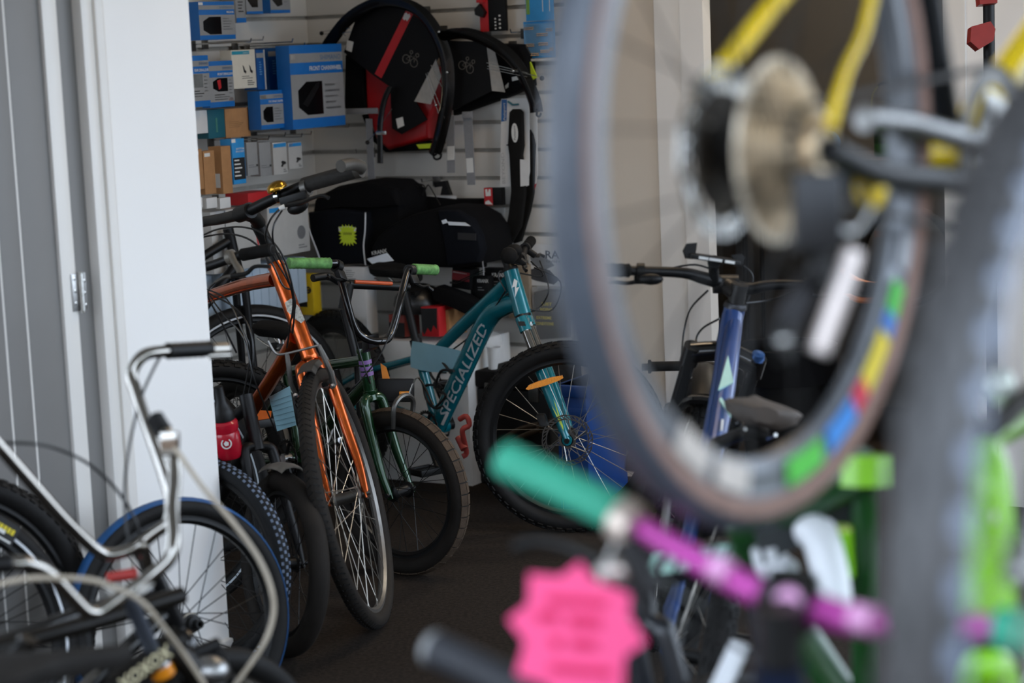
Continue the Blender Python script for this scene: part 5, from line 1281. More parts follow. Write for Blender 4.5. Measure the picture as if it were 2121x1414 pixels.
fr = M().tube([P(-30, 1348, 3.25), P(180, 1292, 3.38), P(378, 1232, 3.5)], 0.0150, 14)
fr.tube([P(235, 1425, 3.28), P(372, 1322, 3.36)], 0.022, 14)
fr.tube([P(352, 1340, 3.35), P(500, 1480, 3.4)], 0.02, 12)
fr.tube([P(340, 1400, 3.34), P(360, 1480, 3.36)], 0.022, 12)
hd2 = vec(0.8, 0.6, 0); pn = vec(0.6, -0.8, 0)
fa = P(430, 1600, 3.45); fa.z = 0.25; ra = fa-hd2*1.0; ra.z = 0.25; bb = fa-hd2*0.58; bb.z = 0.28
fr.tube([P(360, 1470, 3.36), bb], 0.016, 12); fr.tube([P(60, 1322, 3.06), bb], 0.015, 12)
for s in (-1, 1): fr.tube([bb, ra+pn*(s*.055)], 0.009, 8); fr.tube([P(40, 1330, 3.05), ra+pn*(s*.055)], 0.008, 8)
fo = part(T, 'frame', fr, mat('black_brown_frame', '#120f0b', 0.4, 0.0, spec=0.3))
a0, a1 = P(248, 1420, 3.258), P(352, 1342, 3.325)
dd = (a1-a0).normalized(); uu = (CU-dd*CU.dot(dd)).normalized()
text(fo, 'XOXOX', a0-uu*0.012-_f*0.004, dd, uu, 0.032, mat('cream_print', '#d8cda6', 0.5), (a1-a0).length, bold=0.02)
part(fo, 'pale_panel', M().prism([P(a, b, 3.26) for a, b in ((215, 1218), (320, 1208), (300, 1228), (240, 1244))], -_f, 0.006), mat('silver_grey_vinyl', '#b7b4ad', 0.4))
rigid_fork(T, P(350, 1450, 3.37), fa, pn, 0.25, 0.022, blackgloss)
wheel(T, 'front_wheel', fa, pn, 0.25, 0.024, 28, rubber, chrome, chrome, spokem)
wheel(T, 'rear_wheel', ra, pn, 0.25, 0.024, 28, rubber, chrome, chrome, spokem)
saddle(T, P(30, 1385, 2.85), hd2, UP, 0.3, 0.18, mat('dark_grey_vinyl', '#262422', 0.75, spec=0.2))
part(T, 'seatpost', M().tube([P(45, 1400, 2.9), P(60, 1500, 2.95)], 0.0125, 10), steel)
part(T, 'front_hub_bracket', M().tube([P(345, 1375, 3.36), P(452, 1332, 3.42)], 0.011, 12), black)
part(T, 'chrome_lamp', M().ball(P(432, 1390, 3.38), 0.035, 0.03, 0.026, (CR, _f, CU)), alu)
part(T, 'bracket_plate', M().prism([P(a, b, 3.41) for a, b in ((418, 1330), (452, 1325), (490, 1420), (470, 1430), (440, 1360))], -_f, 0.012), black)
wc = mat('aged_white_cable', '#b7ab98', 0.5, noise=0.1)
cable(T, [P(*p) for p in ((-10, 1212, 3.05), (40, 1200, 3.05), (100, 1196, 3.05), (190, 1201, 3.08), (260, 1226, 3.12), (300, 1252, 3.15), (340, 1300, 3.2), (380, 1352, 3.28), (425, 1420, 3.33))], 0.0042, wc, 'white_cable')
cable(T, [P(*p) for p in ((360, 925, 3.37), (385, 960, 3.36), (425, 1015, 3.36), (485, 1085, 3.37), (535, 1155, 3.38), (562, 1220, 3.39), (566, 1275, 3.4), (545, 1335, 3.4), (490, 1414, 3.4), (470, 1440, 3.4))], 0.0042, wc, 'white_cable')
# ------------------------------------------------------------------ goods hung on the slatted walls
sblue = mat('parts_box_blue', '#1268b3', 0.45, noise=0.04)
sdark = mat('parts_box_dark_blue', '#0c4f8f', 0.45, noise=0.04)
sgrey = mat('parts_box_grey', '#8f9090', 0.5, noise=0.04)
slgrey = mat('parts_box_light_grey', '#b7b6b2', 0.5, noise=0.04)
kraft = mat('kraft_card', '#a97b4f', 0.8, noise=0.08, scale=40)
cream = mat('cream_card', '#d6d0c0', 0.6, noise=0.03)
tealbox = mat('teal_card', '#0f5a68', 0.6, noise=0.04)
redc = mat('red_card', '#b81a20', 0.5, noise=0.05)
whitec = mat('white_card', '#d7d7d5', 0.55, noise=0.03)
blackc = mat('black_card', '#0b0b0c', 0.55, noise=0.1, spec=0.2)
win = mat('dark_box_window', '#0d0d0f', 0.12, noise=0.3, scale=40)
pblue = mat('pale_blue_card', '#b4c6d6', 0.6, noise=0.03)
skyb = mat('sky_blue_card', '#2a8fd0', 0.5, noise=0.04)
nyl = mat('black_nylon', '#08080a', 0.85, noise=0.2, spec=0.15, scale=120, bump=0.25, bscale=400)
nyl2 = mat('navy_black_nylon', '#0a0d14', 0.8, noise=0.2, spec=0.15, scale=120, bump=0.2, bscale=400)
webb = mat('grey_webbing', '#86878a', 0.7, noise=0.08, scale=200)
neon = mat('neon_yellow_card', '#c6dc2c', 0.7, noise=0.04)
class WB:
    """a carton hung in front of a slatted wall; corners of its front face found on a plane parallel to the wall"""
    def __init__(s, name, label, x0, y0, x1, y1, off, th, m, wall='L', cat='box', group=None, b=0.0012, tilt=0.0, frontm=None):
        on, s.n = (onleft, NL) if wall == 'L' else (onback, NB)
        s.r = -DL if wall == 'L' else DB
        xm, ym = (x0+x1)/2, (y0+y1)/2
        c = on(xm, ym, off); l = on(x0, ym, off); r_ = on(x1, ym, off); t_ = on(xm, y0, off); bt = on(xm, y1, off)
        s.w = (r_-l).dot(s.r); s.h = t_.z-bt.z; s.c = c
        s.u = UP
        if tilt:
            s.r = (s.r*math.cos(tilt)+UP*math.sin(tilt)); s.u = s.n.cross(s.r)*-1 if s.n.cross(s.r).z < 0 else s.n.cross(s.r)
        bc = c-s.n*(th/2)
        s.t = thing(name, label, cat, bc-s.u*(s.h/2), group)
        s.body = part(s.t, 'box_body', M().box(bc, s.r, s.n, s.u, s.w/2, th/2, s.h/2, b), m)
        s.th = th
        if frontm: s.rect(0.015, 0.01, 0.985, 0.99, frontm, 'printed_face')
    def q(s, u, v, lift=0.0): return s.c+s.r*((u-0.5)*s.w)+s.u*((0.5-v)*s.h)+s.n*lift
    def rect(s, u0, v0, u1, v1, m, name='printed_band', lift=0.0006):
        return part(s.body, name, M().box(s.q((u0+u1)/2, (v0+v1)/2, lift/2), s.r, s.n, s.u, abs(u1-u0)*s.w/2, lift/2+0.0002, abs(v1-v0)*s.h/2), m)
    def poly(s, pts, m, name='box_window', lift=0.0012):
        return part(s.body, name, M().prism([s.q(u, v, lift) for u, v in pts], s.n, lift), m)
    def txt(s, st, u, v, hgt, m, width=None, align='LEFT', bold=0.0):
        return text(s.body, st, s.q(u, v, 0.0012), s.r, s.u, hgt*s.h, m, None if width is None else width*s.w, align=align, lift=0.0006, bold=bold)
    def small(s, u0, v0, u1, rows, m, dv=0.05, hv=0.02):
        for k in range(rows): s.rect(u0, v0+k*dv, u0+(u1-u0)*(0.6+0.4*((k*37) % 10)/10), v0+k*dv+hv, m, 'small_print')
def blue_box(lab, x0, y0, x1, y1, off, th, txt, wx0=0.1, wx1=0.6, wy0=0.4, wy1=0.86, winm=None, part2=True, brand=True, group='blue and grey boxed parts on the side wall'):
    b = WB('parts_box', lab, x0, y0, x1, y1, off, th, sblue, 'L', 'box', group)
    b.rect(0.0, 0.10, 1.0, 0.21, sgrey); b.rect(0.0, 0.35, 1.0, 0.88, sgrey)
    if brand: b.txt('SHIMANO', 0.96, 0.185, 0.085, mat('blue_grey_print', '#4f6f93', 0.5), 0.4, 'RIGHT')
    if txt: b.txt(txt, 0.97, 0.31, 0.075, print_w, min(0.62, 0.05*len(txt)), 'RIGHT', 0.01)
    ww, wh = wx1-wx0, wy1-wy0
    b.poly([(wx0+ww*0.35, wy0), (wx1, wy0), (wx1, wy1), (wx0+ww*0.35, wy1), (wx0, wy1-wh*0.25), (wx0, wy0+wh*0.25)], winm or win)
    b.small(wx1+0.05, wy0+0.04, 0.95, 5, print_g, 0.07, 0.025)
    return b
b = blue_box('blue boxed part at the top left of the side wall, hung highest', 413, 3, 487, 82, 0.24, 0.075, 'REAR')
b.rect(0.0, 0.02, 0.12, 0.09, print_w, 'price_sticker')
b = WB('parts_box', 'narrow grey box with a blue foot hung beside the highest blue box', 488, -25, 508, 47, 0.17, 0.06, sgrey, 'L', 'box')
b.rect(0, 0.86, 1, 1, sblue); b.small(0.25, 0.3, 0.8, 5, print_k, 0.09, 0.03)
b = WB('parts_box', 'small grey and blue box cut by the top edge, left one', 509, -40, 543, 29, 0.16, 0.05, sgrey, 'L', 'box')
b.rect(0, 0.92, 1, 1, sblue); b.poly([(0.1, .35), (0.7, .35), (0.7, .8), (0.35, .8), (0.1, .6)], win)
b = WB('parts_box', 'small grey and blue box cut by the top edge, right one', 559, -40, 600, 27, 0.14, 0.05, sblue, 'L', 'box')
b.rect(0, 0.2, 1, 0.90, sgrey); b.poly([(0.1, .35), (0.6, .35), (0.6, .75), (0.35, .8), (0.1, .6)], win); b.small(0.68, 0.4, 0.95, 4, print_g, 0.08, 0.03)
b = blue_box('blue and grey rear derailleur box with a clear window beside the white wall', 387, 115, 434, 222, 0.26, 0.035, 'REAR DERAILLEUR', 0.08, 0.7, 0.36, 0.62, mat('clear_box_window', '#6f7272', 0.1, noise=0.25, scale=25))
b.small(0.15, 0.68, 0.8, 3, print_k, 0.05, 0.02)
b = blue_box('blue and grey front derailleur box with red showing in its window', 433, 126, 484, 222, 0.24, 0.035, 'FRONT DERAILLEUR', 0.15, 0.75, 0.37, 0.66)
b.poly([(0.32, .42), (0.46, .40), (0.48, .58), (0.38, .62)], redc, 'red_part', 0.0016)
b.small(0.2, 0.72, 0.9, 3, print_k, 0.05, 0.02); b.rect(0.78, 0.80, 0.96, 0.87, mat('pink_sticker', '#d9b3b0', 0.6), 'price_sticker')
b = WB('parts_box', 'cream brake box with a turquoise top band and two small line drawings', 481, 103, 530, 183, 0.22, 0.05, cream, 'L', 'box')
b.rect(0.02, 0.03, 0.75, 0.12, mat('turquoise_print', '#2590a8', 0.5)); b.txt('SHIMANO', 0.72, 0.10, 0.05, print_w, 0.25, 'RIGHT')
for k, u in ((0, 0.45), (1, 0.72)): b.poly([(u, .40), (u+.05, .44), (u+.08, .52), (u+.14, .56), (u+.12, .62), (u+.04, .58), (u+.02, .5)], print_k, 'line_drawing', 0.0009)
b.small(0.4, 0.68, 0.9, 2, print_k, 0.05, 0.015); b.small(0.62, 0.80, 0.95, 3, print_k, 0.05, 0.02)
for i, (x0, x1) in enumerate(((532, 550), (557, 583))):
    b = WB('parts_box', ('slim blue box hung beside the cream brake box', 'slim blue box hung beside the large crankset box')[i], x0, 103-4*i, x1, 186, 0.2-0.02*i, 0.06, sdark, 'L', 'box')
    b.rect(0.0, 0.08, 1, 0.2, sgrey); b.rect(0.85, 0, 1, 1, slgrey, 'pale_edge'); b.small(0.3, 0.3, 0.6, 6, mat('pale_blue_print', '#6fa3cc', 0.5), 0.06, 0.02)
b = blue_box('blue disc brake caliper box with a dark window below the slim blue boxes', 540, 187, 588, 267, 0.26, 0.055, 'DISC BRAKE CALIPER', 0.1, 0.52, 0.42, 0.82)
b.rect(0.03, 0.115, 0.28, 0.2, cream, 'price_sticker')
b = blue_box('large blue and grey crankset box with a black crank in its window', 604, 92, 713, 264, 0.30, 0.06, 'FRONT CHAINWHEEL', 0.12, 0.58, 0.44, 0.84)
b.rect(0.02, 0.11, 0.10, 0.17, print_w, 'price_sticker')
# crank in the window
b.poly([(0.2, .70), (0.24, .66), (0.46, .47), (0.52, .46), (0.50, .52), (0.28, .74)], mat('dark_crank', '#2b2c2e', 0.3, 0.6), 'crank_arm', 0.003)
for (lab, x0, y0, x1, y1, m, off) in (('plain white box hung low beside the white wall', 394, 229, 430, 277, whitec, 0.2), ('dark teal box between a white and a kraft box', 431, 226, 466, 286, tealbox, 0.2), ('square kraft box right of the dark teal box', 467, 224, 518, 284, kraft, 0.2)):
    b = WB('parts_box', lab, x0, y0, x1, y1, off, 0.05, m, 'L', 'box')
    if m is kraft: b.small(0.15, 0.45, 0.8, 4, mat('brown_print', '#7a5836', 0.7), 0.06, 0.015)
    if m is tealbox: b.rect(0.45, 0.3, 0.55, 0.8, mat('dim_gold_print', '#3f7a6e', 0.6), 'vertical_print')
for (lab, x0, y0, x1, y1, tl) in (('tall kraft box with a white sticker, nearest the white wall', 401, 309, 421, 393, 0.03), ('tall kraft box with a white sticker, second from the white wall', 423, 312, 446, 402, 0.0), ('tall kraft box beside the blue bottom bracket box', 460, 302, 480, 401, 0.0)):
    b = WB('parts_box', lab, x0, y0, x1, y1, 0.27, 0.055 if x0 == 460 else 0.035, kraft, 'L', 'box', 'tall kraft boxes on the side wall', tilt=tl)
    if x0 < 450: b.rect(0.1, 0.05, 0.6, 0.13, print_w, 'price_sticker')
    else:
        part(b.body, 'barcode_label', M().box(b.q(0, 0.72)-b.n*0.027+DL*0.0004, b.n, DL, UP, 0.016, 0.0004, 0.024), print_w)
b = WB('parts_box', 'slim blue bottom bracket box with a black lower panel', 482, 287, 508, 381, 0.27, 0.05, skyb, 'L', 'box')
b.txt('BOTTOM', 0.93, 0.24, 0.055, print_w, 0.62, 'RIGHT', 0.01); b.txt('BRACKET', 0.93, 0.30, 0.055, print_w, 0.66, 'RIGHT', 0.01)
b.rect(0.04, 0.42, 0.96, 0.90, print_k, 'black_panel'); b.rect(0.0, 0.0, 0.3, 0.08, print_w, 'price_sticker')
for k in range(5): b.rect(0.12, 0.46+k*0.085, 0.5+0.1*(k % 3), 0.49+k*0.085, print_w, 'small_print', 0.0012)
for i, (x0, x1, y1) in enumerate(((512, 534, 363), (538, 562, 364), (566, 595, 361), (598, 626, 349))):
    b = WB('parts_box', ('grey hub box, first of four beside the blue bottom bracket box', 'grey hub box, second of four hung in a row', 'pale grey hub box with a blue stripe, third of four', 'pale grey hub box with a blue stripe, last of four')[i], x0, 294, x1, y1, 0.27-0.02*i, 0.045, sgrey if i < 2 else slgrey, 'L', 'box', 'small grey boxes on the side wall')
    if i > 1:
        b.rect(0.05, 0.04, 0.95, 0.16, skyb); b.rect(0.0, 0.03, 0.3, 0.13, print_w, 'price_sticker')
        b.poly([(0.55, .62), (0.65, .58), (0.85, .62), (0.9, .68), (0.7, .72), (0.62, .78), (0.52, .76), (0.6, .68)], print_k, 'line_drawing', 0.001)
        b.small(0.7, 0.85, 0.95, 2, print_k, 0.06, 0.02)
    else: b.small(0.1, 0.68, 0.9, 2, print_g, 0.06, 0.02); b.rect(0.82, 0.68, 0.97, 0.74, print_k, 'black_mark')
# row of headers, red box and large white boxes
b = WB('parts_box', 'red box lying behind the brass bell', 514, 397, 566, 422, 0.26, 0.10, redc, 'L', 'box')
for i, x0 in enumerate((398, 428, 456)):
    WB('header_tag', ('white card tag on a peg, nearest the white wall', 'white card tag on a peg, middle of three', 'white card tag on a peg, beside the red box')[i], x0, 409, x0+22, 431, 0.27, 0.02, whitec, 'L', 'tag', 'card tags on pegs')
b = WB('parts_box', 'large grey white box behind the black handlebar, with pale blue stripe', 440, 432, 538, 560, 0.24, 0.12, slgrey, 'L', 'box')
b.rect(0.35, 0.06, 0.98, 0.17, skyb); b.rect(0.28, 0.0, 0.30, 1, print_g, 'fold_line')
b.poly([(0.92, .35), (0.97, .35), (0.99, .8), (0.95, .6)], redc, 'red_wedge')
b = WB('parts_box', 'large pale grey box printed with a dark disc beside the pannier', 556, 422, 641, 527, 0.22, 0.1, slgrey, 'L', 'box')
b.rect(0.05, 0.04, 0.30, 0.13, skyb)
b.poly([(0.80+0.10*math.cos(k*math.pi/12), 0.60+0.135*math.sin(k*math.pi/12)) for k in range(24)], print_g, 'printed_disc', 0.001)
b.small(0.72, 0.84, 0.95, 2, print_g, 0.05, 0.02)
b = WB('parts_box', 'wide pale blue box under the handlebars by the left wall', 400, 552, 640, 650, 0.2, 0.1, pblue, 'L', 'box')
for k in range(14): b.rect(0.04+k*0.068, 0.05, 0.045+k*0.068, 0.95, mat('pale_groove_print', '#93a8ba', 0.6), 'vertical_line')
# wire pegs
def peg(x, y, ln, wall, lab):
    on, n_, r_ = (onleft, NL, -DL) if wall == 'L' else (onback, NB, DB)
    p = on(x, y, 0.0)
    t = thing('wire_peg', lab, 'peg hook', p, 'wire pegs on the slatted walls')
    part(t, 'wire', M().tube([p-n_*0.004, p+n_*ln, p+n_*(ln+0.004)+UP*0.012], 0.0026, 8), steel)
    part(t, 'bracket', M().box(p+n_*0.003-UP*0.006, r_, n_, UP, 0.016, 0.003, 0.018, 0.001), dalu)
LP = (((458, 88), 'steel peg above the front derailleur box'), ((432, 92), 'steel peg above the rear derailleur box'), ((520, 92), 'steel peg above the cream brake box'), ((540, 285), 'steel peg above the second grey hub box'), ((560, 280), 'steel peg above the third grey hub box'), ((505, 283), 'steel peg above the blue bottom bracket box'), ((470, 290), 'steel peg above the tall kraft boxes'), ((640, 265), 'steel peg under the large crankset box'), ((480, 410), 'steel peg carrying the white card tags'), ((545, 100), 'steel peg above the slim blue boxes'))
for (x, y), lb in LP: peg(x-35, y, 0.26, 'L', lb)
BP_ = (((884, 20), 'steel peg at the top of the larger mudguard set'), ((920, 60), 'steel peg at the left end of the smaller mudguard set'), ((1063, 92), 'steel peg above the black strapped bag'), ((770, 312), 'empty steel peg left of the roll bag, below the red bag'), ((905, 372), 'steel peg behind the lamp bracket'), ((1088, 66), 'steel peg holding the card of steel balls'), ((1010, 66), 'steel peg under the red and black light pack'))
for (x, y), lb in BP_: peg(x, y, 0.10, 'B', lb)
# ---- mudguard sets
gloss = mat('gloss_black_mudguard', '#080808', 0.22, noise=0.05, coat=0.25, spec=0.3)
def channel(path, nrm, w, h, th=0.003):
    path = [Vector(p) for p in path]; L = len(path); rings = []
    for i in range(L):
        t_ = (path[min(i+1, L-1)]-path[max(i-1, 0)]).normalized(); o = t_.cross(nrm).normalized(); ring = []
        for k in range(7):
            a = -1+2*k/6; ring.append(path[i]+nrm*(a*w)+o*(h*(1-a*a)))
        for k in range(7):
            a = 1-2*k/6; ring.append(path[i]+nrm*(a*w*0.94)+o*(h*(1-a*a)-th))
        rings.append(ring)
    return M().loft(rings)
def pb(pts, off): return [onback(x, y, off) for x, y in pts]
def ringline(c, r, n_, m=None): return M().lathe(c, n_, [(r-0.001, 0.0008), (r+0.001, 0.0008), (r+0.001, -0.0004), (r-0.001, -0.0004)], 20, True)
lineg = mat('grey_line_print', '#6d6a64', 0.6)
def drawn_bike(t, x, y, off, s=1.0, fl=1):
    c1 = onback(x, y, off); a = math.radians(-20*fl)
    def o(u, v): return c1+DB*((u*math.cos(a)-v*math.sin(a))*0.001*s)+UP*((u*math.sin(a)+v*math.cos(a))*0.001*s)
    g = M(); g.v += []
    for cc, r in ((o(-24, -8), 0.021*s), (o(26, -12), 0.021*s), (o(-4, 34), 0.008*s), (o(34, 30), 0.009*s)):
        g.add(*(lambda q: (q.v, q.f))(ringline(cc, r, NB)))
    for p0, p1 in ((o(-24, -8), o(2, -10)), (o(2, -10), o(-8, 14)), (o(-8, 14), o(-24, -8)), (o(-8, 14), o(20, 12)), (o(2, -10), o(20, 12)), (o(20, 12), o(26, -12)), (o(20, 12), o(17, 22)), (o(34, 22), o(26, -4)), (o(-4, 26), o(0, 8))):
        g.tube([p0, p1], 0.0007, 4)
    part(t, 'printed_bicycle_outline', g, lineg)
T = thing('mudguard_set', 'larger mudguard set on a black card with a red stripe', 'mudguard set', onback(820, 345, 0.12))
off = 0.16
cd = part(T, 'backing_card', M().prism(pb([(735, 45), (757, 18), (850, 10), (892, 55), (912, 112), (862, 212), (885, 248), (832, 278), (812, 266), (808, 180), (776, 158), (712, 108)], off), NB, 0.004), blackc)
part(cd, 'red_stripe', M().prism(pb([(843, 17), (857, 26), (790, 162), (776, 153)], off+0.001), NB, 0.001), redc, 'red printed stripe')
part(cd, 'white_logo', M().prism(pb([(838, 28), (842, 26), (844, 30), (848, 28), (850, 34), (843, 44), (840, 40), (837, 42), (834, 38)], off+0.002), NB, 0.001), print_w)
for q in ([(719, 83), (732, 87), (728, 108), (716, 103)], [(820, 246), (834, 242), (837, 260), (824, 266)]):
    part(cd, 'barcode_label', M().prism(pb(q, off+0.001), NB, 0.001), print_w)
part(cd, 'white_panel', M().prism(pb([(903, 122), (914, 158), (892, 216), (858, 210)], off+0.001), NB, 0.001), mat('grey_white_print', '#a9a7a2', 0.6))
drawn_bike(cd, 850, 122, off+0.001, 0.72)
pth = [(664, 112), (678, 88), (694, 65), (718, 36), (750, 12), (790, -4), (830, -2), (866, 14), (892, 40), (911, 72), (924, 105), (931, 140), (932, 185), (926, 235), (914, 290), (904, 322)]
part(T, 'mudguard', channel(smooth(pb(pth, off+0.03), 3), NB, 0.026, 0.034, 0.004), gloss, 'glossy black curved mudguard')
pth2 = [(808, 180), (797, 205), (790, 235), (787, 265), (787, 300), (787, 338)]
part(T, 'mudguard', channel(smooth(pb(pth2, off+0.045), 3), (NB*0.45+DB*0.9).normalized(), 0.018, 0.010), gloss, 'glossy black curved mudguard')
part(T, 'hook_tab', M().tube(smooth(pb([(905, 318), (898, 324), (903, 330), (912, 327), (914, 318)], off+0.03), 3), 0.004, 8), black)
for q0, q1 in (((664, 66), (725, 58)), ((666, 71), (728, 66)), ((882, 152), (914, 252)), ((886, 150), (921, 246)), ((893, 135), (925, 200)), ((700, 64), (716, 74))):
    part(T, 'wire_stay', M().tube(pb([q0, q1], off+0.035), 0.0014, 6), steel)
part(T, 'stay_cap', M().ball(onback(666, 69, off+0.035), 0.008), black)
for q in ((903, 218), (909, 66), (926, 150)): part(T, 'stay_bolt', M().ball(onback(q[0], q[1], off+0.055), 0.005), steel)
part(T, 'stay_bridge', M().box(onback(790, 275, off+0.07), DB, NB, UP, 0.022, 0.004, 0.007, 0.002), steel)
part(T, 'wire_stay', M().tube(pb([(812, 225), (778, 275), (762, 293)], off+0.05), 0.0014, 6), steel)
part(T, 'stay_cap', M().ball(onback(761, 295, off+0.05), 0.008), black)
T = thing('mudguard_set', 'smaller mudguard set with grey white panel right of the larger one', 'mudguard set', onback(1010, 330, 0.12))
off = 0.13
cd = part(T, 'backing_card', M().prism(pb([(922, 84), (1006, 86), (1020, 188), (940, 228), (922, 228)], off), NB, 0.004), blackc)
part(cd, 'white_panel', M().prism(pb([(1007, 88), (1024, 105), (1046, 191), (1019, 188)], off+0.001), NB, 0.002), mat('grey_white_print', '#a9a7a2', 0.6))
drawn_bike(cd, 966, 135, off+0.001, 0.7)
pth = [(914, 70), (935, 62), (960, 60), (985, 66), (1010, 77), (1034, 91), (1056, 108), (1076, 132), (1092, 160), (1104, 186), (1113, 212), (1116, 232)]
part(T, 'mudguard', channel(smooth(pb(pth, off+0.03), 3), NB, 0.026, 0.034, 0.004), gloss, 'glossy black curved mudguard')
part(T, 'hook_tab', M().tube(smooth(pb([(1114, 226), (1112, 238), (1118, 241), (1121, 234)], off+0.03), 3), 0.004, 8), black)
for q0, q1 in (((1008, 130), (1092, 151)), ((1009, 142), (1091, 159)), ((1010, 137), (1063, 148)), ((1063, 146), (1122, 160))):
    part(T, 'wire_stay', M().tube(pb([q0, q1], off+0.05), 0.0014, 6), steel)
part(T, 'stay_cap', M().ball(onback(1123, 162, off+0.05), 0.009), black)
part(T, 'stay_bolt', M().ball(onback(1063, 147, off+0.055), 0.006), steel)
# ---- red pannier behind the mudguards with grey straps
T = thing('pannier_bag', 'red and black bag with grey straps behind the larger mudguard set', 'bag', onback(810, 310, 0.06))
part(T, 'bag_body', M().pillow(pb([(752, 135), (800, 130), (905, 140), (912, 200), (888, 250), (888, 288), (800, 312), (776, 290), (756, 235)], 0.12), NB, 0.10, 0.12), mat('red_tarpaulin', '#a01318', 0.4, noise=0.08))
part(T, 'side_panel', M().pillow(pb([(714, 112), (748, 118), (756, 225), (712, 226)], 0.125), NB, 0.09, 0.1), nyl)
part(T, 'lower_panel', M().pillow(pb([(745, 238), (775, 238), (785, 290), (905, 298), (885, 312), (795, 316), (765, 290)], 0.10), NB, 0.08, 0.15), nyl)
part(T, 'strap', M().box(onback(750, 230, 0.14), DB, NB, UP, 0.07, 0.004, 0.0105, 0.002), webb)
part(T, 'buckle', M().box(onback(706, 234, 0.14), DB, NB, UP, 0.008, 0.008, 0.018, 0.003), black)
part(T, 'strap', M().prism(pb([(757, 246), (770, 246), (777, 384), (763, 384)], 0.13), NB, 0.003), webb)
part(T, 'neon_lining', M().prism(pb([(862, 299), (894, 297), (893, 307), (868, 308)], 0.13), NB, 0.004), neon)
T = thing('pannier_bag', 'black bag with two hanging grey straps behind the smaller mudguard set', 'bag', onback(1000, 260, 0.05))
part(T, 'bag_body', M().pillow(pb([(925, 100), (1020, 90), (1078, 92), (1090, 115), (1096, 178), (1050, 200), (960, 232), (935, 240)], 0.09), NB, 0.07, 0.1), nyl)
for q, lb in (([(924, 240), (940, 240), (942, 358), (926, 358)], [(926, 303), (941, 302), (941, 331), (926, 332)]), ([(959, 245), (977, 240), (984, 383), (968, 383)], [(965, 328), (979, 327), (981, 357), (967, 358)])):
    s_ = part(T, 'strap', M().prism(pb(q, 0.12), NB, 0.003), webb)
    part(s_, 'strap_label', M().prism(pb(lb, 0.1225), NB, 0.001), print_w)
part(T, 'strap_buckle', M().box(onback(968, 238, 0.125), DB, NB, UP, 0.02, 0.006, 0.012, 0.003), webb)
part(T, 'white_mark', M().prism(pb([(1060, 160), (1073, 157), (1074, 165), (1061, 168)], 0.094), NB, 0.002), print_w)
part(T, 'white_mark', M().prism(pb([(1046, 178), (1053, 171), (1052, 181), (1047, 184)], 0.094), NB, 0.002), print_w)
part(T, 'neon_tab', M().prism(pb([(1090, 132), (1098, 128), (1112, 160), (1098, 168)], 0.07), NB, 0.006), neon)
# light set card
b = WB('light_card', 'red and black bicycle light pack at the top of the back wall', 993, -40, 1045, 65, 0.06, 0.02, blackc, 'B', 'light pack')
b.rect(0.0, 0.35, 0.34, 1.0, redc, 'red_panel'); b.rect(0, 0.3, 0.25, 0.42, redc, 'red_lamp', 0.02)
b.poly([(-0.1, .55), (0.1, .45), (0.3, .62), (0.2, .72), (-0.08, .66)], black, 'lamp_bracket', 0.02)
for k in range(4):
    b.rect(0.75, 0.68+k*0.08, 0.82, 0.715+k*0.08, print_w, 'icon'); b.rect(0.58, 0.74+k*0.065, 0.64, 0.77+k*0.065, print_w, 'icon')
# ball bearing cards
b = WB('parts_card', 'blue card of small parts at the top edge of the back wall', 1088, -50, 1146, 43, 0.06, 0.004, skyb, 'B', 'parts card', b=0.0005)
b.rect(0.02, 0.5, 0.14, 0.85, mat('green_print', '#6f9a3f', 0.5)); b.rect(0.6, 0.2, 0.62, 0.8, print_w); b.rect(0.85, 0.2, 0.87, 0.8, print_w)
b = WB('parts_card', 'blue card of steel balls in clear pockets below another blue card', 1085, 44, 1150, 120, 0.05, 0.004, skyb, 'B', 'parts card', b=0.0005)
g = M()
for (u, v, k) in ((0.05, 0.16, 7), (0.45, 0.34, 8), (0.1, 0.62, 6), (0.5, 0.6, 7), (0.1, 0.88, 9), (0.55, 0.80, 7), (0.75, 0.22, 5), (0.85, .75, 3)):
    for i in range(k):
        for j in range(2): g.ball(b.q(u+i*0.045, v+j*0.05, 0.004), 0.0025, n=6, m=4)
part(b.body, 'steel_balls', g, mat('bronze_ball_steel', '#8d7a5c', 0.25, 1.0), None, 'stuff')
part(b.body, 'clear_pocket', M().box(b.q(0.5, 0.5, 0.005), DB, NB, UP, b.w*0.46, 0.005, b.h*0.44, 0.002), mat('clear_blister', '#cfe3ef', 0.05, alpha=0.12, noise=0.0))
WB('price_strip', 'long white ticket strip under the card of steel balls', 1088, 121, 1160, 126, 0.06, 0.004, whitec, 'B', 'ticket', b=0.0005)
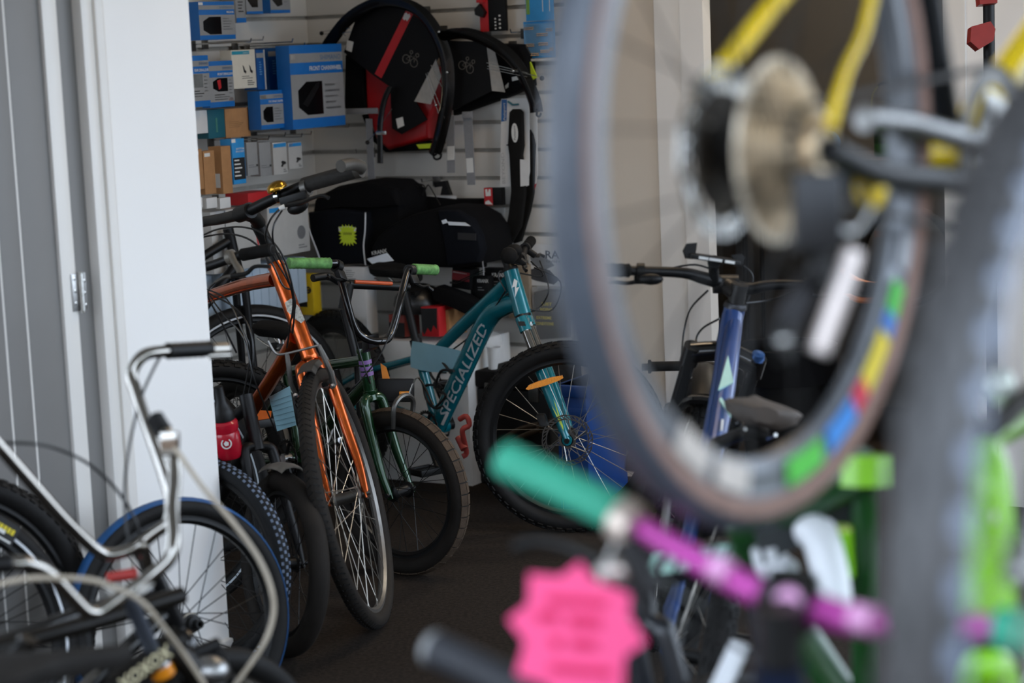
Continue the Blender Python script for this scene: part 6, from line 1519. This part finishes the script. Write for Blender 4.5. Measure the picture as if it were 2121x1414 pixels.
# Polisport mudguards
for i, (x0, x1, y0, y1, lab) in enumerate(((1038, 1097, 205, 386, 'black mudguard on a white card with a blue corner, left of two'), (1097, 1114, 222, 388, 'black mudguard on a white card, narrow right one of two'))):
    T = thing('mudguard_pack', lab, 'mudguard pack', onback((x0+x1)/2, y1, 0.07-0.02*i))
    of = 0.09-0.03*i
    cd = part(T, 'backing_card', M().prism(pb([(x0, y0), (x1-2, y0-2 if not i else y0+8), (x1, y1-30), (x1-6, y1), (x0-2, y1)], of), NB, 0.003), whitec)
    if i == 0:
        part(cd, 'blue_corner', M().prism(pb([(1039, 206), (1050, 206), (1049, 250), (1038, 252)], of+0.001), NB, 0.001), mat('deep_blue_print', '#1f5d9c', 0.5))
        a0 = onback(1048, 249, of+0.002)
        text(cd, 'Polisport', a0, UP, -DB, 0.014, print_w, 0.062, shear=0.2)
        text(cd, 'BEYOND', onback(1047, 380, of+0.002), UP, -DB, 0.018, mat('pale_print', '#b4b4b2', 0.6), 0.11)
        m_ = part(T, 'mudguard', M().pillow(pb([(1054, 232), (1060, 226), (1075, 226), (1081, 232), (1083, 300), (1080, 320), (1087, 400), (1078, 470), (1056, 508), (1043, 504), (1052, 455), (1058, 400), (1054, 320), (1051, 298)], of+0.022), NB, 0.018, 0.12), blackm)
        oc = onback(1066, 275, of+0.0235)
        ov = part(m_, 'oval_badge', M().prism([oc+DB*(0.013*math.cos(a))+UP*(0.034*math.sin(a)) for a in [k*math.pi/12 for k in range(24)]], NB, 0.002), print_w)
        text(ov, 'Polisport', oc-UP*0.026+DB*0.004, UP, -DB, 0.012, print_k, 0.052, shear=0.2, lift=0.001)
        part(m_, 'side_tab', M().box(onback(1066, 300, of+0.012), DB, NB, UP, 0.032, 0.004, 0.002), blackm)
        part(cd, 'card_tongue', M().prism(pb([(1077, 330), (1096, 332), (1095, 384), (1078, 386)], of+0.026), NB, 0.002), whitec)
        part(cd, 'small_parts', M().tube(pb([(1052, 210), (1062, 217), (1074, 216)], of+0.006), 0.004, 6), mat('teal_small_part', '#2c6b78', 0.4))
    else:
        part(T, 'mudguard', M().pillow(pb([(1096, 268), (1103, 280), (1107, 300), (1104, 400), (1096, 440), (1078, 500), (1062, 505), (1075, 440), (1092, 330)], of+0.012), NB, 0.018, 0.15), blackm)
        part(cd, 'red_tip', M().prism(pb([(1104, 382), (1112, 380), (1107, 394)], of+0.001), NB, 0.001), redc)
b = WB('small_box', 'small red and black box with white print on the back wall', 1003, 389, 1038, 425, 0.1, 0.03, blackc, 'B', 'box')
b.rect(0, 0, 0.5, 1, redc, 'red_panel'); b.poly([(0.08, .08), (0.2, .06), (0.22, .3), (0.3, .06), (0.4, .08), (0.4, .46), (0.1, .48)], print_w, 'white_print', 0.001); b.poly([(0.05, .95), (0.05, .8), (0.25, .7), (0.5, .95)], print_w, 'white_print', 0.001)
# clear bag of bolts
T = thing('parts_bag', 'clear bag of small bolts below the red and black box', 'bag', onback(1025, 482, 0.05))
part(T, 'clear_bag', M().pillow(pb([(1006, 430), (1043, 430), (1041, 482), (1009, 480)], 0.05), NB, 0.016, 0.08), mat('clear_bag_film', '#e6eaec', 0.08, alpha=0.22, noise=0.0))
g = M()
for i in range(26): g.ball(onback(1013+random.random()*24, 470-random.random()*7, 0.04), 0.004, 0.003, 0.003, n=6, m=4)
part(T, 'bolts', g, mat('bronze_ball_steel', '#8d7a5c', 0.25, 1.0), None, 'stuff')
# lamp bracket and wire hook
T = thing('lamp_bracket', 'black lamp bracket on a white card above the roll bag', 'lamp bracket', onback(912, 430, 0.07))
part(T, 'card', M().prism(pb([(878, 404), (945, 406), (945, 450), (878, 450)], 0.07), NB, 0.003), whitec)
part(T, 'bracket', M().prism(pb([(898, 378), (922, 374), (932, 404), (912, 404), (916, 386), (900, 388)], 0.09), NB, 0.02), black)
T = thing('wire_hook', 'bent black wire hanger beside the lamp bracket', 'hook', onback(880, 430, 0.07))
part(T, 'wire', M().tube(smooth(pb([(855, 425), (868, 386), (874, 382), (880, 388), (876, 405), (884, 386), (890, 386), (912, 424)], 0.12), 3), 0.0022, 6), black)
part(T, 'ring', M().tube(smooth(pb([(860, 383), (867, 380), (874, 384), (867, 387), (860, 383)], 0.12), 3), 0.0022, 6), black)
# ---- bags
T = thing('pannier_bag', 'large black pannier with white piping and a neon yellow star ticket', 'bag', onback(735, 548, 0.2))
part(T, 'bag_body', M().pillow(pb([(648, 408), (690, 386), (750, 374), (800, 376), (824, 395), (832, 430), (830, 525), (822, 548), (760, 552), (700, 545), (662, 530), (640, 470)], 0.26), NB, 0.2, 0.10), nyl)
pk = part(T, 'front_pocket', M().pillow(pb([(636, 440), (700, 432), (756, 440), (762, 480), (756, 546), (700, 550), (664, 545), (640, 480)], 0.30), NB, 0.06, 0.08), nyl2)
part(pk, 'white_piping', M().tube(smooth(pb([(634, 455), (645, 490), (657, 520), (666, 548)], 0.305), 3), 0.0028, 6), refl)
part(pk, 'white_piping', M().tube(smooth(pb([(757, 440), (756, 480), (753, 510), (757, 548)], 0.305), 3), 0.0028, 6), refl)
part(T, 'top_flap', M().pillow(pb([(650, 415), (690, 392), (760, 378), (815, 392), (826, 425), (770, 432), (700, 430), (646, 440)], 0.285), NB, 0.05, 0.12), nyl)
T = thing('price_card', 'neon yellow spiky price card on the black pannier', 'price card', onback(720, 508, 0.31))
cc = onback(720, 487, 0.312); pts = []
for k in range(36):
    a = 2*math.pi*k/36; sx = 0.029 if k % 2 else 0.042
    ca, sa = math.cos(a), math.sin(a); q = max(abs(ca), abs(sa))**0.75
    pts.append(cc+DB*(sx*ca/q*0.95)+UP*(sx*sa/q*0.93))
part(T, 'card', M().prism(pts, NB, 0.0015), neon)
part(T, 'white_back', M().prism([onback(x, y, 0.3105) for x, y in ((701, 470), (722, 468), (738, 472), (736, 480), (702, 480))], NB, 0.001), print_w)
part(T, 'handwriting', M().tube(smooth([cc+DB*(-0.02+i*0.004)+UP*(0.006+0.005*(-1)**i)+NB*0.001 for i in range(11)], 2), 0.0008, 5), mat('olive_marker', '#6d7a22', 0.6))
T = thing('saddle_bag', 'black roll shaped rack bag with white reflective strips and grey lettering', 'bag', onback(880, 556, 0.2))
bgs = [(760, 515), (772, 492), (800, 466), (845, 444), (900, 430), (940, 432), (975, 452), (995, 482), (1000, 520), (992, 548), (940, 558), (870, 556), (800, 552), (768, 540)]
bd_ = part(T, 'bag_body', M().pillow(pb(bgs, 0.33), NB, 0.24, 0.14, 6), nyl)
part(T, 'end_panel', M().pillow(pb([(905, 436), (940, 436), (972, 455), (990, 485), (996, 520), (988, 544), (925, 552), (918, 500)], 0.34), NB, 0.05, 0.1), nyl2)
part(bd_, 'reflective_strip', M().prism(pb([(760, 536), (800, 524), (814, 540), (770, 546)], 0.345), NB, 0.006), mat('bright_reflective', '#e4ebf2', 0.3, noise=0.02))
part(bd_, 'reflective_strip', M().prism(pb([(926, 459), (962, 461), (973, 468), (930, 466)], 0.346), NB, 0.006), mat('bright_reflective', '#e4ebf2', 0.3, noise=0.02))
part(bd_, 'reflective_tab', M().prism(pb([(914, 457), (922, 454), (926, 461), (917, 464)], 0.346), NB, 0.006), mat('bright_reflective', '#e4ebf2', 0.3, noise=0.02))
a0 = onback(772, 528, 0.338); a1 = onback(803, 522, 0.338)
text(bd_, 'KRANX', a0, (a1-a0), UP, 0.019, mat('grey_lettering', '#d0cfc9', 0.5), (a1-a0).length, lift=0.004, bold=0.01)
part(T, 'strap', M().prism(pb([(948, 482), (985, 484), (985, 498), (948, 496)], 0.346), NB, 0.005), mat('dark_webbing', '#1b1b1d', 0.7))
part(T, 'buckle_strap', M().tube(smooth(pb([(984, 506), (996, 522), (1000, 545), (1002, 570)], 0.3), 3), 0.0025, 6), webb)
T = thing('shoulder_bag', 'flat black bag hanging behind the roll shaped rack bag', 'bag', onback(980, 540, 0.05))
part(T, 'bag_body', M().pillow(pb([(826, 402), (880, 406), (940, 412), (994, 412), (998, 470), (996, 555), (830, 552)], 0.08), NB, 0.05, 0.05), nyl)
# ---- lower shelf goods
b = WB('parts_box', 'yellow box with a black emblem behind the green grip', 598, 568, 648, 652, 0.35, 0.05, mat('yellow_card', '#d6b414', 0.5, noise=0.05), 'B', 'box')
ec = b.q(0.82, 0.38, 0.001)
em = part(b.body, 'black_emblem', M().lathe(ec, NB, [(0.0005, 0.0004), (0.0135, 0.0004), (0.0135, -0.0005)], 22), print_k)
text(em, 'HIP', ec+DB*-0.008+UP*0.001, DB, UP, 0.010, b.body.active_material, 0.016, lift=0.001); text(em, 'HV', ec+DB*-0.006-UP*0.009, DB, UP, 0.010, b.body.active_material, 0.012, lift=0.001)
b.rect(0.05, 0.62, 0.75, 0.8, print_k, 'black_panel'); b.rect(0.08, 0.10, 0.5, 0.2, mat('pale_yellow_print', '#bfae63', 0.5), 'pale_oval')
b = WB('parts_box', 'tall white box with small print behind the black saddle', 715, 553, 758, 692, 0.30, 0.07, whitec, 'B', 'box')
b.small(0.1, 0.05, 0.6, 5, print_g, 0.03, 0.008)
b = WB('parts_box', 'bright red box with black print standing on the white carton', 873, 636, 908, 697, 0.33, 0.10, redc, 'B', 'box')
b.poly([(0.0, .05), (0.95, .03), (0.9, .75), (0.7, .6), (0.55, .85), (0.35, .7), (0.15, .95), (0.02, .8)], print_k, 'black_print', 0.001)
b = WB('parts_box', 'kraft box with a white label right of the bright red box', 908, 642, 930, 697, 0.28, 0.12, kraft, 'B', 'box')
b.rect(0.05, 0.2, 0.55, 0.55, print_w, 'white_label')
b = WB('parts_box', 'dull red box left of the bright red box', 806, 652, 838, 698, 0.30, 0.1, mat('dull_red_card', '#8a3a30', 0.6), 'B', 'box')
b.rect(0, 0.35, 1, 1, print_k, 'black_panel')
# white carton on the floor
cA = onback(755, 705, 0.34); cB = onback(965, 705, 0.34); ztop = cA.z
wv = (cB-cA).dot(DB)
T = thing('carton', 'white carton with sideways lettering on the floor behind the turquoise bicycle', 'box', CORNER+DB*((cA-CORNER).dot(DB)+wv/2)+NB*0.2)
bc = CORNER+DB*((cA-CORNER).dot(DB)+wv/2)+NB*0.19+UP*(ztop/2)
cb_ = part(T, 'carton_body', M().box(bc, DB, NB, UP, wv/2, 0.15, ztop/2, 0.003), whitec)
part(cb_, 'lid_flap', M().box(bc+UP*(ztop/2+0.002), DB, NB, UP, wv/2, 0.148, 0.002), whitec)
text(cb_, 'urban', onback(932, 905, 0.341), UP, -DB, 0.075, print_k, 0.24, lift=0.002)
# black and red boxes low on the back wall
b = WB('parts_box', 'red and black box lying on its side under the roll shaped bag', 936, 556, 974, 598, 0.24, 0.06, blackc, 'B', 'box', tilt=-0.12)
b.rect(0.0, 0.15, 0.95, 0.6, mat('deep_red_card', '#7d141c', 0.5), 'red_panel'); b.rect(0.05, 0.2, 0.8, 0.25, print_w, 'small_print')
for i, (x0, x1, y0, y1) in enumerate(((975, 1012, 572, 652), (1003, 1048, 556, 650))):
    b = WB('parts_box', ('black box with white lettering, left of two beside the turquoise head tube', 'black box with white lettering, right of two beside the turquoise head tube')[i], x0, y0, x1, y1, 0.22-0.05*i, 0.04, blackc, 'B', 'box', 'black lettered boxes')
    b.txt('KRANX', 0.4, 0.18, 0.12, print_w, 0.62, bold=0.01) if i else b.txt('KRANX', 0.42, 0.16, 0.13, print_w, 0.62, bold=0.01)
    b.small(0.42, 0.28, 0.8, 2, print_g, 0.06, 0.02)
    b.rect(0.35, 0.6, 0.42, 1.0, print_w, 'white_wedge') if not i else None
b = WB('parts_box', 'tall brown kraft box behind the turquoise head tube', 1052, 548, 1096, 660, 0.08, 0.06, mat('grey_kraft', '#8b7c68', 0.7), 'B', 'box')
T = thing('wire_hook', 'pair of bare steel hook wires beside the red and black box', 'hook', onback(960, 585, 0.1))
for k in (0, 4): part(T, 'wire', M().tube(pb([(932, 584+k*0.6), (948, 583+k), (1004, 558+k)], 0.27), 0.0022, 6), steel)
T = thing('helmet', 'scuffed black plastic helmet on the shelf above the red box', 'helmet', onback(865, 648, 0.3))
hc = onback(868, 640, 0.24)
part(T, 'shell', M().lathe(hc, UP, [(0.085, -0.01), (0.092, 0.02), (0.085, 0.05), (0.06, 0.08), (0.03, 0.092), (0.0005, 0.095)], 20), mat('scuffed_black_shell', '#1b1b1b', 0.35, noise=0.4, scale=80))
part(T, 'vent', M().box(hc+UP*0.06-_f*0.07, DB, NB, UP, 0.01, 0.03, 0.008, 0.003), blackm)
part(T, 'peak', M().pillow(pb([(888, 600), (905, 592), (960, 612), (1000, 640), (985, 662), (940, 640), (895, 622)], 0.30), NB, 0.06, 0.12), nyl)
# saddle card and plastic bag near the turquoise handlebar
b = WB('saddle_card', 'white card with a grey saddle picture beside the turquoise handlebar', 1095, 506, 1168, 592, 0.06, 0.006, whitec, 'B', 'card', b=0.0006)
b.poly([(0.0, .62), (0.3, .55), (0.6, .62), (0.85, .85), (0.7, .96), (0.2, .88), (0.0, .82)], mat('saddle_print', '#3b3b3d', 0.5), 'saddle_picture'); b.poly([(0.05, .3), (0.35, .2), (0.55, .35), (0.75, .5), (0.5, .6), (0.1, .5)], mat('grey_saddle_print', '#77797b', 0.5), 'saddle_picture')
b.txt('RA', 0.5, 0.33, 0.26, print_k, 0.4, bold=0.02); b.txt('UNISEX', 0.52, 0.43, 0.08, print_k, 0.42)
T = thing('clothing_bag', 'clear plastic bag of black clothing with yellow lettering below the saddle card', 'bag', onback(1140, 700, 0.06))
bg_ = part(T, 'black_clothing', M().pillow(pb([(1104, 605), (1135, 598), (1172, 602), (1175, 700), (1110, 705)], 0.07), NB, 0.04, 0.1), mat('black_cloth_film', '#0d0d0e', 0.3, noise=0.5, scale=60))
ylw = mat('yellow_lettering', '#cfc021', 0.5)
for st_, x, y, w_ in (('JUST', 1122, 632, 0.044), ('RIDING', 1120, 643, 0.05), ('EXTREME', 1112, 660, 0.062), ('CONDITIONS', 1110, 672, 0.075)):
    text(bg_, st_, onback(x, y, 0.072), DB, UP, 0.015, ylw, w_, lift=0.003, bold=0.015)
part(bg_, 'clear_film', M().pillow(pb([(1100, 594), (1178, 592), (1180, 712), (1104, 712)], 0.078), NB, 0.055, 0.06), mat('clear_bag_film', '#e6eaec', 0.08, alpha=0.22, noise=0.0))
T = thing('cup_bag', 'clear bag of white plastic cups hanging behind the turquoise down tube', 'bag', onback(1025, 770, 0.25))
cc = onback(1022, 735, 0.25)
part(T, 'cup', M().lathe(cc, (UP+DB*0.1).normalized(), [(0.014, -0.05), (0.016, -0.05), (0.026, 0.03), (0.024, 0.03)], 18, True), whitec)
part(T, 'film', M().ball(cc+UP*0.05, 0.035, 0.03, 0.035), mat('clear_bag_film', '#e6eaec', 0.08, alpha=0.22, noise=0.0))
# blue crate, red lock
cA = onback(1150, 860, 0.55); cB = onback(1212, 860, 0.55)
wv = (cB-cA).dot(DB); s0 = (cA-CORNER).dot(DB)
bc = CORNER+DB*(s0+wv/2)+NB*0.40
T = thing('storage_crate', 'dark blue plastic crate on the floor behind the turquoise front wheel', 'crate', bc)
cr_ = mat('dark_blue_plastic', '#123a78', 0.4, noise=0.05)
zt = onback(1190, 800, 0.55).z
part(T, 'crate_body', M().box(bc+UP*(zt/2), DB, NB, UP, wv/2, 0.14, zt/2, 0.008), cr_)
part(T, 'rim', M().box(bc+UP*(zt-0.02), DB, NB, UP, wv/2+0.008, 0.148, 0.02, 0.005), cr_)
part(T, 'handle', M().box(bc+UP*(zt-0.09)+NB*0.141, DB, NB, UP, 0.06, 0.004, 0.015, 0.003), cr_)
T = thing('chain_lock', 'red coiled lock beside the turquoise bottom bracket', 'lock', P(962, 940, 6.72))
rdl = mat('red_rubber_sleeve', '#b2443d', 0.5)
part(T, 'coil', M().tube(smooth([P(*q) for q in ((952, 868, 6.72), (966, 862, 6.70), (972, 880, 6.7), (958, 890, 6.7), (962, 915, 6.72), (966, 938, 6.74), (958, 945, 6.74))], 4), 0.009, 10), rdl)
part(T, 'lock_body', M().tube([P(950, 905, 6.74), P(962, 930, 6.72)], 0.013, 10), rdl)
# slips, bottle and strip in the left gap
T = thing('price_slip', 'pale blue ruled paper slip behind the orange fork', 'paper slip', P(588, 892, 5.9))
part(T, 'paper', M().prism([P(*q) for q in ((557, 822, 5.92), (600, 799, 5.86), (614, 880, 5.88), (574, 893, 5.94))], -_f, 0.001), slip)
for k in range(6): part(T, 'ruled_line', M().tube([P(562+k*2, 832+k*10, 5.905+0.002*k), P(602+k*2, 818+k*11, 5.855+0.003*k)], 0.0006, 4), mat('slate_ruling', '#5f8796', 0.7))
solo('reflector_strip', 'orange reflective strip lying across frames left of the blue paper slip', 'strip', M().prism([P(*q) for q in ((478, 858, 6.1), (520, 848, 6.1), (562, 851, 6.1), (560, 870, 6.1), (532, 874, 6.1), (535, 862, 6.1), (490, 866, 6.1))], -_f, 0.006), mat('orange_reflective', '#dd6a1c', 0.4))
T = thing('water_bottle', 'red bottle with a white emblem and black cap beside the white wall', 'bottle', P(478, 948, 5.43))
bt, bb_ = P(464, 868, 5.40), P(478, 945, 5.43); ba = (bt-bb_).normalized(); bL = (bt-bb_).length
rb = mat('red_bottle_plastic', '#b3162b', 0.25, noise=0.05, coat=0.4)
part(T, 'bottle_body', M().lathe(bb_, ba, [(0.0005, 0), (0.030, 0), (0.034, 0.008), (0.034, bL*0.6), (0.031, bL*0.68), (0.034, bL*0.76), (0.034, bL*0.92), (0.026, bL)], 24), rb)
ec = bb_+ba*(bL*0.36)-_f*0.0365
part(T, 'white_emblem', M().add(*(lambda q: (q.v, q.f))(M().lathe(ec, -_f, [(0.011, 0.001), (0.014, 0.001), (0.014, -0.003), (0.011, -0.003)], 20, True))), print_w)
part(T, 'emblem_centre', M().lathe(ec, -_f, [(0.0005, 0.001), (0.007, 0.001), (0.007, -0.003)], 5), print_w)
part(T, 'cap', M().lathe(bt, ba, [(0.026, -0.002), (0.030, 0), (0.030, 0.02), (0.024, 0.032), (0.015, 0.05), (0.012, 0.09), (0.0005, 0.092)], 20), black)
# ------------------------------------------------------------------ workshop beyond the doorway
zb = 0.0
def wkp(px, py, back): return onplane(px, py, CORNER-NB*back, NB)
ztb = wkp(1840, 322, 1.1).z
T = thing('work_bench', 'dark work bench in the workshop beyond the doorway', 'bench', wkp(1840, 322, 1.2)-UP*ztb)
c = wkp(1800, 322, 1.15); 
part(T, 'bench_top', M().box(c-UP*0.02, DB, NB, UP, 0.75, 0.28, 0.02, 0.004), mat('dark_bench_wood', '#3a322b', 0.7))
for sx in (-1, 1):
    for sy in (-1, 1): part(T, 'leg', M().box(vec(c.x, c.y, 0)+DB*(sx*0.7)+NB*(sy*0.24)+UP*((ztb-0.04)/2), DB, NB, UP, 0.03, 0.03, (ztb-0.04)/2), mat('dark_bench_wood', '#3a322b', 0.7))
c = wkp(1845, 318, 1.08)
T = thing('pump_tub', 'green hand cleaner tub with a black pump on the work bench', 'tub', vec(c.x, c.y, ztb))
c = vec(c.x, c.y, ztb)
part(T, 'tub_body', M().lathe(c, UP, [(0.0005, 0), (0.06, 0), (0.063, 0.01), (0.06, 0.12), (0.045, 0.14), (0.03, 0.145)], 24), mat('green_tub_plastic', '#2b5a2a', 0.4, noise=0.06))
part(T, 'label', M().lathe(c, UP, [(0.0625, 0.05), (0.0625, 0.10), (0.061, 0.10), (0.061, 0.05)], 24, True), mat('dark_green_label', '#1d3a1c', 0.5, noise=0.4, scale=120))
part(T, 'shoulder', M().lathe(c, UP, [(0.058, 0.122), (0.046, 0.142), (0.03, 0.15), (0.02, 0.16), (0.018, 0.16)], 24), mat('olive_grey_plastic', '#5e604e', 0.5))
pp = part(T, 'pump', M().tube([c+UP*0.15, c+UP*0.185], 0.013, 12), black)
part(pp, 'pump_stem', M().tube([c+UP*0.18, c+UP*0.275], 0.007, 10), black)
part(pp, 'nozzle', M().tube(smooth([c+UP*0.272+DB*0.02, c+UP*0.276, c+UP*0.274-DB*0.03, c+UP*0.265-DB*0.045]), [0.011, 0.012, 0.006, 0.005], 10), black)
part(pp, 'yellow_hose', M().tube(smooth([c+UP*0.265-DB*0.045, c+UP*0.23-DB*0.07, c+UP*0.16-DB*0.075]), 0.0018, 6), mat('olive_hose', '#7d7a2b', 0.5))
c = wkp(1700, 318, 1.05); c = vec(c.x, c.y, ztb)
T = thing('tape_roll', 'brown and blue tape roll standing on the work bench', 'tape', c)
part(T, 'brown_roll', M().lathe(c+UP*0.155, NB, [(0.035, 0.025), (0.055, 0.025), (0.055, -0.025), (0.035, -0.025)], 24, True), mat('brown_tape', '#4b3a22', 0.5))
part(T, 'blue_roll', M().lathe(c+UP*0.05+DB*0.02, NB, [(0.02, 0.03), (0.05, 0.03), (0.05, -0.03), (0.02, -0.03)], 24, True), mat('blue_tape', '#1d5c8f', 0.5))
for i, x in enumerate((1541, 1576)):
    a = wkp(x, 440, 0.9); b2 = wkp(x+6, 760, 0.9)
    T = thing('black_pipe', ('upright black pole in the workshop doorway, left one', 'upright black pole in the workshop doorway, right one')[i], 'pole', vec(a.x, a.y, 0), 'upright black poles')
    part(T, 'pole', M().tube([vec(a.x, a.y, 0.02), vec(a.x, a.y, a.z)], 0.0085 if i else 0.0105, 10), black)
    part(T, 'foot', M().lathe(vec(a.x, a.y, 0), UP, [(0.0005, 0.02), (0.05, 0.02), (0.055, 0)], 20), black)
c = wkp(1630, 960, 0.2); z1 = wkp(1630, 716, 0.2).z
T = thing('waste_bin', 'tall black bin standing in the workshop doorway behind the saddle', 'bin', vec(c.x, c.y, 0))
part(T, 'bin_body', M().lathe(vec(c.x, c.y, 0), UP, [(0.0005, 0), (0.14, 0), (0.17, z1-0.02), (0.18, z1-0.02), (0.18, z1), (0.16, z1), (0.13, 0.02), (0.0005, 0.02)], 28), black)
part(T, 'bin_liner', M().lathe(vec(c.x, c.y, 0), UP, [(0.182, z1-0.12), (0.186, z1+0.004), (0.16, z1+0.004), (0.15, z1-0.15)], 28), nyl)
c = wkp(1790, 600, 0.5)
T = thing('orange_coil', 'coil of orange hose hanging in the workshop', 'hose', c)
oh = mat('orange_hose', '#c8763a', 0.5)
for k in range(3): part(T, 'hose_loop', M().tube(smooth([wkp(1745, 560+k*22, 0.5), wkp(1775, 580+k*20, 0.48), wkp(1812, 590+k*16, 0.5), wkp(1840, 580+k*18, 0.52)], 4), 0.011 if k != 1 else 0.005, 8), oh)
c = wkp(1830, 480, 0.6)
T = thing('hung_tyre', 'black tyre hanging in the workshop under the bench edge', 'tyre', c)
part(T, 'tyre_ring', M().lathe(wkp(1880, 530, 0.6), NB, ellip(0.17, 0.015, 0.015, 12), 48, True), rubber)
part(T, 'label_tag', M().box(wkp(1822, 484, 0.58), DB, NB, UP, 0.02, 0.002, 0.012), mat('brown_tag', '#5a4030', 0.6))
# red and black clamps by the white wall
T = thing('work_stand', 'far work stand with red clamp jaws in front of the white wall', 'stand', P(2048, 1150, 6.0))
T.location.z = 0; ORG[T.name].z = 0
b0 = P(2048, 30, 6.0)
part(T, 'pole', M().tube([vec(b0.x, b0.y, 0.05), b0+UP*0.12], 0.017, 12), black)
rdc = mat('dark_red_clamp', '#8e241c', 0.4, noise=0.1)
part(T, 'clamp_jaw', M().prism([P(x, y, 5.95) for x, y in ((2012, 55), (2052, 44), (2062, 60), (2058, 84), (2028, 102), (2010, 86))], -_f, 0.05), rdc)
part(T, 'clamp_jaw', M().prism([P(x, y, 5.95) for x, y in ((2026, -30), (2066, -30), (2066, 6), (2030, 9))], -_f, 0.05), rdc)
part(T, 'base', M().lathe(vec(b0.x, b0.y, 0), UP, [(0.0005, 0.05), (0.02, 0.05), (0.22, 0.01), (0.22, 0)], 24), black)

# dark clutter on the floor behind the turquoise wheel
cA = onback(985, 850, 0.30); cB = onback(1135, 850, 0.30); wv = (cB-cA).dot(DB); s0 = (cA-CORNER).dot(DB); zt = onback(1060, 770, 0.30).z
bc = CORNER+DB*(s0+wv/2)+NB*0.17
T = thing('tool_case', 'black tool case on the floor seen through the turquoise front wheel', 'case', bc)
part(T, 'case_body', M().box(bc+UP*(zt*0.42), DB, NB, UP, wv/2, 0.12, zt*0.42, 0.012), black)
part(T, 'case_lid', M().box(bc+UP*(zt*0.92), DB, NB, UP, wv/2+0.004, 0.124, zt*0.075, 0.012), blackm)
for k in (-1, 1): part(T, 'latch', M().box(bc+UP*(zt*0.82)+DB*(k*wv*0.3)+NB*0.122, DB, NB, UP, 0.02, 0.006, 0.03, 0.003), dalu)
T = thing('bicycle_fork', 'bare bronze bicycle fork leaning on the tool case', 'fork', onback(1120, 1000, 0.4))
brz = mat('bronze_metal', '#5a4a3a', 0.35, 0.7)
part(T, 'fork_leg', M().tube(smooth([onback(1030, 935, 0.36), onback(1080, 905, 0.38), onback(1120, 890, 0.40)]), 0.011, 10), brz)
part(T, 'fork_leg', M().tube(smooth([onback(1035, 915, 0.32), onback(1080, 888, 0.34), onback(1120, 878, 0.38)]), 0.011, 10), brz)
part(T, 'steerer', M().tube([onback(1118, 886, 0.39), onback(1160, 868, 0.42)], 0.014, 12), brz)
